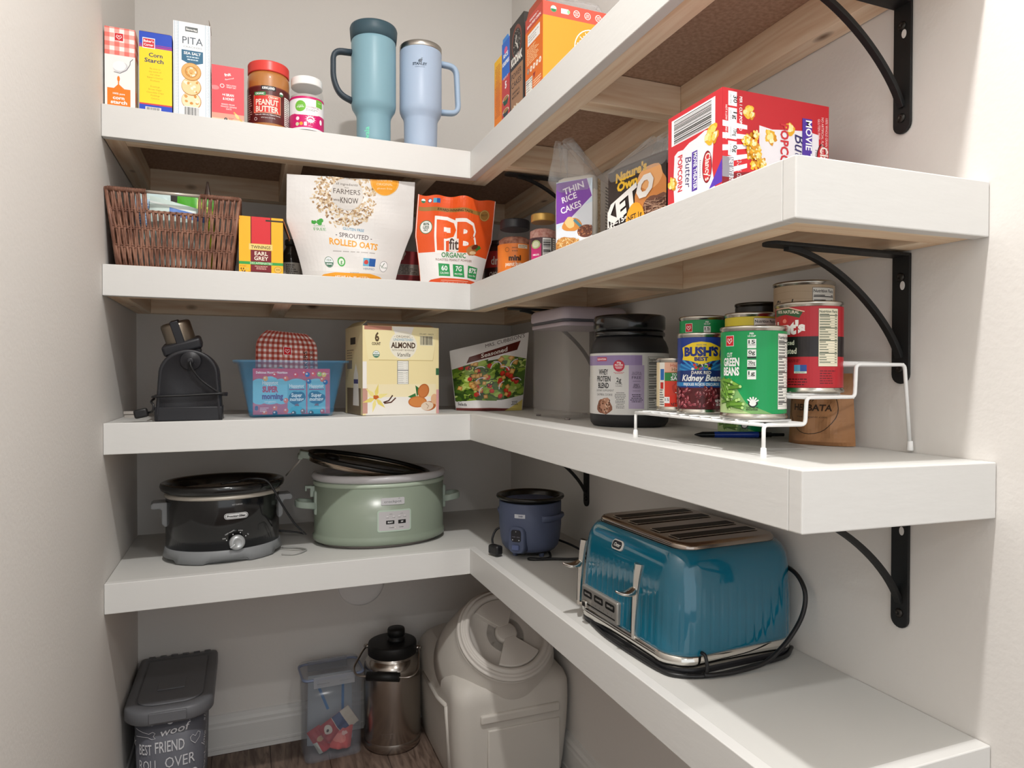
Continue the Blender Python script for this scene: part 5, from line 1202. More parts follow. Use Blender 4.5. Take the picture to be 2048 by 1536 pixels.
def container():
    z = top(3, .17, -.2); t = thing('storage_container', 'tall empty clear container with a pale lavender lid beside the crouton bag', 'container', (.188, -.201, z))
    w, d = .150, .182; H = .200
    rg = lambda i, z_, e=0: [(x, y, z_) for x, y, _ in rrect(w-2*i, d-2*i, .018, 6)]
    m = M(); m.loft([rg(.003, .004), rg(.0015, .006), rg(0, .03), rg(0, H), rg(.0022, H), rg(.0022, .010)]); m.obj('clear_body', mat('smoky_clear_plastic', '#c2bcb8', .07, spec=.9, alpha=.15), t)
    m = M(); m.loft([rg(-.0012, H), rg(-.002, H+.002), rg(-.002, H+.008), rg(.001, H+.0085), rg(.001, H+.015), rg(-.003, H+.0155), rg(-.004, H+.019), rg(-.0035, H+.034), rg(.001, H+.040), rg(.006, H+.0415)]); m.obj('lid', mat('lavender_plastic', '#b9adb5', .4), t)
    m = M(); m.loft([rg(.0008, H+.0085), rg(.0008, H+.0152)]); m.obj('lid_gasket', mat('gasket_grey', '#5a5a60', .4), t)
    for sx in (-1, 1):
        for sy in (-1, 1): m = M(); m.lathe([(.005, 0), (.006, .001), (.006, .0045)], 16, sx*(w/2-.014), sy*(d/2-.014)); m.obj('foot', mat('grey_rubber', '#8a827e', .6), t)
container()

def protein():
    cx, cy = .1690, -.4580; z = top(3, cx, cy); r = .0735
    def lab(r, h):
        s = [R(-r*2.2, 0, r*2.2, h, '#d9d8d6'), R(-.11, h*.80, .026, h*.96, '#9a86b4'), R(-.064, h*.87, -.040, h*.93, '#c8324a'), T('ELEVATION', -.052, h*.885, h*.03, '#fff', w=.021, bold=.03), E(-.016, h*.79, .0105, .0105, '#c8324a'), T('30g', -.016, h*.83, h*.028, '#fff', w=.008, bold=.02), T('PROTEIN', -.016, h*.79, h*.025, '#fff', w=.015, bold=.03),
             *MICRO(-.023, h*.74, -.009, h*.78, 2, '#fff', 2, 'c')]
        for i, q in enumerate(('WHEY', 'PROTEIN', 'BLEND')): s.append(T(q, (-.048, -.048, -.048)[i], h*(.65-.11*i), h*.085, '#2c2c2e', w=(.022, .032, .025)[i], bold=.03))
        s += [T('DIETARY SUPPLEMENT', -.045, h*.375, h*.032, '#777', w=.04), T('OATMEAL COOKIE', -.046, h*.305, h*.035, '#3a3a3a', w=.036), BLOB(-.046, h*.13, .016, '#8a5a44', 3, 20, .2), BLOB(-.044, h*.15, .012, '#b98a72', 6, 16, .4)]
        rd = random.Random(2)
        for k in range(40): s.append(BLOB(-.046+rd.uniform(-.013, .013), h*.13+rd.uniform(-.012, .012), .0017, rd.choice(('#5f3a2a', '#d9b8a0', '#a5745a')), k, 8))
        s += MICRO(-.026, h*.66, -.006, h*.69, 2, '#c8324a', 2, 'c')+[T('2g', -.016, h*.53, h*.07, '#2c2c2e', w=.009, bold=.02), T('TOTAL', -.016, h*.49, h*.025, '#2c2c2e', w=.013, bold=.02), T('SUGARS', -.016, h*.455, h*.022, '#2c2c2e', w=.012)]
        s += MICRO(-.024, h*.1, -.003, h*.37, 10, '#777', 4, 'c')+[R(.002, h*.1, .030, h*.8, '#b3a4c3')]+[T('GLUTEN &', .016, h*.67, h*.025, '#3a3048', w=.016), T('ASPARTAME', .016, h*.64, h*.025, '#3a3048', w=.018), T('FREE', .016, h*.58, h*.045, '#3a3048', w=.017), T('ENJOY', .016, h*.48, h*.022, '#3a3048', w=.010, bold=.02), T('AFTER A', .016, h*.455, h*.022, '#3a3048', w=.012, bold=.02), T('WORKOUT', .016, h*.43, h*.022, '#3a3048', w=.014, bold=.02),
              R(.009, h*.54, .023, h*.545, '#3a3048'), R(.009, h*.385, .023, h*.39, '#3a3048'), *MICRO(.004, h*.2, .028, h*.34, 5, '#3a3048', 3, 'c')]
        s += NUTR(.037, h*.06, .078, h*.94, title='Supplement Facts', n=20, bg='#cfcfcb')+MICRO(.082, h*.1, .11, h*.9, 16, '#555', 4)
        return s
    prof = [(.060, .0), (.068, .002), (.0725, .008), (.0735, .014), (.0735, .136), (.0725, .146), (.068, .158), (.0635, .164), (.0625, .168)]
    t = jar('protein_jar', 'big black protein jar with a grey and lavender label', 'jar', cx, cy, z, prof, mat('black_jar', '#242426', .45, spec=.45), lab=(r+.0004, .024, .136, 2.4, '#d9d8d6', lab), ang=radians(-123))
    m = ribbed_lid(.0665, .168, .176, 70, .0004, .002); m.lathe([(.064, .174), (.064, .18), (.0665, .181), (.0672, .184), (.0672, .203), (.065, .2065), (.060, .2075), (.058, .2055), (.01, .2055)], 96); m.obj('lid', mat('black_gloss', '#131315', .2, coat=.3), t)
protein()

# wire rack
def rack():
    z = top(3, .15, -.8); t = thing('wire_rack', 'white three-tier wire can rack at the right end of the third shelf', 'rack', (.16, -.822, z))
    wm = mat('white_coated_wire', '#f1f1f0', .35, spec=.5); Y0, Y1 = -.138, .138; r = .0023
    T1, T2, T3 = .0385, .0695, .1095; X = lambda x: x-.16
    for y in (Y0, Y1):
        m = M()
        m.tube(round_path([(X(.0445), y, .004), (X(.0445), y, T1), (X(.106), y, T1-.001), (X(.108), y, T2), (X(.184), y, T2), (X(.186), y, T3), (X(.268), y, T3), (X(.279), y, .004)], .006, 4), r, 8)
        m.obj('side_frame', wm, t)
    for x0, x1, zt in ((.0445, .104, T1), (.110, .182, T2), (.188, .266, T3)):
        m = M()
        for x in (x0, x1): m.tube([(X(x), Y0, zt), (X(x), Y1, zt)], r*.95, 8)
        n = 12
        for k in range(1, n): yy = Y0+(Y1-Y0)*k/n; m.tube([(X(x0)-.002, yy, zt+.0028), (X(x1)+.002, yy, zt+.0028)], r*.62, 6)
        m.obj('tier_grid', wm, t)
    for x in (.0445, .279):
        for y in (Y0, Y1):
            m = M(); m.lathe([(.0036, .0002), (.0039, .0012), (.0032, .012), (.0026, .0125)], 14, X(x), y); m.obj('foot_cap', wm, t)
    return z, T1, T2, T3
RZ, T1, T2, T3 = rack()
tin = mat('tin_metal', '#c5c1b8', .25, 1.0)
def can(label, x, y, z, r, h, col, shapes, ang, lip=True, metal=None):
    t = thing('food_can', label, 'can', (x, y, z)); mt = metal or tin
    m = M(); m.lathe([(r*.93, .0015), (r*.975, .0), (r, .0012), (r*1.0, .0035), (r*.965, .005), (r*.965, h-.005), (r, h-.0038), (r, h-.001), (r*.975, h), (r*.95, h-.001), (r*.94, h-.004), (r*.80, h-.0045), (r*.78, h-.0035), (r*.5, h-.0035), (.004, h-.0035)], 72)
    m.obj('tin_body', mt, t)
    rl = r*.972; z0, z1 = .0065, h-.0065; m = M()
    m.grid([[(rl*cos(ang+2*pi*k/72), rl*sin(ang+2*pi*k/72), zz) for k in range(72)] for zz in (z0, z1)], col=col, closed_u=True)
    put(m, cyl_fn(rl, ang, 0, 0, z0), shapes(rl, z1-z0), gu=rl*2*pi/72, clip=(-pi*rl*.995, 0, pi*rl*.995, z1-z0))
    m.obj('paper_label', PC, t); return t
def lab_tomato(r, h):
    return [R(-.1, 0, .1, h, '#e9d8b0'), R(-.016, 0, .03, h, '#e2402a'), R(-.016, h*.78, .03, h, '#e9b59a'), T('Happy', .002, h*.9, h*.07, '#c8502a', w=.018), T('Harvest', .006, h*.8, h*.08, '#8a6a2a', w=.022), R(-.016, h*.58, .03, h*.77, '#2f8a45'), T('TOMATO', .006, h*.69, h*.06, '#fff', w=.022, bold=.02), T('SAUCE', .006, h*.6, h*.08, '#fff', w=.025, bold=.03),
            BLOB(.007, h*.42, .012, '#c8301f', 2, 18, .15, .8), BLOB(.007, h*.47, .007, '#e85a3c', 3, 14, .3), *MICRO(0, h*.3, .014, h*.34, 1, '#fff'), E(-.002, h*.14, .01, .008, '#e8331f'), E(.014, h*.14, .01, .008, '#d92a1a'), T('NET WT 8 OZ', .008, h*.02, h*.07, '#2a1a12', w=.028, bold=.02), R(-.016, h*.08, -.008, h*.22, '#fff'), T('15', -.012, h*.13, h*.06, '#222', w=.006),
            R(-.026, 0, -.016, h, '#f0ede4'), R(-.024, h*.6, -.017, h*.85, '#2f6fb8'), R(-.024, h*.4, -.018, h*.55, '#c8302a')]+MICRO(-.0255, h*.02, -.0165, h*.4, 7, '#333', 3)
can('small tomato sauce can with an orange and green label, leftmost on the rack', .088, -.722, RZ+T1+.0046, .0268, .078, '#e9d8b0', lab_tomato, radians(-122))
def lab_bush(r, h):
    s = [R(-.12, 0, .12, h, '#1c3a8e'), R(-.12, h*.42, .12, h*.63, '#1f6fb8')]
    for k in range(14): a = pi*k/13; s.append(PL([(-.001, h*.5), (-.001+.035*cos(a-.05), h*.5+.028*sin(a-.05)), (-.001+.035*cos(a+.05), h*.5+.028*sin(a+.05))], '#3f9ad6'))
    s += [PL([(-.028, h*.86), (-.012, h*.925), (.0, h*.94), (.012, h*.925), (.028, h*.86), (.026, h*.75), (.028, h*.69), (.014, h*.67), (0, h*.62), (-.014, h*.67), (-.028, h*.69), (-.026, h*.75)], '#f3d22a'), T('SINCE 1908', 0, h*.885, h*.02, '#1c3a8e', w=.013), T("BUSH'S", 0, h*.745, h*.115, '#1c2f7e', w=.048, bold=.06), T('BEST', 0, h*.675, h*.05, '#1c2f7e', w=.018, bold=.05)]
    rd = random.Random(3)
    for k in range(22): s.append(E(rd.uniform(-.013, .014), h*rd.uniform(.56, .62), .0022, .0018, rd.choice(('#d8302a', '#f0c22a', '#3f9a3a', '#f3efe6', '#2a2a2a', '#8a3a8a')), 0, 10))
    s += [('p', [(-.12, h*.36), (.12, h*.36), (.12, h*.5), (.02, h*.54), (0, h*.55), (-.02, h*.54), (-.12, h*.5)], '#1d3576'), T('DARK RED', 0, h*.49, h*.042, '#f3efe6', w=.026, bold=.02), T('Kidney Beans', .001, h*.395, h*.085, '#fff', w=.058, bold=.03, shear=.25), PL([(-.12, h*.32), (.12, h*.32), (.12, h*.375), (-.12, h*.375)], '#2f86c6'), T('FRIJOLES ROJOS OSCUROS', 0, h*.33, h*.036, '#fff', w=.05, bold=.02)]
    s += [R(-.12, 0, .12, h*.3, '#5a1a20')]
    for k in range(120):
        x, y, a = rd.uniform(-.055, .055), h*rd.uniform(.03, .29), rd.uniform(0, 3); c = rd.choice(('#7a2630', '#8f3540', '#6a1f28', '#9c4650'))
        s += [E(x, y, .0048, .0026, '#4a141c', a, 12), E(x, y+.0003, .0043, .0021, c, a, 12), E(x+.0006, y+.0012, .0018, .0005, '#d9a0a4', a, 8)]
    s += [T('NET WT', .024, h*.1, h*.035, '#fff', w=.011, bold=.02), T('16 OZ', .025, h*.05, h*.035, '#fff', w=.01, bold=.02)]
    return s
can('blue and yellow kidney bean can on the lowest tier of the rack', .082, -.7935, RZ+T1+.0046, .0327, .1105, '#1c3a8e', lab_bush, radians(-126))
def lab_green(r, h):
    s = [R(-.14, 0, .14, h, '#0f9a55'), PL([(-.065, 0), (.02, 0), (-.01, h*.12), (-.03, h*.42), (-.065, h*.42)], '#7fb06a'), PL([(-.065, 0), (-.005, 0), (-.02, h*.06), (-.04, h*.3), (-.065, h*.3)], '#b5cf8f')]
    s += HEART(-.033, h*.885, .0065)+[T('CUT', -.033, h*.69, h*.05, '#fff', w=.009, bold=.02), T('GREEN', -.0315, h*.58, h*.095, '#fff', w=.025, bold=.04), T('BEANS', -.0315, h*.465, h*.095, '#fff', w=.025, bold=.04)]
    rd = random.Random(9)
    for k in range(26):
        x, y, a = rd.uniform(-.047, -.022), h*rd.uniform(.07, .4), rd.uniform(-1.2, .6); L_ = .0085; s += [LN([(x-L_*cos(a), y-L_*sin(a)), (x+L_*cos(a), y+L_*sin(a))], .0048, '#3f6a1f'), LN([(x-L_*cos(a), y-L_*sin(a)+.0004), (x+L_*cos(a), y+L_*sin(a)+.0004)], .0034, rd.choice(('#6a9a35', '#86b548', '#5c8a2c'))), E(x+L_*cos(a), y+L_*sin(a), .0017, .0017, '#b9d98a')]
    s += [T('PER', -.0045, h*.955, h*.022, '#fff', w=.005, bold=.02), T('1/2 CUP', -.0045, h*.925, h*.022, '#fff', w=.009, bold=.02)]
    for k, (a, b, c) in enumerate((('15', 'CALORIES', 0), ('0g', 'SAT FAT', 1), ('290mg', 'SODIUM', 1), ('1g', 'SUGARS', 0))):
        v = h*(.79-.125*k); s += [R(-.0095, v, .0005, v+h*.11, '#f4f6f2'), R(-.0095, v, .0005, v+h*.025, '#1f2f28' if c else '#f4f6f2'), T(a, -.0045, v+h*.055, h*.042, '#1c2a22', w=.0075, bold=.02), T(b, -.0045, v+h*.033, h*.016, '#1c2a22', w=.008)]
    s += [T('TOGETHER IN', -.004, h*.065, h*.02, '#16281f', w=.014, bold=.03), T('EDUCATION', -.004, h*.04, h*.02, '#16281f', w=.013, bold=.03), BLOB(-.003, h*.125, .0052, '#1d2b24', 4, 16, .15), E(-.003, h*.125, .0038, .0032, '#f4f6f2')]
    for k in range(5): a = .5+k*.5; s.append(LN([(-.003, h*.13), (-.003+.0075*cos(a), h*.13+.0075*sin(a))], .0017, '#f4f6f2'))
    s += NUTR(.028, h*.05, .055, h*.97, n=22)
    return s
can('bright green cut green beans can, frontmost on the rack', .081, -.9000, RZ+T1+.0046, .0402, .1125, '#0f9a55', lab_green, radians(-127))
def lab_hunts(r, h):
    s = [R(-.14, 0, .14, h, '#b8202c'), R(-.14, h*.38, .14, h*.63, '#231d1e'), PL([(-.056, h*.98), (-.03, h*.985), (-.012, h*.93), (-.016, h*.86), (-.034, h*.91), (-.056, h*.89)], '#2f5a33'), LN([(-.056, h*.99), (-.03, h*.995), (-.01, h*.935)], .001, '#e9dcc0'), T('100% NATURAL', -.033, h*.925, h*.038, '#f3ead6', w=.034, bold=.02, rot=-.08),
         BLOB(-.038, h*.82, .0075, '#c8241f', 2, 16, .1), BLOB(-.036, h*.83, .003, '#f08a7a', 3, 10), T("Hunt's", -.035, h*.67, h*.15, '#f8f3ee', w=.052, bold=.06), T('diced', -.029, h*.53, h*.055, '#f3ead6', w=.014, bold=.03), T('roasted', -.03, h*.42, h*.07, '#f3ead6', w=.022, bold=.03)]
    s += NUTR(.006, h*.26, .033, h*.97, n=20, bg='#f0e9cf', fg='#25402c')+MICRO(-.03, h*.31, -.008, h*.35, 2, '#5c1018', 3)+[R(-.022, h*.2, -.0145, h*.28, '#5aa0c8'), R(-.0145, h*.2, -.007, h*.28, '#2c4f9a'), R(-.022, h*.175, -.007, h*.2, '#dfe8d6'), T('VERIFIED', -.0145, h*.18, h*.016, '#2c6b3a', w=.012)]
    s += MICRO(-.03, h*.02, -.004, h*.12, 3, '#5c1018', 6)+MICRO(.008, h*.04, .033, h*.22, 6, '#6a141c', 5)+[E(-.05, h*.12, .012, .014, '#c95a2a'), E(-.05, h*.13, .008, .009, '#e8853a')]
    return s
can('red and black tomato can on the middle tier, behind the front green can', .1645, -.9060, RZ+T2+.0046, .0415, .1135, '#b8202c', lab_hunts, radians(-128))
def lab_beige(r, h):
    s = [R(-.14, 0, .14, h, '#cdb596'), T('Simple', -.03, h*.66, h*.15, '#2b2019', w=.035, bold=.02, shear=.2), T('CREAM OF', -.02, h*.4, h*.16, '#2b2019', w=.04, bold=.05), T('MUSHROOM', -.022, h*.2, h*.14, '#2b2019', w=.06, bold=.05)]
    for k in range(9): s.append(LN([(-.06, h*(.1+.1*k)), (-.02, h*(.12+.1*k)), (.01, h*(.1+.1*k))], .0004, '#b59a78'))
    return s+NUTR(.008, h*.05, .045, h*.96, n=12)
can('beige can with a nutrition panel standing highest on the top tier of the rack', .2330, -.8270, RZ+T3+.0046, .0415, .1130, '#cdb596', lab_beige, radians(-130))
can('green can with a red heart badge behind the tomato sauce can', .1480, -.7120, RZ+T2+.0046, .0372, .1110, '#0f8a4d', lab_green, radians(-112))
can('can with a yellow label hidden behind the front green can', .1520, -.8130, RZ+T2+.0046, .0362, .1080, '#e3cf3a', lambda r, h: [R(-.12, 0, .12, h, '#e3cf3a'), R(-.12, h*.8, .12, h*.86, '#3a3a3a')]+NUTR(0, h*.05, .035, h*.98, n=14), radians(-125))
can('dark topped can at the back of the top tier behind the yellow-labelled can', .2340, -.7330, RZ+T3+.0046, .0350, .0930, '#2a2624', lambda r, h: [R(-.12, 0, .12, h, '#33302e'), T('BEANS', -.01, h*.6, h*.1, '#c9c2b0', w=.03, bold=.03)], radians(-125), metal=mat('dark_tin', '#4a4640', .3, .9))
can('green can standing on the shelf underneath the wire rack', .2300, -.7010, RZ, .0372, .1035, '#6fae4a', lab_green, radians(-118))
def pen():
    m = M(); prof = [(.0008, 0), (.0022, .004), (.0045, .012), (.0048, .03), (.0048, .098), (.0043, .106), (.0040, .118), (.0026, .119), (.0026, .137), (.0022, .138)]
    def cf(i): return '#15171c' if i < 3 or i > 3 else '#1d3f9e'
    m.lathe(prof, 20, colf=cf)
    m.box(-.0012, .0012, .0048, .0066, .075, .116, '#15171c', bev=.0004)
    p0, p1 = Vector((.1340, -.7090)), Vector((.2620, -.7590)); a = math.atan2(p1.y-p0.y, p1.x-p0.x)
    m.xform(Matrix.Rotation(a, 4, 'Z') @ Matrix.Rotation(pi/2, 4, 'Y'))
    o = m.obj('ballpoint_pen', PG, None, (p0.x, p0.y, top(3, .2, -.73)+.0049)); tag(o, 'blue and black ballpoint pen lying under the wire rack', 'pen')
pen()
def paper_bag():
    def art(w, h):
        s = [R(0, 0, w, h, '#a5764f'), RING(w*.42, h*.52, w*.40, w*.012, '#3f2c1e'), T('YERBA', w*.4, h*.72, h*.055, '#3a2a1e', w=w*.4, bold=.02), T('by', w*.42, h*.62, h*.05, '#3a2a1e', w=w*.1), T('HERBATA', w*.42, h*.48, h*.085, '#3a2a1e', w=w*.62, bold=.03), T('www.organic.com', w*.42, h*.38, h*.03, '#3a2a1e', w=w*.5)]
        return s
    crumple_bag('paper_bag', 'small brown kraft paper bag under the right end of the wire rack', (.2490, -.8450, top(3, .25, -.85)), .092, .050, .100, '#a5764f', art, rotz=radians(-66), seed=23, mt=PM, topw=.90, amp=.007)
paper_bag()

# ------------------------------------------------------------------ lowest shelf
cordm = mat('black_cord', '#1b1b1d', .38, spec=.5)
def ell(a, b, z, n=96, cx=0, cy=0): return [(cx+a*cos(2*pi*k/n), cy+b*sin(2*pi*k/n), z) for k in range(n)]
def ell_fn(a, b, z0, phi0):
    """u measured in metres along the oval from direction phi0"""
    N_ = 720; P = [(a*cos(phi0+2*pi*k/N_), b*sin(phi0+2*pi*k/N_)) for k in range(-N_//2, N_//2+1)]
    L_ = [0.0]
    for i in range(1, len(P)): L_.append(L_[-1]+math.dist(P[i], P[i-1]))
    mid = L_[N_//2]
    def fn(u, v, h):
        t = u+mid; lo, hi = 0, len(L_)-1
        while hi-lo > 1:
            m_ = (lo+hi)//2
            if L_[m_] <= t: lo = m_
            else: hi = m_
        f = (t-L_[lo])/max(1e-9, L_[hi]-L_[lo]); x = P[lo][0]+(P[hi][0]-P[lo][0])*f; y = P[lo][1]+(P[hi][1]-P[lo][1])*f
        n_ = Vector((x/a/a, y/b/b, 0)).normalized(); return Vector((x, y, z0+v))+n_*h
    return fn
def black_cooker():
    cx, cy = -.5600, .1820; z = top(4, cx, cy); t = thing('slow_cooker', 'black oval slow cooker with grey handles and dial, near the left wall', 'slow cooker', (cx, cy, z), radians(5))
    grey = mat('grey_plastic', '#86888a', .42); bk = mat('black_enamel', '#131314', .16, spec=.6, coat=.3)
    a, b = .127, .108
    m = M(); n = 96
    def foot(sc, zf): return [(a*sc*cos(2*pi*k/n), b*sc*sin(2*pi*k/n), zf(2*pi*k/n)) for k in range(n)]
    lowz = lambda q: .0 if min(abs((q-c+pi) % (2*pi)-pi) for c in (pi*.29, pi*.71, pi*1.29, pi*1.71)) < .30 else .0095
    m.loft([foot(.99, lowz), foot(1.03, lambda q: max(.002, lowz(q))), foot(1.0, lambda q: .028), foot(.985, lambda q: .030)]); m.obj('base_ring', grey, t)
    def art(m2):
        fn = ell_fn(a*.985, b*.985, 0, -pi/2)
        s = [T('HOT SURFACE', .022, .130, .0032, '#b9b9b9', w=.022)]
        s += [('p', [(x+.020, y+.106) for x, y, _ in rrect(.052, .0135, .0067, 5)], '#c9c9c9'), ('p', [(x+.020, y+.106) for x, y, _ in rrect(.0495, .011, .0055, 5)], '#1a1a1a'), ('p', [(x+.020, y+.106) for x, y, _ in rrect(.047, .0095, .0047, 5)], '#d5d5d5'), T('Proctor-Silex', .020, .1035, .0046, '#151515', w=.041, bold=.05, shear=.15),
              T('OFF', -.006, .055, .003, '#d0d0d0'), T('KEEP WARM', .006, .068, .0027, '#d0d0d0', rot=.45), T('LOW', .029, .070, .003, '#d0d0d0', rot=-.2), T('HI', .0445, .060, .003, '#d0d0d0', rot=-1.0)]
        for x, y in ((-.001, .0525), (.0125, .0645), (.0285, .0665), (.0405, .0575)): s.append(E(x, y, .0011, .0011, '#f2f2f2'))
        put(m2, fn, s, gu=.004)
    m = M('#161617'); m.loft([ell(a*.985, b*.985, .029), ell(a*.985, b*.985, .142), ell(a*.975, b*.975, .147)]); art(m)
    m.obj('cooker_body', print_mat('black_painted_metal', .14, spec=.6, coat=.2), t)
    m = M(); m.loft([ell(a*.99, b*.99, .143), ell(a*1.005, b*1.005, .145), ell(a*1.005, b*1.005, .151), ell(a*.97, b*.97, .153)]); m.obj('trim_band', mat('pale_trim', '#bdb6ab', .35, .3), t)
    m = M(); m.loft([ell(a*.95, b*.95, .150), ell(a*1.0, b*1.0, .154), ell(a*1.065, b*1.075, .160), ell(a*1.085, b*1.1, .168), ell(a*1.07, b*1.08, .1745), ell(a*1.03, b*1.04, .1765), ell(a*.97, b*.97, .1740), ell(a*.93, b*.92, .166), ell(a*.90, b*.89, .10), ell(a*.80, b*.78, .045), ell(a*.5, b*.5, .038)], cap0=False); m.obj('crock_insert', bk, t)
    for s_ in (-1, 1):
        m = M()
        out = [(.0, .0), (.026, .0), (.031, -.004), (.031, -.012), (.026, -.0145), (.012, -.0145), (.0085, -.018), (.0085, -.048), (.003, -.056), (-.006, -.056), (-.009, -.05), (-.009, .0)]
        A = [m.v((s_*(a*.975+x), -.024, .134+z_)) for x, z_ in out]; B = [m.v((s_*(a*.975+x), .024, .134+z_)) for x, z_ in out]
        m.f(A if s_ > 0 else A[::-1]); m.f(B[::-1] if s_ > 0 else B)
        for i in range(len(out)): j = (i+1) % len(out); m.f([A[i], B[i], B[j], A[j]] if s_ > 0 else [A[j], B[j], B[i], A[i]])
        m.obj('handle', grey, t, bevel=.003)
    fn = ell_fn(a*.985, b*.985, 0, -pi/2); c0 = fn(.0205, .046, 0); nn = (fn(.0205, .046, 1)-c0)
    R4 = nn.to_track_quat('Z', 'Y').to_matrix().to_4x4()
    m = M(); m.lathe([(.0172, 0), (.0172, .005), (.0165, .008), (.013, .0105), (.0095, .012), (.0085, .0105), (.002, .0100)], 40); m.box(-.0185, -.006, -.002, .002, .0075, .0125, bev=.001, rot=Matrix.Rotation(.5, 3, 'Z'), piv=(0, 0, .01)); m.xform(Matrix.Translation(c0) @ R4)
    m.obj('dial_knob', mat('silver_knob', '#b4b7b9', .3, .4), t)
    m = M(); m.tube(smooth_path([(.028, -.07, .178), (.052, -.095, .187), (.083, -.100, .182), (.100, -.108, .160), (.118, -.110, .125), (.146, -.105, .078), (.170, -.100, .050), (.172, -.090, .046), (.158, -.070, .047), (.12, -.045, .05)], 8), .0026, 8)
    m.tube(smooth_path([(.028, -.07, .178), (.012, -.07, .1775), (-.01, -.075, .176)], 6), .0026, 8); m.obj('power_cord', cordm, t)
    m = M(); m.tube(smooth_path([(.13, -.02, .0028), (.165, -.045, .0028), (.180, -.07, .0028), (.15, -.10, .0028), (.12, -.088, .0028)], 8), .0016, 6); m.obj('cord_end', mat('pale_cord', '#a9a9a6', .4), t)
black_cooker()

def green_pot():
    cx, cy = -.1850, .1930; z = top(4, cx, cy); t = thing('slow_cooker', 'sage green oval slow cooker with a glass lid lying askew on top', 'slow cooker', (cx, cy, z), radians(-1.5))
    a, b = .166, .120; gm = print_mat('sage_enamel', .26, spec=.5)
    def art(m2):
        fn = ell_fn(a, b, 0, -pi/2)
        s = [('p', [(x+.013, y+.116) for x, y, _ in rrect(.058, .0175, .003, 4)], '#c4c3c5'), T('crockpot', .013, .1125, .0062, '#55585a', w=.043, bold=.0), LN([(.0265, .1215), (.0285, .123), (.0305, .1215)], .0008, '#55585a')]
        s += [('p', [(x+.017, y+.068) for x, y, _ in rrect(.0845, .0535, .006, 5)], '#b4c6b6'), ('p', [(x+.017, y+.068) for x, y, _ in rrect(.0775, .0465, .004, 4)], '#bdbabb')]
        s += [T('HIGH', .0075, .0835, .0022, '#4a4a4a'), T('LOW', .0345, .0835, .0022, '#4a4a4a')]
        for x, q in ((-.001, '4 HR'), (.0145, '6 HR'), (.0285, '8 HR'), (.0425, '10 HR')): s += [T(q, x, .0745, .0022, '#4a4a4a'), R(x-.0022, .0785, x+.0022, .0797, '#e9e6e6')]
        s += [('p', [(x+.006, y+.0645) for x, y, _ in rrect(.0205, .0092, .001, 3)], '#1f1f20'), T('SELECT', .006, .063, .0032, '#f3f3f3', w=.0125, bold=.03), ('p', [(x+.0355, y+.0645) for x, y, _ in rrect(.0195, .0092, .001, 3)], '#1f1f20'), T('OFF', .0355, .063, .0032, '#f3f3f3', w=.006, bold=.03), T('POWER', .0095, .0500, .0024, '#4a4a4a', bold=.02), T('WARM', .0335, .0500, .0024, '#4a4a4a', bold=.02), R(.0175, .0505, .0195, .0518, '#f6e9c8'), R(.007, .0545, .011, .0552, '#e9e6e6')]
        put(m2, fn, s, gu=.004, base=.0009)
    m = M('#8b9686'); m.loft([ell(a*.93, b*.93, .006), ell(a*.985, b*.985, .008), ell(a*1.015, b*1.015, .012), ell(a*1.02, b*1.02, .022), ell(a*1.003, b*1.003, .0255), ell(a, b, .03), ell(a, b, .149)]); art(m)
    m.obj('cooker_body', gm, t)
    m = M(); m.loft([ell(a*.9, b*.9, .0), ell(a*.92, b*.92, .006)], cap0=True); m.obj('dark_foot', mat('grey_rubber', '#8a827e', .6), t)
    m = M(); m.loft([ell(a*1.0, b*1.0, .148), ell(a*1.012, b*1.014, .150), ell(a*1.012, b*1.014, .157), ell(a*.97, b*.97, .159)]); m.obj('trim_band', mat('pale_sage', '#aebba9', .3), t)
    m = M(); m.loft([ell(a*.95, b*.95, .158), ell(a*.99, b*1.0, .160), ell(a*1.025, b*1.035, .164), ell(a*1.035, b*1.045, .171), ell(a*1.02, b*1.03, .177), ell(a*.975, b*.975, .179), ell(a*.93, b*.92, .175), ell(a*.90, b*.88, .165), ell(a*.87, b*.85, .09), ell(a*.7, b*.7, .05), ell(a*.3, b*.3, .045)], cap0=False); m.obj('crock_insert', mat('glazed_stoneware', '#c6c4c6', .15, spec=.6, coat=.3), t)
    hm = mat('sage_plastic', '#a3b1a5', .35)
    for s_ in (-1, 1):
        m = M(); x0 = a*.985
        m.box(s_*x0-.004, s_*x0+.006, -.028, .028, .075, .135, bev=.004)
        pth = round_path([(s_*(x0+.0), -.026, .098), (s_*(x0+.045), -.026, .104), (s_*(x0+.045), .026, .104), (s_*x0, .026, .098)], .022, 6)
        rings = []; n_ = len(pth)
        for i, p in enumerate(pth):
            tg = (pth[min(i+1, n_-1)]-pth[max(i-1, 0)]).normalized(); up = Vector((0, 0, 1)); sd = tg.cross(up).normalized()
            rings.append([p+sd*x_+up*y_ for x_, y_, _ in rrect(.008, .017, .0035, 3)])
        m.loft(rings); m.obj('side_handle', hm, t)
    m = M(); m.box(-a-.010, -a+.003, -.012, .006, .118, .146, bev=.002); m.box(-a-.022, -a-.006, -.012, .006, .140, .147, bev=.002); m.box(-a-.022, -a-.018, -.012, .006, .134, .147, bev=.001); m.obj('latch_hook', hm, t)
    # the lid: a thing of its own, resting tilted on the crock
    L_ = thing('glass_lid', 'oval glass lid with a black rim, tilted across the green slow cooker', 'lid', (-.2130, .186, z+.1935), 0)
    mt4 = Matrix.Rotation(radians(11.5), 4, 'Y') @ Matrix.Rotation(radians(4), 4, 'X')
    a2, b2 = .158, .100
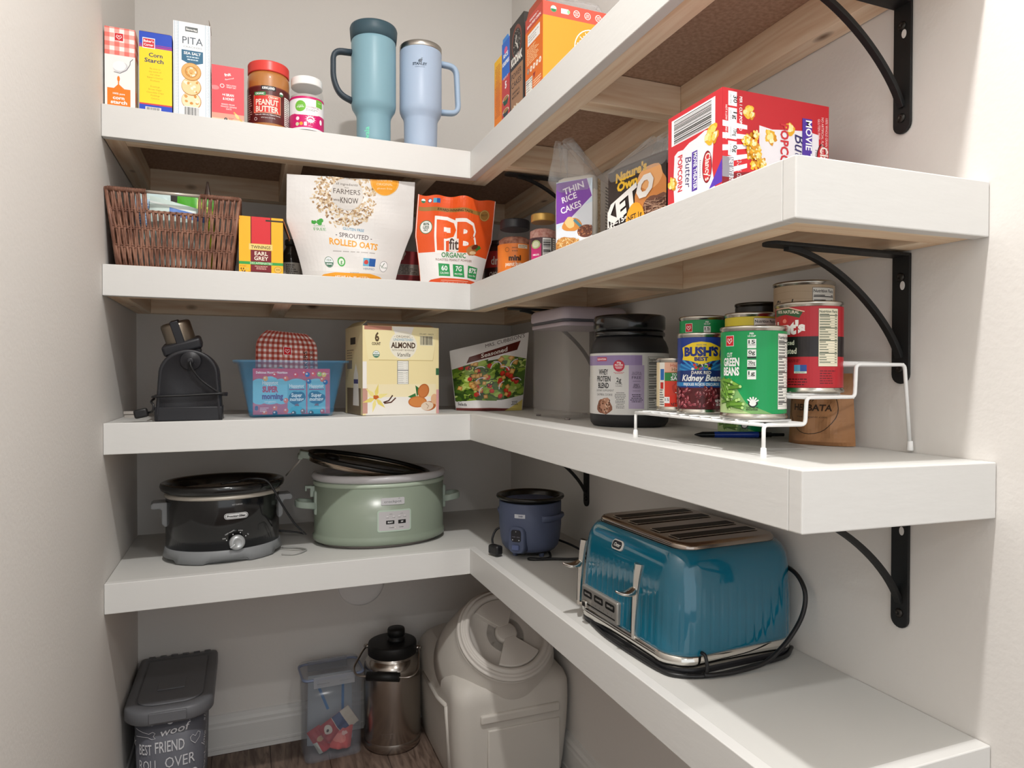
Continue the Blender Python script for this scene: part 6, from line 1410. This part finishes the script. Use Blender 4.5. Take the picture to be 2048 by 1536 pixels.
    m = M(); m.loft([ell(a2*.985, b2*.985, .0), ell(a2, b2, .0015), ell(a2*1.01, b2*1.01, .006), ell(a2, b2, .010), ell(a2*.96, b2*.95, .011), ell(a2*.93, b2*.91, .0075), ell(a2*.94, b2*.92, .002)], cap0=False, cap1=False); m.xform(mt4); m.obj('black_rim', mat('black_silicone', '#151412', .35), L_)
    m = M(); m.loft([ell(a2*.985, b2*.985, -.0005), ell(a2*.97, b2*.97, -.011), ell(a2*.94, b2*.94, -.012), ell(a2*.935, b2*.935, -.002)], cap0=False, cap1=False); m.xform(mt4); m.obj('steel_band', mat('bronze_steel', '#b8a795', .2, 1.0), L_)
    m = M(); m.loft([ell(a2*.95, b2*.94, .004), ell(a2*.8, b2*.8, -.001), ell(a2*.4, b2*.4, -.004), ell(a2*.02, b2*.02, -.0045)], cap0=False, cap1=False); m.xform(mt4); m.obj('glass_pane', mat('smoked_glass', '#3a3836', .05, spec=.7, alpha=.45), L_)
    m = M(); m.lathe([(.018, -.004), (.02, .0), (.019, .006), (.012, .009), (.001, .0095)], 32, -.095, .02); m.xform(mt4); m.obj('lid_knob', mat('black_silicone', '#151412', .35), L_)
    m = M(); m.box(-.178, -.150, -.014, .012, -.008, .010, bev=.003); m.box(-.155, -.112, -.010, .008, -.016, -.010, bev=.002, rot=Matrix.Rotation(radians(14), 3, 'Y')); m.box(-.180, -.168, -.014, .012, -.012, .0, bev=.002); m.xform(mt4); c = m.obj('lid_clip', hm, L_)
    m = M()
    for y_ in (-.008, .006): m.tube(round_path([(-.168, y_, .034), (-.172, y_, .018), (-.206, y_, -.018)], .008, 5), .0011, 6)
    m.tube([(-.206, -.008, -.018), (-.206, .006, -.018)], .0011, 6); m.obj('clip_wire', steel, c)
green_pot()

def mini_cooker():
    cx, cy = .1230, -.0850; z = top(4, cx, cy); t = thing('mini_cooker', 'small slate blue round cooker with a black pot insert, near the shelf corner', 'cooker', (cx, cy, z))
    bm_ = mat('slate_blue', '#535c76', .5, spec=.4); r = .074
    m = M(); m.lathe([(.052, .013), (.060, .015), (.067, .024), (.071, .04), (r, .07), (r, .126), (r*.98, .1275), (r*.9, .1275)], 72); m.obj('cooker_body', bm_, t)
    m = M(); m.lathe([(.050, .009), (.053, .010), (.053, .014), (.045, .015)], 56); m.obj('base_ring', mat('black_plastic', '#232327', .42), t)
    for k in range(4):
        q = -pi/2+.25+k*pi/2; m = M(); m.lathe([(.0055, 0), (.006, .001), (.007, .013)], 16, .044*cos(q), .044*sin(q)); m.obj('foot', bm_, t)
    m = M(); m.lathe([(.066, .120), (.0705, .127), (.0715, .132), (.0795, .1335), (.0815, .137), (.0805, .1405), (.077, .1415), (.071, .140), (.068, .137), (.066, .10), (.062, .05), (.03, .045)], 72, cap0=False); m.obj('inner_pot', mat('nonstick_black', '#17150f', .22, spec=.6), t)
    ang = radians(-137)
    def out(a_, zz, rr): return Vector((rr*cos(a_), rr*sin(a_), zz))
    U = Vector((-sin(ang), cos(ang), 0)); N_ = Vector((cos(ang), sin(ang), 0)); F = Matrix((U, Vector((0, 0, 1)), N_)).transposed().to_4x4(); F.translation = N_*.062+Vector((0, 0, .046))
    m = M(); m.loft([[(x*1.12, y*1.1, 0) for x, y, _ in rrect(.041, .062, .015, 6)], [(x, y, .012) for x, y, _ in rrect(.041, .062, .015, 6)], [(x*.95, y*.97, .0165) for x, y, _ in rrect(.041, .062, .015, 6)], [(x*.8, y*.88, .0175) for x, y, _ in rrect(.041, .062, .013, 6)]]); m.xform(F)
    pn = m.obj('control_panel', bm_, t)
    m = M('#26262c'); m.loft([[(x, y+.010, .0172) for x, y, _ in rrect(.025, .028, .006, 4)], [(x, y+.010, .0185) for x, y, _ in rrect(.024, .027, .006, 4)]])
    put(m, lambda u, v, h: Vector((u, v, .0185+h)), [E(0, .020, .001, .001, '#d9d9e0'), E(-.008, .001, .0013, .0013, '#d9d9e0'), E(.008, .001, .0013, .0013, '#d9d9e0'), T('WARM', -.005, .007, .002, '#9a9aa8'), T('COOK', .006, .007, .002, '#9a9aa8')]); m.xform(F); m.obj('indicator_plate', PG, pn)
    m = M(); m.box(-.009, .009, -.022, -.010, .016, .0225, bev=.002); m.xform(F); m.obj('cook_switch', mat('slate_light', '#5d6a94', .4), pn)
    m = M('#c9ccd4'); st = 2*pi/72
    a1 = radians(-128); m.grid([[((r+.0005)*cos(a1+.02+q*st), (r+.0005)*sin(a1+.02+q*st), zz) for q in range(-3, 2)] for zz in (.096, .105)])
    put(m, cyl_fn(r+.0005, a1+.02, 0, 0, .0975), [T('DASH', -.004, .0015, .0035, '#3a4566', w=.010, bold=.04)], gu=(r+.0005)*st, clip=(-.0100, 0, .006, .007)); m.obj('badge', PG, t)
    for q in (radians(-62), radians(118)):
        m = M(); n_ = 20; rings = []
        for k in range(n_+1):
            f = k/n_; aa = q-.52+1.04*f; ex = .015*sin(pi*f)**.6
            rings.append([out(aa, .100, r-.003), out(aa, .102, r+ex), out(aa, .097, r+ex+.001*(ex > 0)), out(aa, .088, r+ex*.45), out(aa, .083, r-.003)])
        m.loft(rings); m.obj('side_handle', bm_, t)
    m = M(); m.tube(smooth_path([(-.045, .035, .060), (-.068, .045, .052), (-.083, .035, .035), (-.088, .02, .022)], 7), .0028, 8)
    m.tube(smooth_path([(.05, .02, .006), (.02, -.07, .0035), (-.028, -.062, .0035), (-.02, -.072, .0035), (.02, -.083, .0035), (.052, -.098, .0035), (.072, -.112, .006), (.085, -.14, .014)], 8), .0030, 8)
    m.tube(smooth_path([(.060, .0, .03), (.085, -.05, .022), (.10, -.10, .012), (.098, -.145, .006)], 7), .0028, 8); m.obj('power_cord', cordm, t)
    m = M(); m.box(-.098, -.078, -.016, .018, .003, .026, bev=.005, rot=Matrix.Rotation(radians(20), 3, 'Z')); m.obj('plug', cordm, t)
mini_cooker()

def toaster():
    cx, cy = .1560, -.6420; z = top(4, cx, cy); t = thing('toaster', 'glossy teal four-slice toaster with chrome trim at the right end of the lowest shelf', 'toaster', (cx, cy, z), radians(2.5))
    w, d = .240, .292; teal = mat('teal_enamel', '#0d6680', .10, spec=.6, coat=.8); chrome = mat('chrome', '#d5d2cc', .08, 1.0); dk = mat('black_plastic', '#232327', .42)
    def ring(sx, sy, r_, z_, gro=0.0, n=26, ox=0.0, oy=0.0):
        base = rrect(sx, sy, r_, 10); P = [Vector((x, y, 0)) for x, y, _ in base]; Np = len(P); L_ = [0]
        for i in range(Np): L_.append(L_[-1]+(P[(i+1) % Np]-P[i]).length)
        tot = L_[-1]; K = 360; out = []
        for k in range(K):
            s = tot*k/K; j = 0
            while L_[j+1] < s: j += 1
            f = (s-L_[j])/max(1e-9, (L_[j+1]-L_[j])); p = P[j]+(P[(j+1) % Np]-P[j])*f
            tg = (P[(j+1) % Np]-P[j]).normalized(); nn = Vector((tg.y, -tg.x, 0))
            g = gro*(.55 if k % 6 == 0 else 0); p = p-nn*g
            out.append((p.x+ox, p.y+oy, z_))
        return out
    m = M(); m.loft([ring(w*.93, d*.94, .04, .0), ring(w*.985, d*.985, .045, .002), ring(w*.985, d*.985, .045, .010), ring(w*.97, d*.97, .045, .011)]); m.obj('base_plate', dk, t)
    m = M(); m.loft([ring(w*.985, d*.985, .045, .0105), ring(w*1.0, d*1.0, .046, .012), ring(w*1.0, d*1.0, .046, .026), ring(w*.98, d*.98, .045, .0275)]); m.obj('chrome_band', chrome, t)
    prof = [(.0270, .985, .985, 0), (.030, .99, .99, .0), (.034, .99, .99, .0014), (.05, .988, .988, .0016), (.07, .985, .986, .0016), (.09, .98, .982, .0015), (.105, .974, .978, .0011), (.118, .965, .972, .0005), (.128, .955, .965, 0), (.138, .942, .955, 0), (.148, .922, .94, 0), (.157, .893, .918, 0), (.164, .86, .893, 0), (.169, .825, .865, 0), (.1715, .80, .845, 0), (.1715, .785, .83, 0), (.168, .775, .82, 0)]
    m = M(); m.loft([ring(w*a_, d*b_, .045*(1 if z_ < .12 else 1-.35*(z_-.12)/.05), z_, g_, ox=.004*(z_/.17)) for z_, a_, b_, g_ in prof]); m.obj('teal_shell', teal, t)
    pw, pd = .186, .244
    m = M(); m.loft([ring(pw-.004, pd-.004, .026, .166, ox=.004), ring(pw, pd, .028, .170, ox=.004), ring(pw, pd, .028, .1765, ox=.004), ring(pw-.006, pd-.006, .026, .180, ox=.004), ring(pw-.016, pd-.016, .02, .1805, ox=.004)]); tp = m.obj('chrome_top', mat('chrome_top', '#a99d93', .16, 1.0), t)
    for k, y in enumerate((.075, .028, -.028, -.075)):
        y += (.004, .004, -.002, -.002)[k]
        m = M(); m.loft([[(x+.004, yy+y, .1812) for x, yy, _ in rrect(.154, .027, .003, 3)], [(x+.004, yy+y, .1818) for x, yy, _ in rrect(.154, .027, .003, 3)]]); 
        o = m.obj('slot_frame', mat('slot_chrome', '#d9d2ca', .12, 1.0), t)
        m = M(); m.loft([[(x+.004, yy+y, .1816) for x, yy, _ in rrect(.150, .022, .002, 3)], [(x+.004, yy+y, .1821) for x, yy, _ in rrect(.150, .022, .002, 3)]])
        m.obj('bread_slot', mat('slot_dark', '#0c0a09', .5), o)
    # face towards -x : local frame u -> -y
    def FX(zz): # surface x at height
        for i in range(len(prof)-1):
            if prof[i][0] <= zz <= prof[i+1][0]:
                f = (zz-prof[i][0])/(prof[i+1][0]-prof[i][0]); s_ = prof[i][1]+(prof[i+1][1]-prof[i][1])*f
                return -w/2*s_+.004*(zz/.17)
        return -w/2*.985
    for y in (.128-.005, -.052+.008):
        y0 = y
        m = M()
        rows = []
        for q in range(13):
            f = q/12; zz = .024+.113*f; hw = .0022+.0052*f**1.5
            x = FX(zz)
            rows.append([(x+.001, y0+hw+.001, zz), (x-.004, y0+hw, zz), (x-.006-.002*f, y0-hw*.2, zz), (x-.003, y0-hw*1.3, zz), (x+.001, y0-hw*1.4, zz)])
        m.loft(rows, sm=False); lv = m.obj('lever_guide', chrome, t)
        m = M(); rows = []
        for q in range(9):
            f = q/8; zz = .030+.098*f; rows.append([(FX(zz)-.0015, y0+.0062, zz), (FX(zz)-.0035, y0+.0062, zz), (FX(zz)-.0035, y0+.0028, zz), (FX(zz)-.0015, y0+.0028, zz)])
        m.loft(rows, sm=False); m.obj('lever_slot', mat('slot_dark', '#0c0a09', .5), lv)
        m = M(); zz = .098; x = FX(zz); rows = []
        for q in range(13):
            f = q/12; px_ = x-.004-.034*f; hw = .009*sin(pi*min(1, .25+f*.72))**.8; th = .0045*(1-f)+.0012
            zc = zz-.004*sin(pi*f)+.002*f
            rows.append([(px_, y0+hw*cos(a_), zc+th*sin(a_)*(1 if sin(a_) > 0 else 1.6)) for a_ in [2*pi*k/16 for k in range(16)]])
        m.loft(rows); m.obj('lever', chrome, t)
    yc_ = .052; 
    m = M('#8d8a86'); x = FX(.03)
    U0 = .056
    m.box(x-.006, x+.004, yc_-U0, yc_+U0, .013+.016, .053+.012, '#9a9792', bev=.003)
    fn = plane_fn((x-.006, yc_, .0), (0, -1, 0), (0, 0, 1))
    s = []
    for u, q in ((-.035, 'BAGEL'), (.0, 'CANCEL'), (.035, 'DEFROST')): s += [('p', [(xx+u, yy+.053) for xx, yy, _ in rrect(.028, .0115, .003, 4)], '#1d1c1c'), T(q, u, .0513, .0034, '#d9d6d0', w=.019, bold=.02)]
    s += [R(-.048, .0350, .050, .0372, '#141312')]+[T(str(k+1), -.034+.0125*k, .0395, .0028, '#3a3836') for k in range(7)]
    put(m, fn, s); cp = m.obj('control_panel', print_mat('printed_metal', .3, metal=.55), t)
    m = M(); m.box(x-.013, x-.006, yc_+.030, yc_+.044, .031, .0425, bev=.002); m.obj('slider_knob', chrome, cp)
    zz = .150; nrm = Vector((-1, 0, .45)).normalized(); c0 = Vector((FX(zz)-.0005, .020, zz)); U = Vector((0, -1, 0)); V = nrm.cross(U).normalized()*1.0
    if V.z < 0: V = -V
    m = M('#1b1a1a')
    P = [[c0+U*x_*s_+V*y_*s_+nrm*h_ for x_, y_, _ in rrect(.030, .0165, .0065, 5)] for s_, h_ in ((1.0, -.002), (1.0, .0018), (.94, .0024))]
    m.loft(P, col='#d3d0ca'); put(m, lambda u, v, h: c0+U*u+V*v+nrm*(.0024+h), [('p', [(x_, y_) for x_, y_, _ in rrect(.026, .0125, .005, 5)], '#1b1a1a'), T('Oster', 0, -.0028, .006, '#f3f0ea', w=.018, bold=.01, shear=.3)]); m.obj('badge', PG, t)
    # cord
    def loc(x_, y_, z_):
        q = Vector((x_-cx, y_-cy, z_-z)); c_, s_ = cos(radians(-2.5)), sin(radians(-2.5)); return (q.x*c_-q.y*s_, q.x*s_+q.y*c_, q.z)
    pts = [(.262, -.70, .745), (.270, -.74, .752), (.270, -.775, .748), (.2675, -.797, .730), (.263, -.803, .706), (.248, -.806, .682), (.220, -.808, .656), (.184, -.809, .636), (.138, -.808, .6305), (.100, -.805, .630), (.085, -.801, .630)]
    m = M(); m.tube(smooth_path([loc(*p) for p in pts], 8), .0034, 10)
    m.tube(smooth_path([loc(*p) for p in [(.275, -.765, .6285), (.24, -.788, .6285), (.18, -.797, .6285), (.12, -.802, .6285), (.085, -.800, .6285), (.055, -.787, .6285), (.040, -.765, .6285), (.033, -.70, .6285), (.030, -.62, .6285), (.036, -.56, .6285)]], 8), .0032, 10)
    m.tube(smooth_path([loc(*p) for p in [(.088, -.7995, .6285), (.0895, -.8015, .640), (.089, -.7975, .655), (.0885, -.79, .657)]], 6), .0026, 8); m.obj('power_cord', cordm, t)
toaster()

# ------------------------------------------------------------------ on the floor
def dog_bin():
    t = thing('pet_food_bin', 'dark grey lettered pet food bin with a hinged lid on the floor', 'bin', (-.678, .290, 0))
    w, d, H = .150, .290, .262; dg = mat('dark_grey_plastic', '#6a6b6f', .45)
    def rg(sx, sy, z_, rf=.05, rb=.02, oy=0):
        out = []
        for (qx, qy, a0, r_) in ((1, -1, -pi/2, rf), (1, 1, 0, rb), (-1, 1, pi/2, rb), (-1, -1, pi, rf)):
            for k in range(9): a_ = a0+pi/2*k/8; out.append((qx*(sx/2-r_)+r_*cos(a_), qy*(sy/2-r_)+r_*sin(a_)+oy, z_))
        return out
    m = M('#62636b'); m.loft([rg(w*.90, d*.93, 0), rg(w*.92, d*.94, .01), rg(w, d, H)])
    base = rg(w, d, 0); st = 4; path = [Vector((p[0], p[1], 0)) for p in base]
    path = path[27:]+path[:27+0]     # start at the rear-left, run along left side? keep cyclic order
    L_ = [0]
    for i in range(1, len(path)): L_.append(L_[-1]+(path[i]-path[i-1]).length)
    # u=0 at the middle of the front face
    front_mid = None
    for i in range(1, len(path)):
        if path[i-1].x < 0 <= path[i].x and path[i].y < 0: front_mid = L_[i-1]+(0-path[i-1].x)
    def fn(u, v, h):
        s_ = max(0, min(L_[-1]-1e-6, u+front_mid)); j = 0
        while L_[j+1] < s_: j += 1
        f = (s_-L_[j])/max(1e-9, L_[j+1]-L_[j]); p = path[j]+(path[j+1]-path[j])*f; tg = (path[j+1]-path[j]).normalized(); nn = Vector((tg.y, -tg.x, 0))
        g_ = (v+.018-.01)/(H-.01); q = Vector((p.x*(.92+.08*g_), p.y*(.94+.06*g_), v+.018)); return q+nn*(h+.0014)
    W_ = '#dcdce0'
    s = [T('friends', -.055, .232, .014, W_, w=.05, bold=.02, shear=.3), BLOB(.005, .238, .008, W_, 2, 16, .2), E(-.004, .247, .003, .004, W_), E(.004, .249, .003, .004, W_), E(.012, .246, .003, .004, W_), T('paws', .062, .236, .012, W_, w=.035, shear=.3, rot=.1),
         LN([(-.075, .222), (-.062, .219), (-.04, .213), (-.032, .217), (-.027, .213), (-.031, .207), (-.027, .201), (-.034, .200), (-.042, .205), (-.062, .206), (-.075, .204)], .0012, W_), T('woof', .012, .207, .017, W_, w=.062, bold=.01, shear=.35, rot=.12),
         T('BEST', -.050, .164, .024, W_, w=.030, bold=.01), T('FRIEND', .003, .166, .026, W_, w=.062, bold=.01), LN([(.058, .170), (.048, .180), (.046, .188), (.052, .193), (.058, .187), (.065, .195), (.072, .190), (.070, .180), (.058, .170)], .0012, W_),
         T('ROLL', -.044, .127, .024, W_, w=.045, bold=.0), T('OVER', .025, .128, .025, W_, w=.065, bold=.0), T('fetch', -.008, .088, .026, W_, w=.09, bold=.02, shear=.3), E(.055, .100, .011, .013, W_), LN([(.050, .108), (.054, .1), (.050, .092)], .0018, '#57585f'), LN([(.060, .108), (.056, .1), (.060, .092)], .0018, '#57585f'),
         T('sit', .098, .215, .016, W_, w=.022, rot=1.3, shear=.3), T('love', .100, .160, .022, W_, w=.03, rot=1.2, shear=.3), T('loyal', .104, .100, .02, W_, w=.05, rot=1.3), T('STAY', -.078, .09, .018, W_, w=.04, rot=1.5), T('good', .135, .20, .018, W_, w=.04, rot=.2, shear=.3), T('BOY', .14, .15, .026, W_, w=.04), T('play', .15, .11, .02, W_, w=.05, shear=.3), T('bark', -.105, .18, .02, W_, w=.05, shear=.3), T('WALK', .0, .045, .024, W_, w=.09), T('treat', .1, .05, .02, W_, w=.06, shear=.3)]
    put(m, fn, s, gu=.006, gv=.03); m.obj('bin_body', print_mat('bin_print', .45), t)
    lw, ld = .188, .330; z0 = .262; oy = .0
    m = M(); m.loft([rg(lw-.006, ld-.006, z0-.004, .06, .012), rg(lw, ld, z0, .06, .012), rg(lw, ld, z0+.022, .06, .012), rg(lw-.006, ld-.006, z0+.028, .058, .01), rg(lw-.034, ld-.05, z0+.030, .05, .012), rg(lw-.040, ld-.058, z0+.0265, .045, .01)])
    lid = m.obj('lid', dg, t)
    m = M(); m.loft([rg(lw-.046, ld-.066, z0+.0266, .045, .01), rg(lw-.046, ld-.066, z0+.0285, .045, .01), rg(lw-.052, ld-.072, z0+.030, .043, .01)]); m.obj('hinged_flap', dg, lid)
    m = M(); m.box(-.032, .028, -.060, -.004, z0+.0295, z0+.0325, bev=.002); m.obj('flap_grip', dg, lid)
    m = M(); m.box(-.038, .040, -ld/2-.003, -ld/2+.006, z0+.001, z0+.025, bev=.002); m.obj('front_latch', dg, lid)
    for k in range(6): m = M(); m.box(-.075+.027*k, -.060+.027*k, ld/2-.008, ld/2+.0015, z0+.018, z0+.030, bev=.001); m.obj('hinge_tab', dg, lid)
dog_bin()
def white_rod():
    m = M(); m.tube([(-.757, .055, .004), (-.762, .20, .11)], .0042, 10)
    return m
m = white_rod(); o = m.obj('white_rod', mat('white_plastic_lid', '#f4f4f2', .4)); tag(o, 'short white plastic rod leaning on the left wall beside the grey pet food bin', 'rod')

def clear_box():
    cx, cy = -.2920, .3580; t = thing('clear_container', 'clear lidded container of red and blue candy bags on the floor, beside the steel jug', 'container', (cx, cy, 0), radians(3))
    w, d, H = .158, .108, .228
    rg = lambda i, z_: [(x, y, z_) for x, y, _ in rrect(w-2*i, d-2*i, .018, 6)]
    tint = mat('frosted_plastic', '#b4b9c4', .12, spec=.6, alpha=.16)
    m = M(); m.loft([rg(.008, .002), rg(.006, 0.0008), rg(.003, .004), rg(0, H), rg(.0022, H), rg(.006, .006)]); m.obj('clear_body', tint, t)
    m = M(); m.loft([rg(-.001, H-.004), rg(-.004, H-.003), rg(-.004, H+.006), rg(-.001, H+.012), rg(.004, H+.014), rg(.012, H+.0145), rg(.016, H+.012), rg(.03, H+.012)]); ld = m.obj('lid', tint, t)
    m = M(); m.loft([rg(-.0008, H-.002), rg(-.0048, H-.001), rg(-.0048, H+.003), rg(-.0008, H+.004)], cap0=False, cap1=False); m.obj('blue_gasket', mat('blue_grey_plastic', '#8f9dbd', .3), ld)
    for sy in (-1, 1):
        m = M(); m.box(-.055, .055, sy*(d/2+.004)-.0015, sy*(d/2+.004)+.0015, H-.022, H+.008, bev=.001); m.box(-.045, -.014, sy*(d/2+.0065)-.001, sy*(d/2+.0065)+.001, H-.014, H-.010); m.box(.014, .045, sy*(d/2+.0065)-.001, sy*(d/2+.0065)+.001, H-.014, H-.010); m.obj('snap_latch', mat('frosted_latch', '#c2c5cb', .2, spec=.6, alpha=.5), ld)
    R_ = lambda nm, lb, lo, W_, D_, H_, col, art, rz, sd, tilt: None
    def bag(label, lo, W_, D_, H_, col, art, rx, ry, rz, sd):
        o = crumple_bag('candy_bag', label, (cx+lo[0], cy+lo[1], lo[2]), W_, D_, H_, col, art, seed=sd, topw=.95, amp=.006, nu=18, nv=18); o.rotation_euler = (rx, ry, rz); return o
    bag('red and blue candy bag with a cream end, lying slanted inside the clear container', (-.022, -.016, .052), .060, .028, .096, '#b8323c', lambda w, h: [R(0, 0, w, h*.45, '#b8323c'), R(0, h*.45, w, h*.72, '#24477f'), R(0, h*.72, w, h, '#d8cfbf'), E(w*.3, h*.22, w*.2, h*.11, '#ece6dc'), E(w*.3, h*.2, w*.06, h*.04, '#3a3230'), R(0, h*.44, w, h*.455, '#e9e2d6')], 0, radians(58), 0, 5)
    bag('folded red candy bag at the bottom left of the clear container', (-.016, -.016, .014), .040, .020, .072, '#b42a34', lambda w, h: [R(0, 0, w*.3, h*.5, '#cfd8cf'), E(w*.6, h*.55, w*.25, h*.1, '#c9a07a')], 0, radians(-28), 0, 8)
    bag('crinkled shiny red foil bag in the lower right of the clear container', (.022, -.020, .016), .058, .03, .060, '#d8524e', lambda w, h: [BLOB(w*.4, h*.5, w*.25, '#f08a80', 3, 14, .4), BLOB(w*.6, h*.7, w*.12, '#fbd0c8', 4, 12, .4)], 0, radians(8), 0, 12)
    bag('blue edged clear zip bag at the back of the clear container', (.0, .024, .012), .125, .02, .195, '#a9b4bd', lambda w, h: [LN([(w*.2, h*.9), (w*.45, h*.5)], w*.06, '#2f7fc4'), LN([(w*.8, h*.95), (w*.78, h*.4)], w*.06, '#2f7fc4')], 0, 0, 0, 14)
clear_box()

def jug():
    cx, cy = -.1225, .3440; t = thing('steel_jug', 'stainless steel water jug with a black cap and bail handle on the floor', 'jug', (cx, cy, 0))
    r = .0805; sm = mat('jug_steel', '#b8b1aa', .22, 1.0); noise_bump(sm, 8, .05, .002, 2, (1, 1, .1)); bk = mat('black_cap', '#161616', .5)
    m = M(); m.lathe([(.070, .0), (.076, .002), (.0795, .008), (r, .014), (r, .028), (r*.997, .0285), (r*.997, .030), (r, .0305), (r, .222), (.079, .232), (.074, .242), (.068, .249), (.066, .252), (.066, .262)], 96)
    put(m, cyl_fn(r, radians(-112), 0, 0, 0), [T('YETI', 0, .05, .014, '#8d8882', w=.042, bold=.03)], gu=r*2*pi/96); m.obj('jug_body', sm, t)
    m = M(); m.lathe([(.0655, .256), (.0685, .258), (.0685, .284), (.067, .288), (.063, .2895), (.022, .290)], 72); cap = m.obj('cap', bk, t)
    m = M(); m.lathe([(.0245, .289), (.0245, .300), (.022, .301), (.022, .306), (.0245, .307), (.0245, .322), (.023, .326), (.002, .327)], 40, .010, -.004); m.obj('spout_cap', bk, cap)
    ax = Vector((.905, -.425, 0)); fw = Vector((-.425, -.905, 0)); Z = Vector((0, 0, 1))
    A = -ax*.0745+Z*.272; B = ax*.0745+Z*.272; o1 = fw*.105-Z*.042
    m = M(); m.tube(round_path([A, A+fw*.02-ax*.006-Z*.006, A+o1*.75-ax*.016, A+o1*.98, B+o1*.98, B+o1*.75+ax*.016, B+fw*.02+ax*.006-Z*.006, B], .022, 7), .0031, 10); m.obj('bail_handle', steel, t)
    m = M(); m.tube([-ax*.045+Z*.272+o1*.98, ax*.045+Z*.272+o1*.98], .0120, 18); m.obj('handle_grip', bk, t)
    for p in (A, B):
        m = M(); d_ = ax if p is B else -ax; m.tube([p-d_*.009, p+d_*.005], .006, 16); m.tube([p+d_*.004, p+d_*.008], .0042, 14); m.obj('handle_pivot', steel, t)
jug()

def vault():
    cx, cy = .1180, .2050; t = thing('food_vault', 'large cream plastic floor bin with a round screw lid under the right shelf', 'storage bin', (cx, cy, 0))
    cr = mat('cream_plastic', '#c9c4bc', .48, spec=.35); noise_bump(cr, 260, .10, .001, 2)
    w, d = .318, .430
    def rg(sx, sy, z_, c=.045, oy=0, n=7): return [(x, y+oy, z_) for x, y, _ in rrect(sx, sy, c, n)]
    m = M(); m.loft([rg(w*.88, d*.92, 0), rg(w*.91, d*.94, .008), rg(w*.94, d*.96, .05), rg(w*.985, d*.985, .13), rg(w, d, .19), rg(w, d, .235), rg(w*.995, d*.99, .255), rg(w*.96, d*.95, .272), rg(w*.88, d*.88, .288, .05, .012), rg(w*.78, d*.70, .300, .06, .04)])
    m.obj('bin_body', cr, t)
    th = radians(40); n_ = Vector((0, -sin(th), cos(th))); V = Vector((0, cos(th), sin(th))); U = Vector((1, 0, 0)); c0 = Vector((0, .062-cy, .380))
    F = Matrix((U, V, n_)).transposed().to_4x4(); F.translation = c0
    m = M(); m.lathe([(.165, -.150), (.158, -.11), (.146, -.06), (.134, -.03), (.1285, -.016), (.1285, -.012), (.122, -.011), (.121, -.002), (.118, .0)], 96, cap1=False); m.xform(F); m.obj('neck', cr, t)
    lm = mat('lid_plastic', '#cdc8c1', .45, spec=.35); noise_bump(lm, 260, .08, .001, 2)
    m = M(); m.lathe([(.126, -.010), (.1285, -.008), (.129, -.004), (.126, -.002), (.122, -.0015), (.1225, .003), (.120, .006), (.116, .0065), (.114, .0045), (.1125, .0045), (.1115, .008), (.1075, .0095), (.103, .009), (.098, .004), (.095, -.008), (.05, -.010), (.002, -.010)], 96); m.xform(F); lid = m.obj('screw_lid', lm, t)
    for k in range(2):
        a0 = radians(-80)+k*pi; m = M()
        q0, q1 = a0-.66, a0+.66
        pts = [(.022*cos(q0), .022*sin(q0)), (.022*cos(q1), .022*sin(q1))]+[(.097*cos(q1-(q1-q0)*j/8), .097*sin(q1-(q1-q0)*j/8)) for j in range(9)]
        m.loft([[(x, y, -.010) for x, y in pts][::1], [(x*.985, y*.985, .0035) for x, y in pts], [(x*.95, y*.95, .006) for x, y in pts]][::1], sm=False)
        bmesh.ops.recalc_face_normals(m.bm, faces=m.bm.faces)
        m.xform(F); m.obj('lid_wedge', lm, lid, bevel=.0012)
    m = M(); m.lathe([(.030, -.010), (.028, .0035), (.024, .0055), (.001, .006)], 40); m.xform(F); m.obj('lid_hub', lm, lid)
    y = -d/2
    m = M(); m.box(-.075, .120, y-.0035, y+.01, .0, .172, bev=.003); m.obj('front_panel', cr, t)
    m = M(); m.box(-.095, .118, y-.008, y+.006, .190, .213, bev=.005, seg=3); m.obj('front_grip_rail', cr, t)
    m = M()
    m.tube([(-w/2-.001, -.14, .215), (-w/2-.002, -.06, .20), (-w/2-.001, .10, .20)], .006, 8)
    m.tube([(-w/2-.001, -.14, .215), (-w/2+.002, -.145, .15), (-w/2+.008, -.145, .03)], .006, 8); m.obj('side_rib', cr, t)
vault()
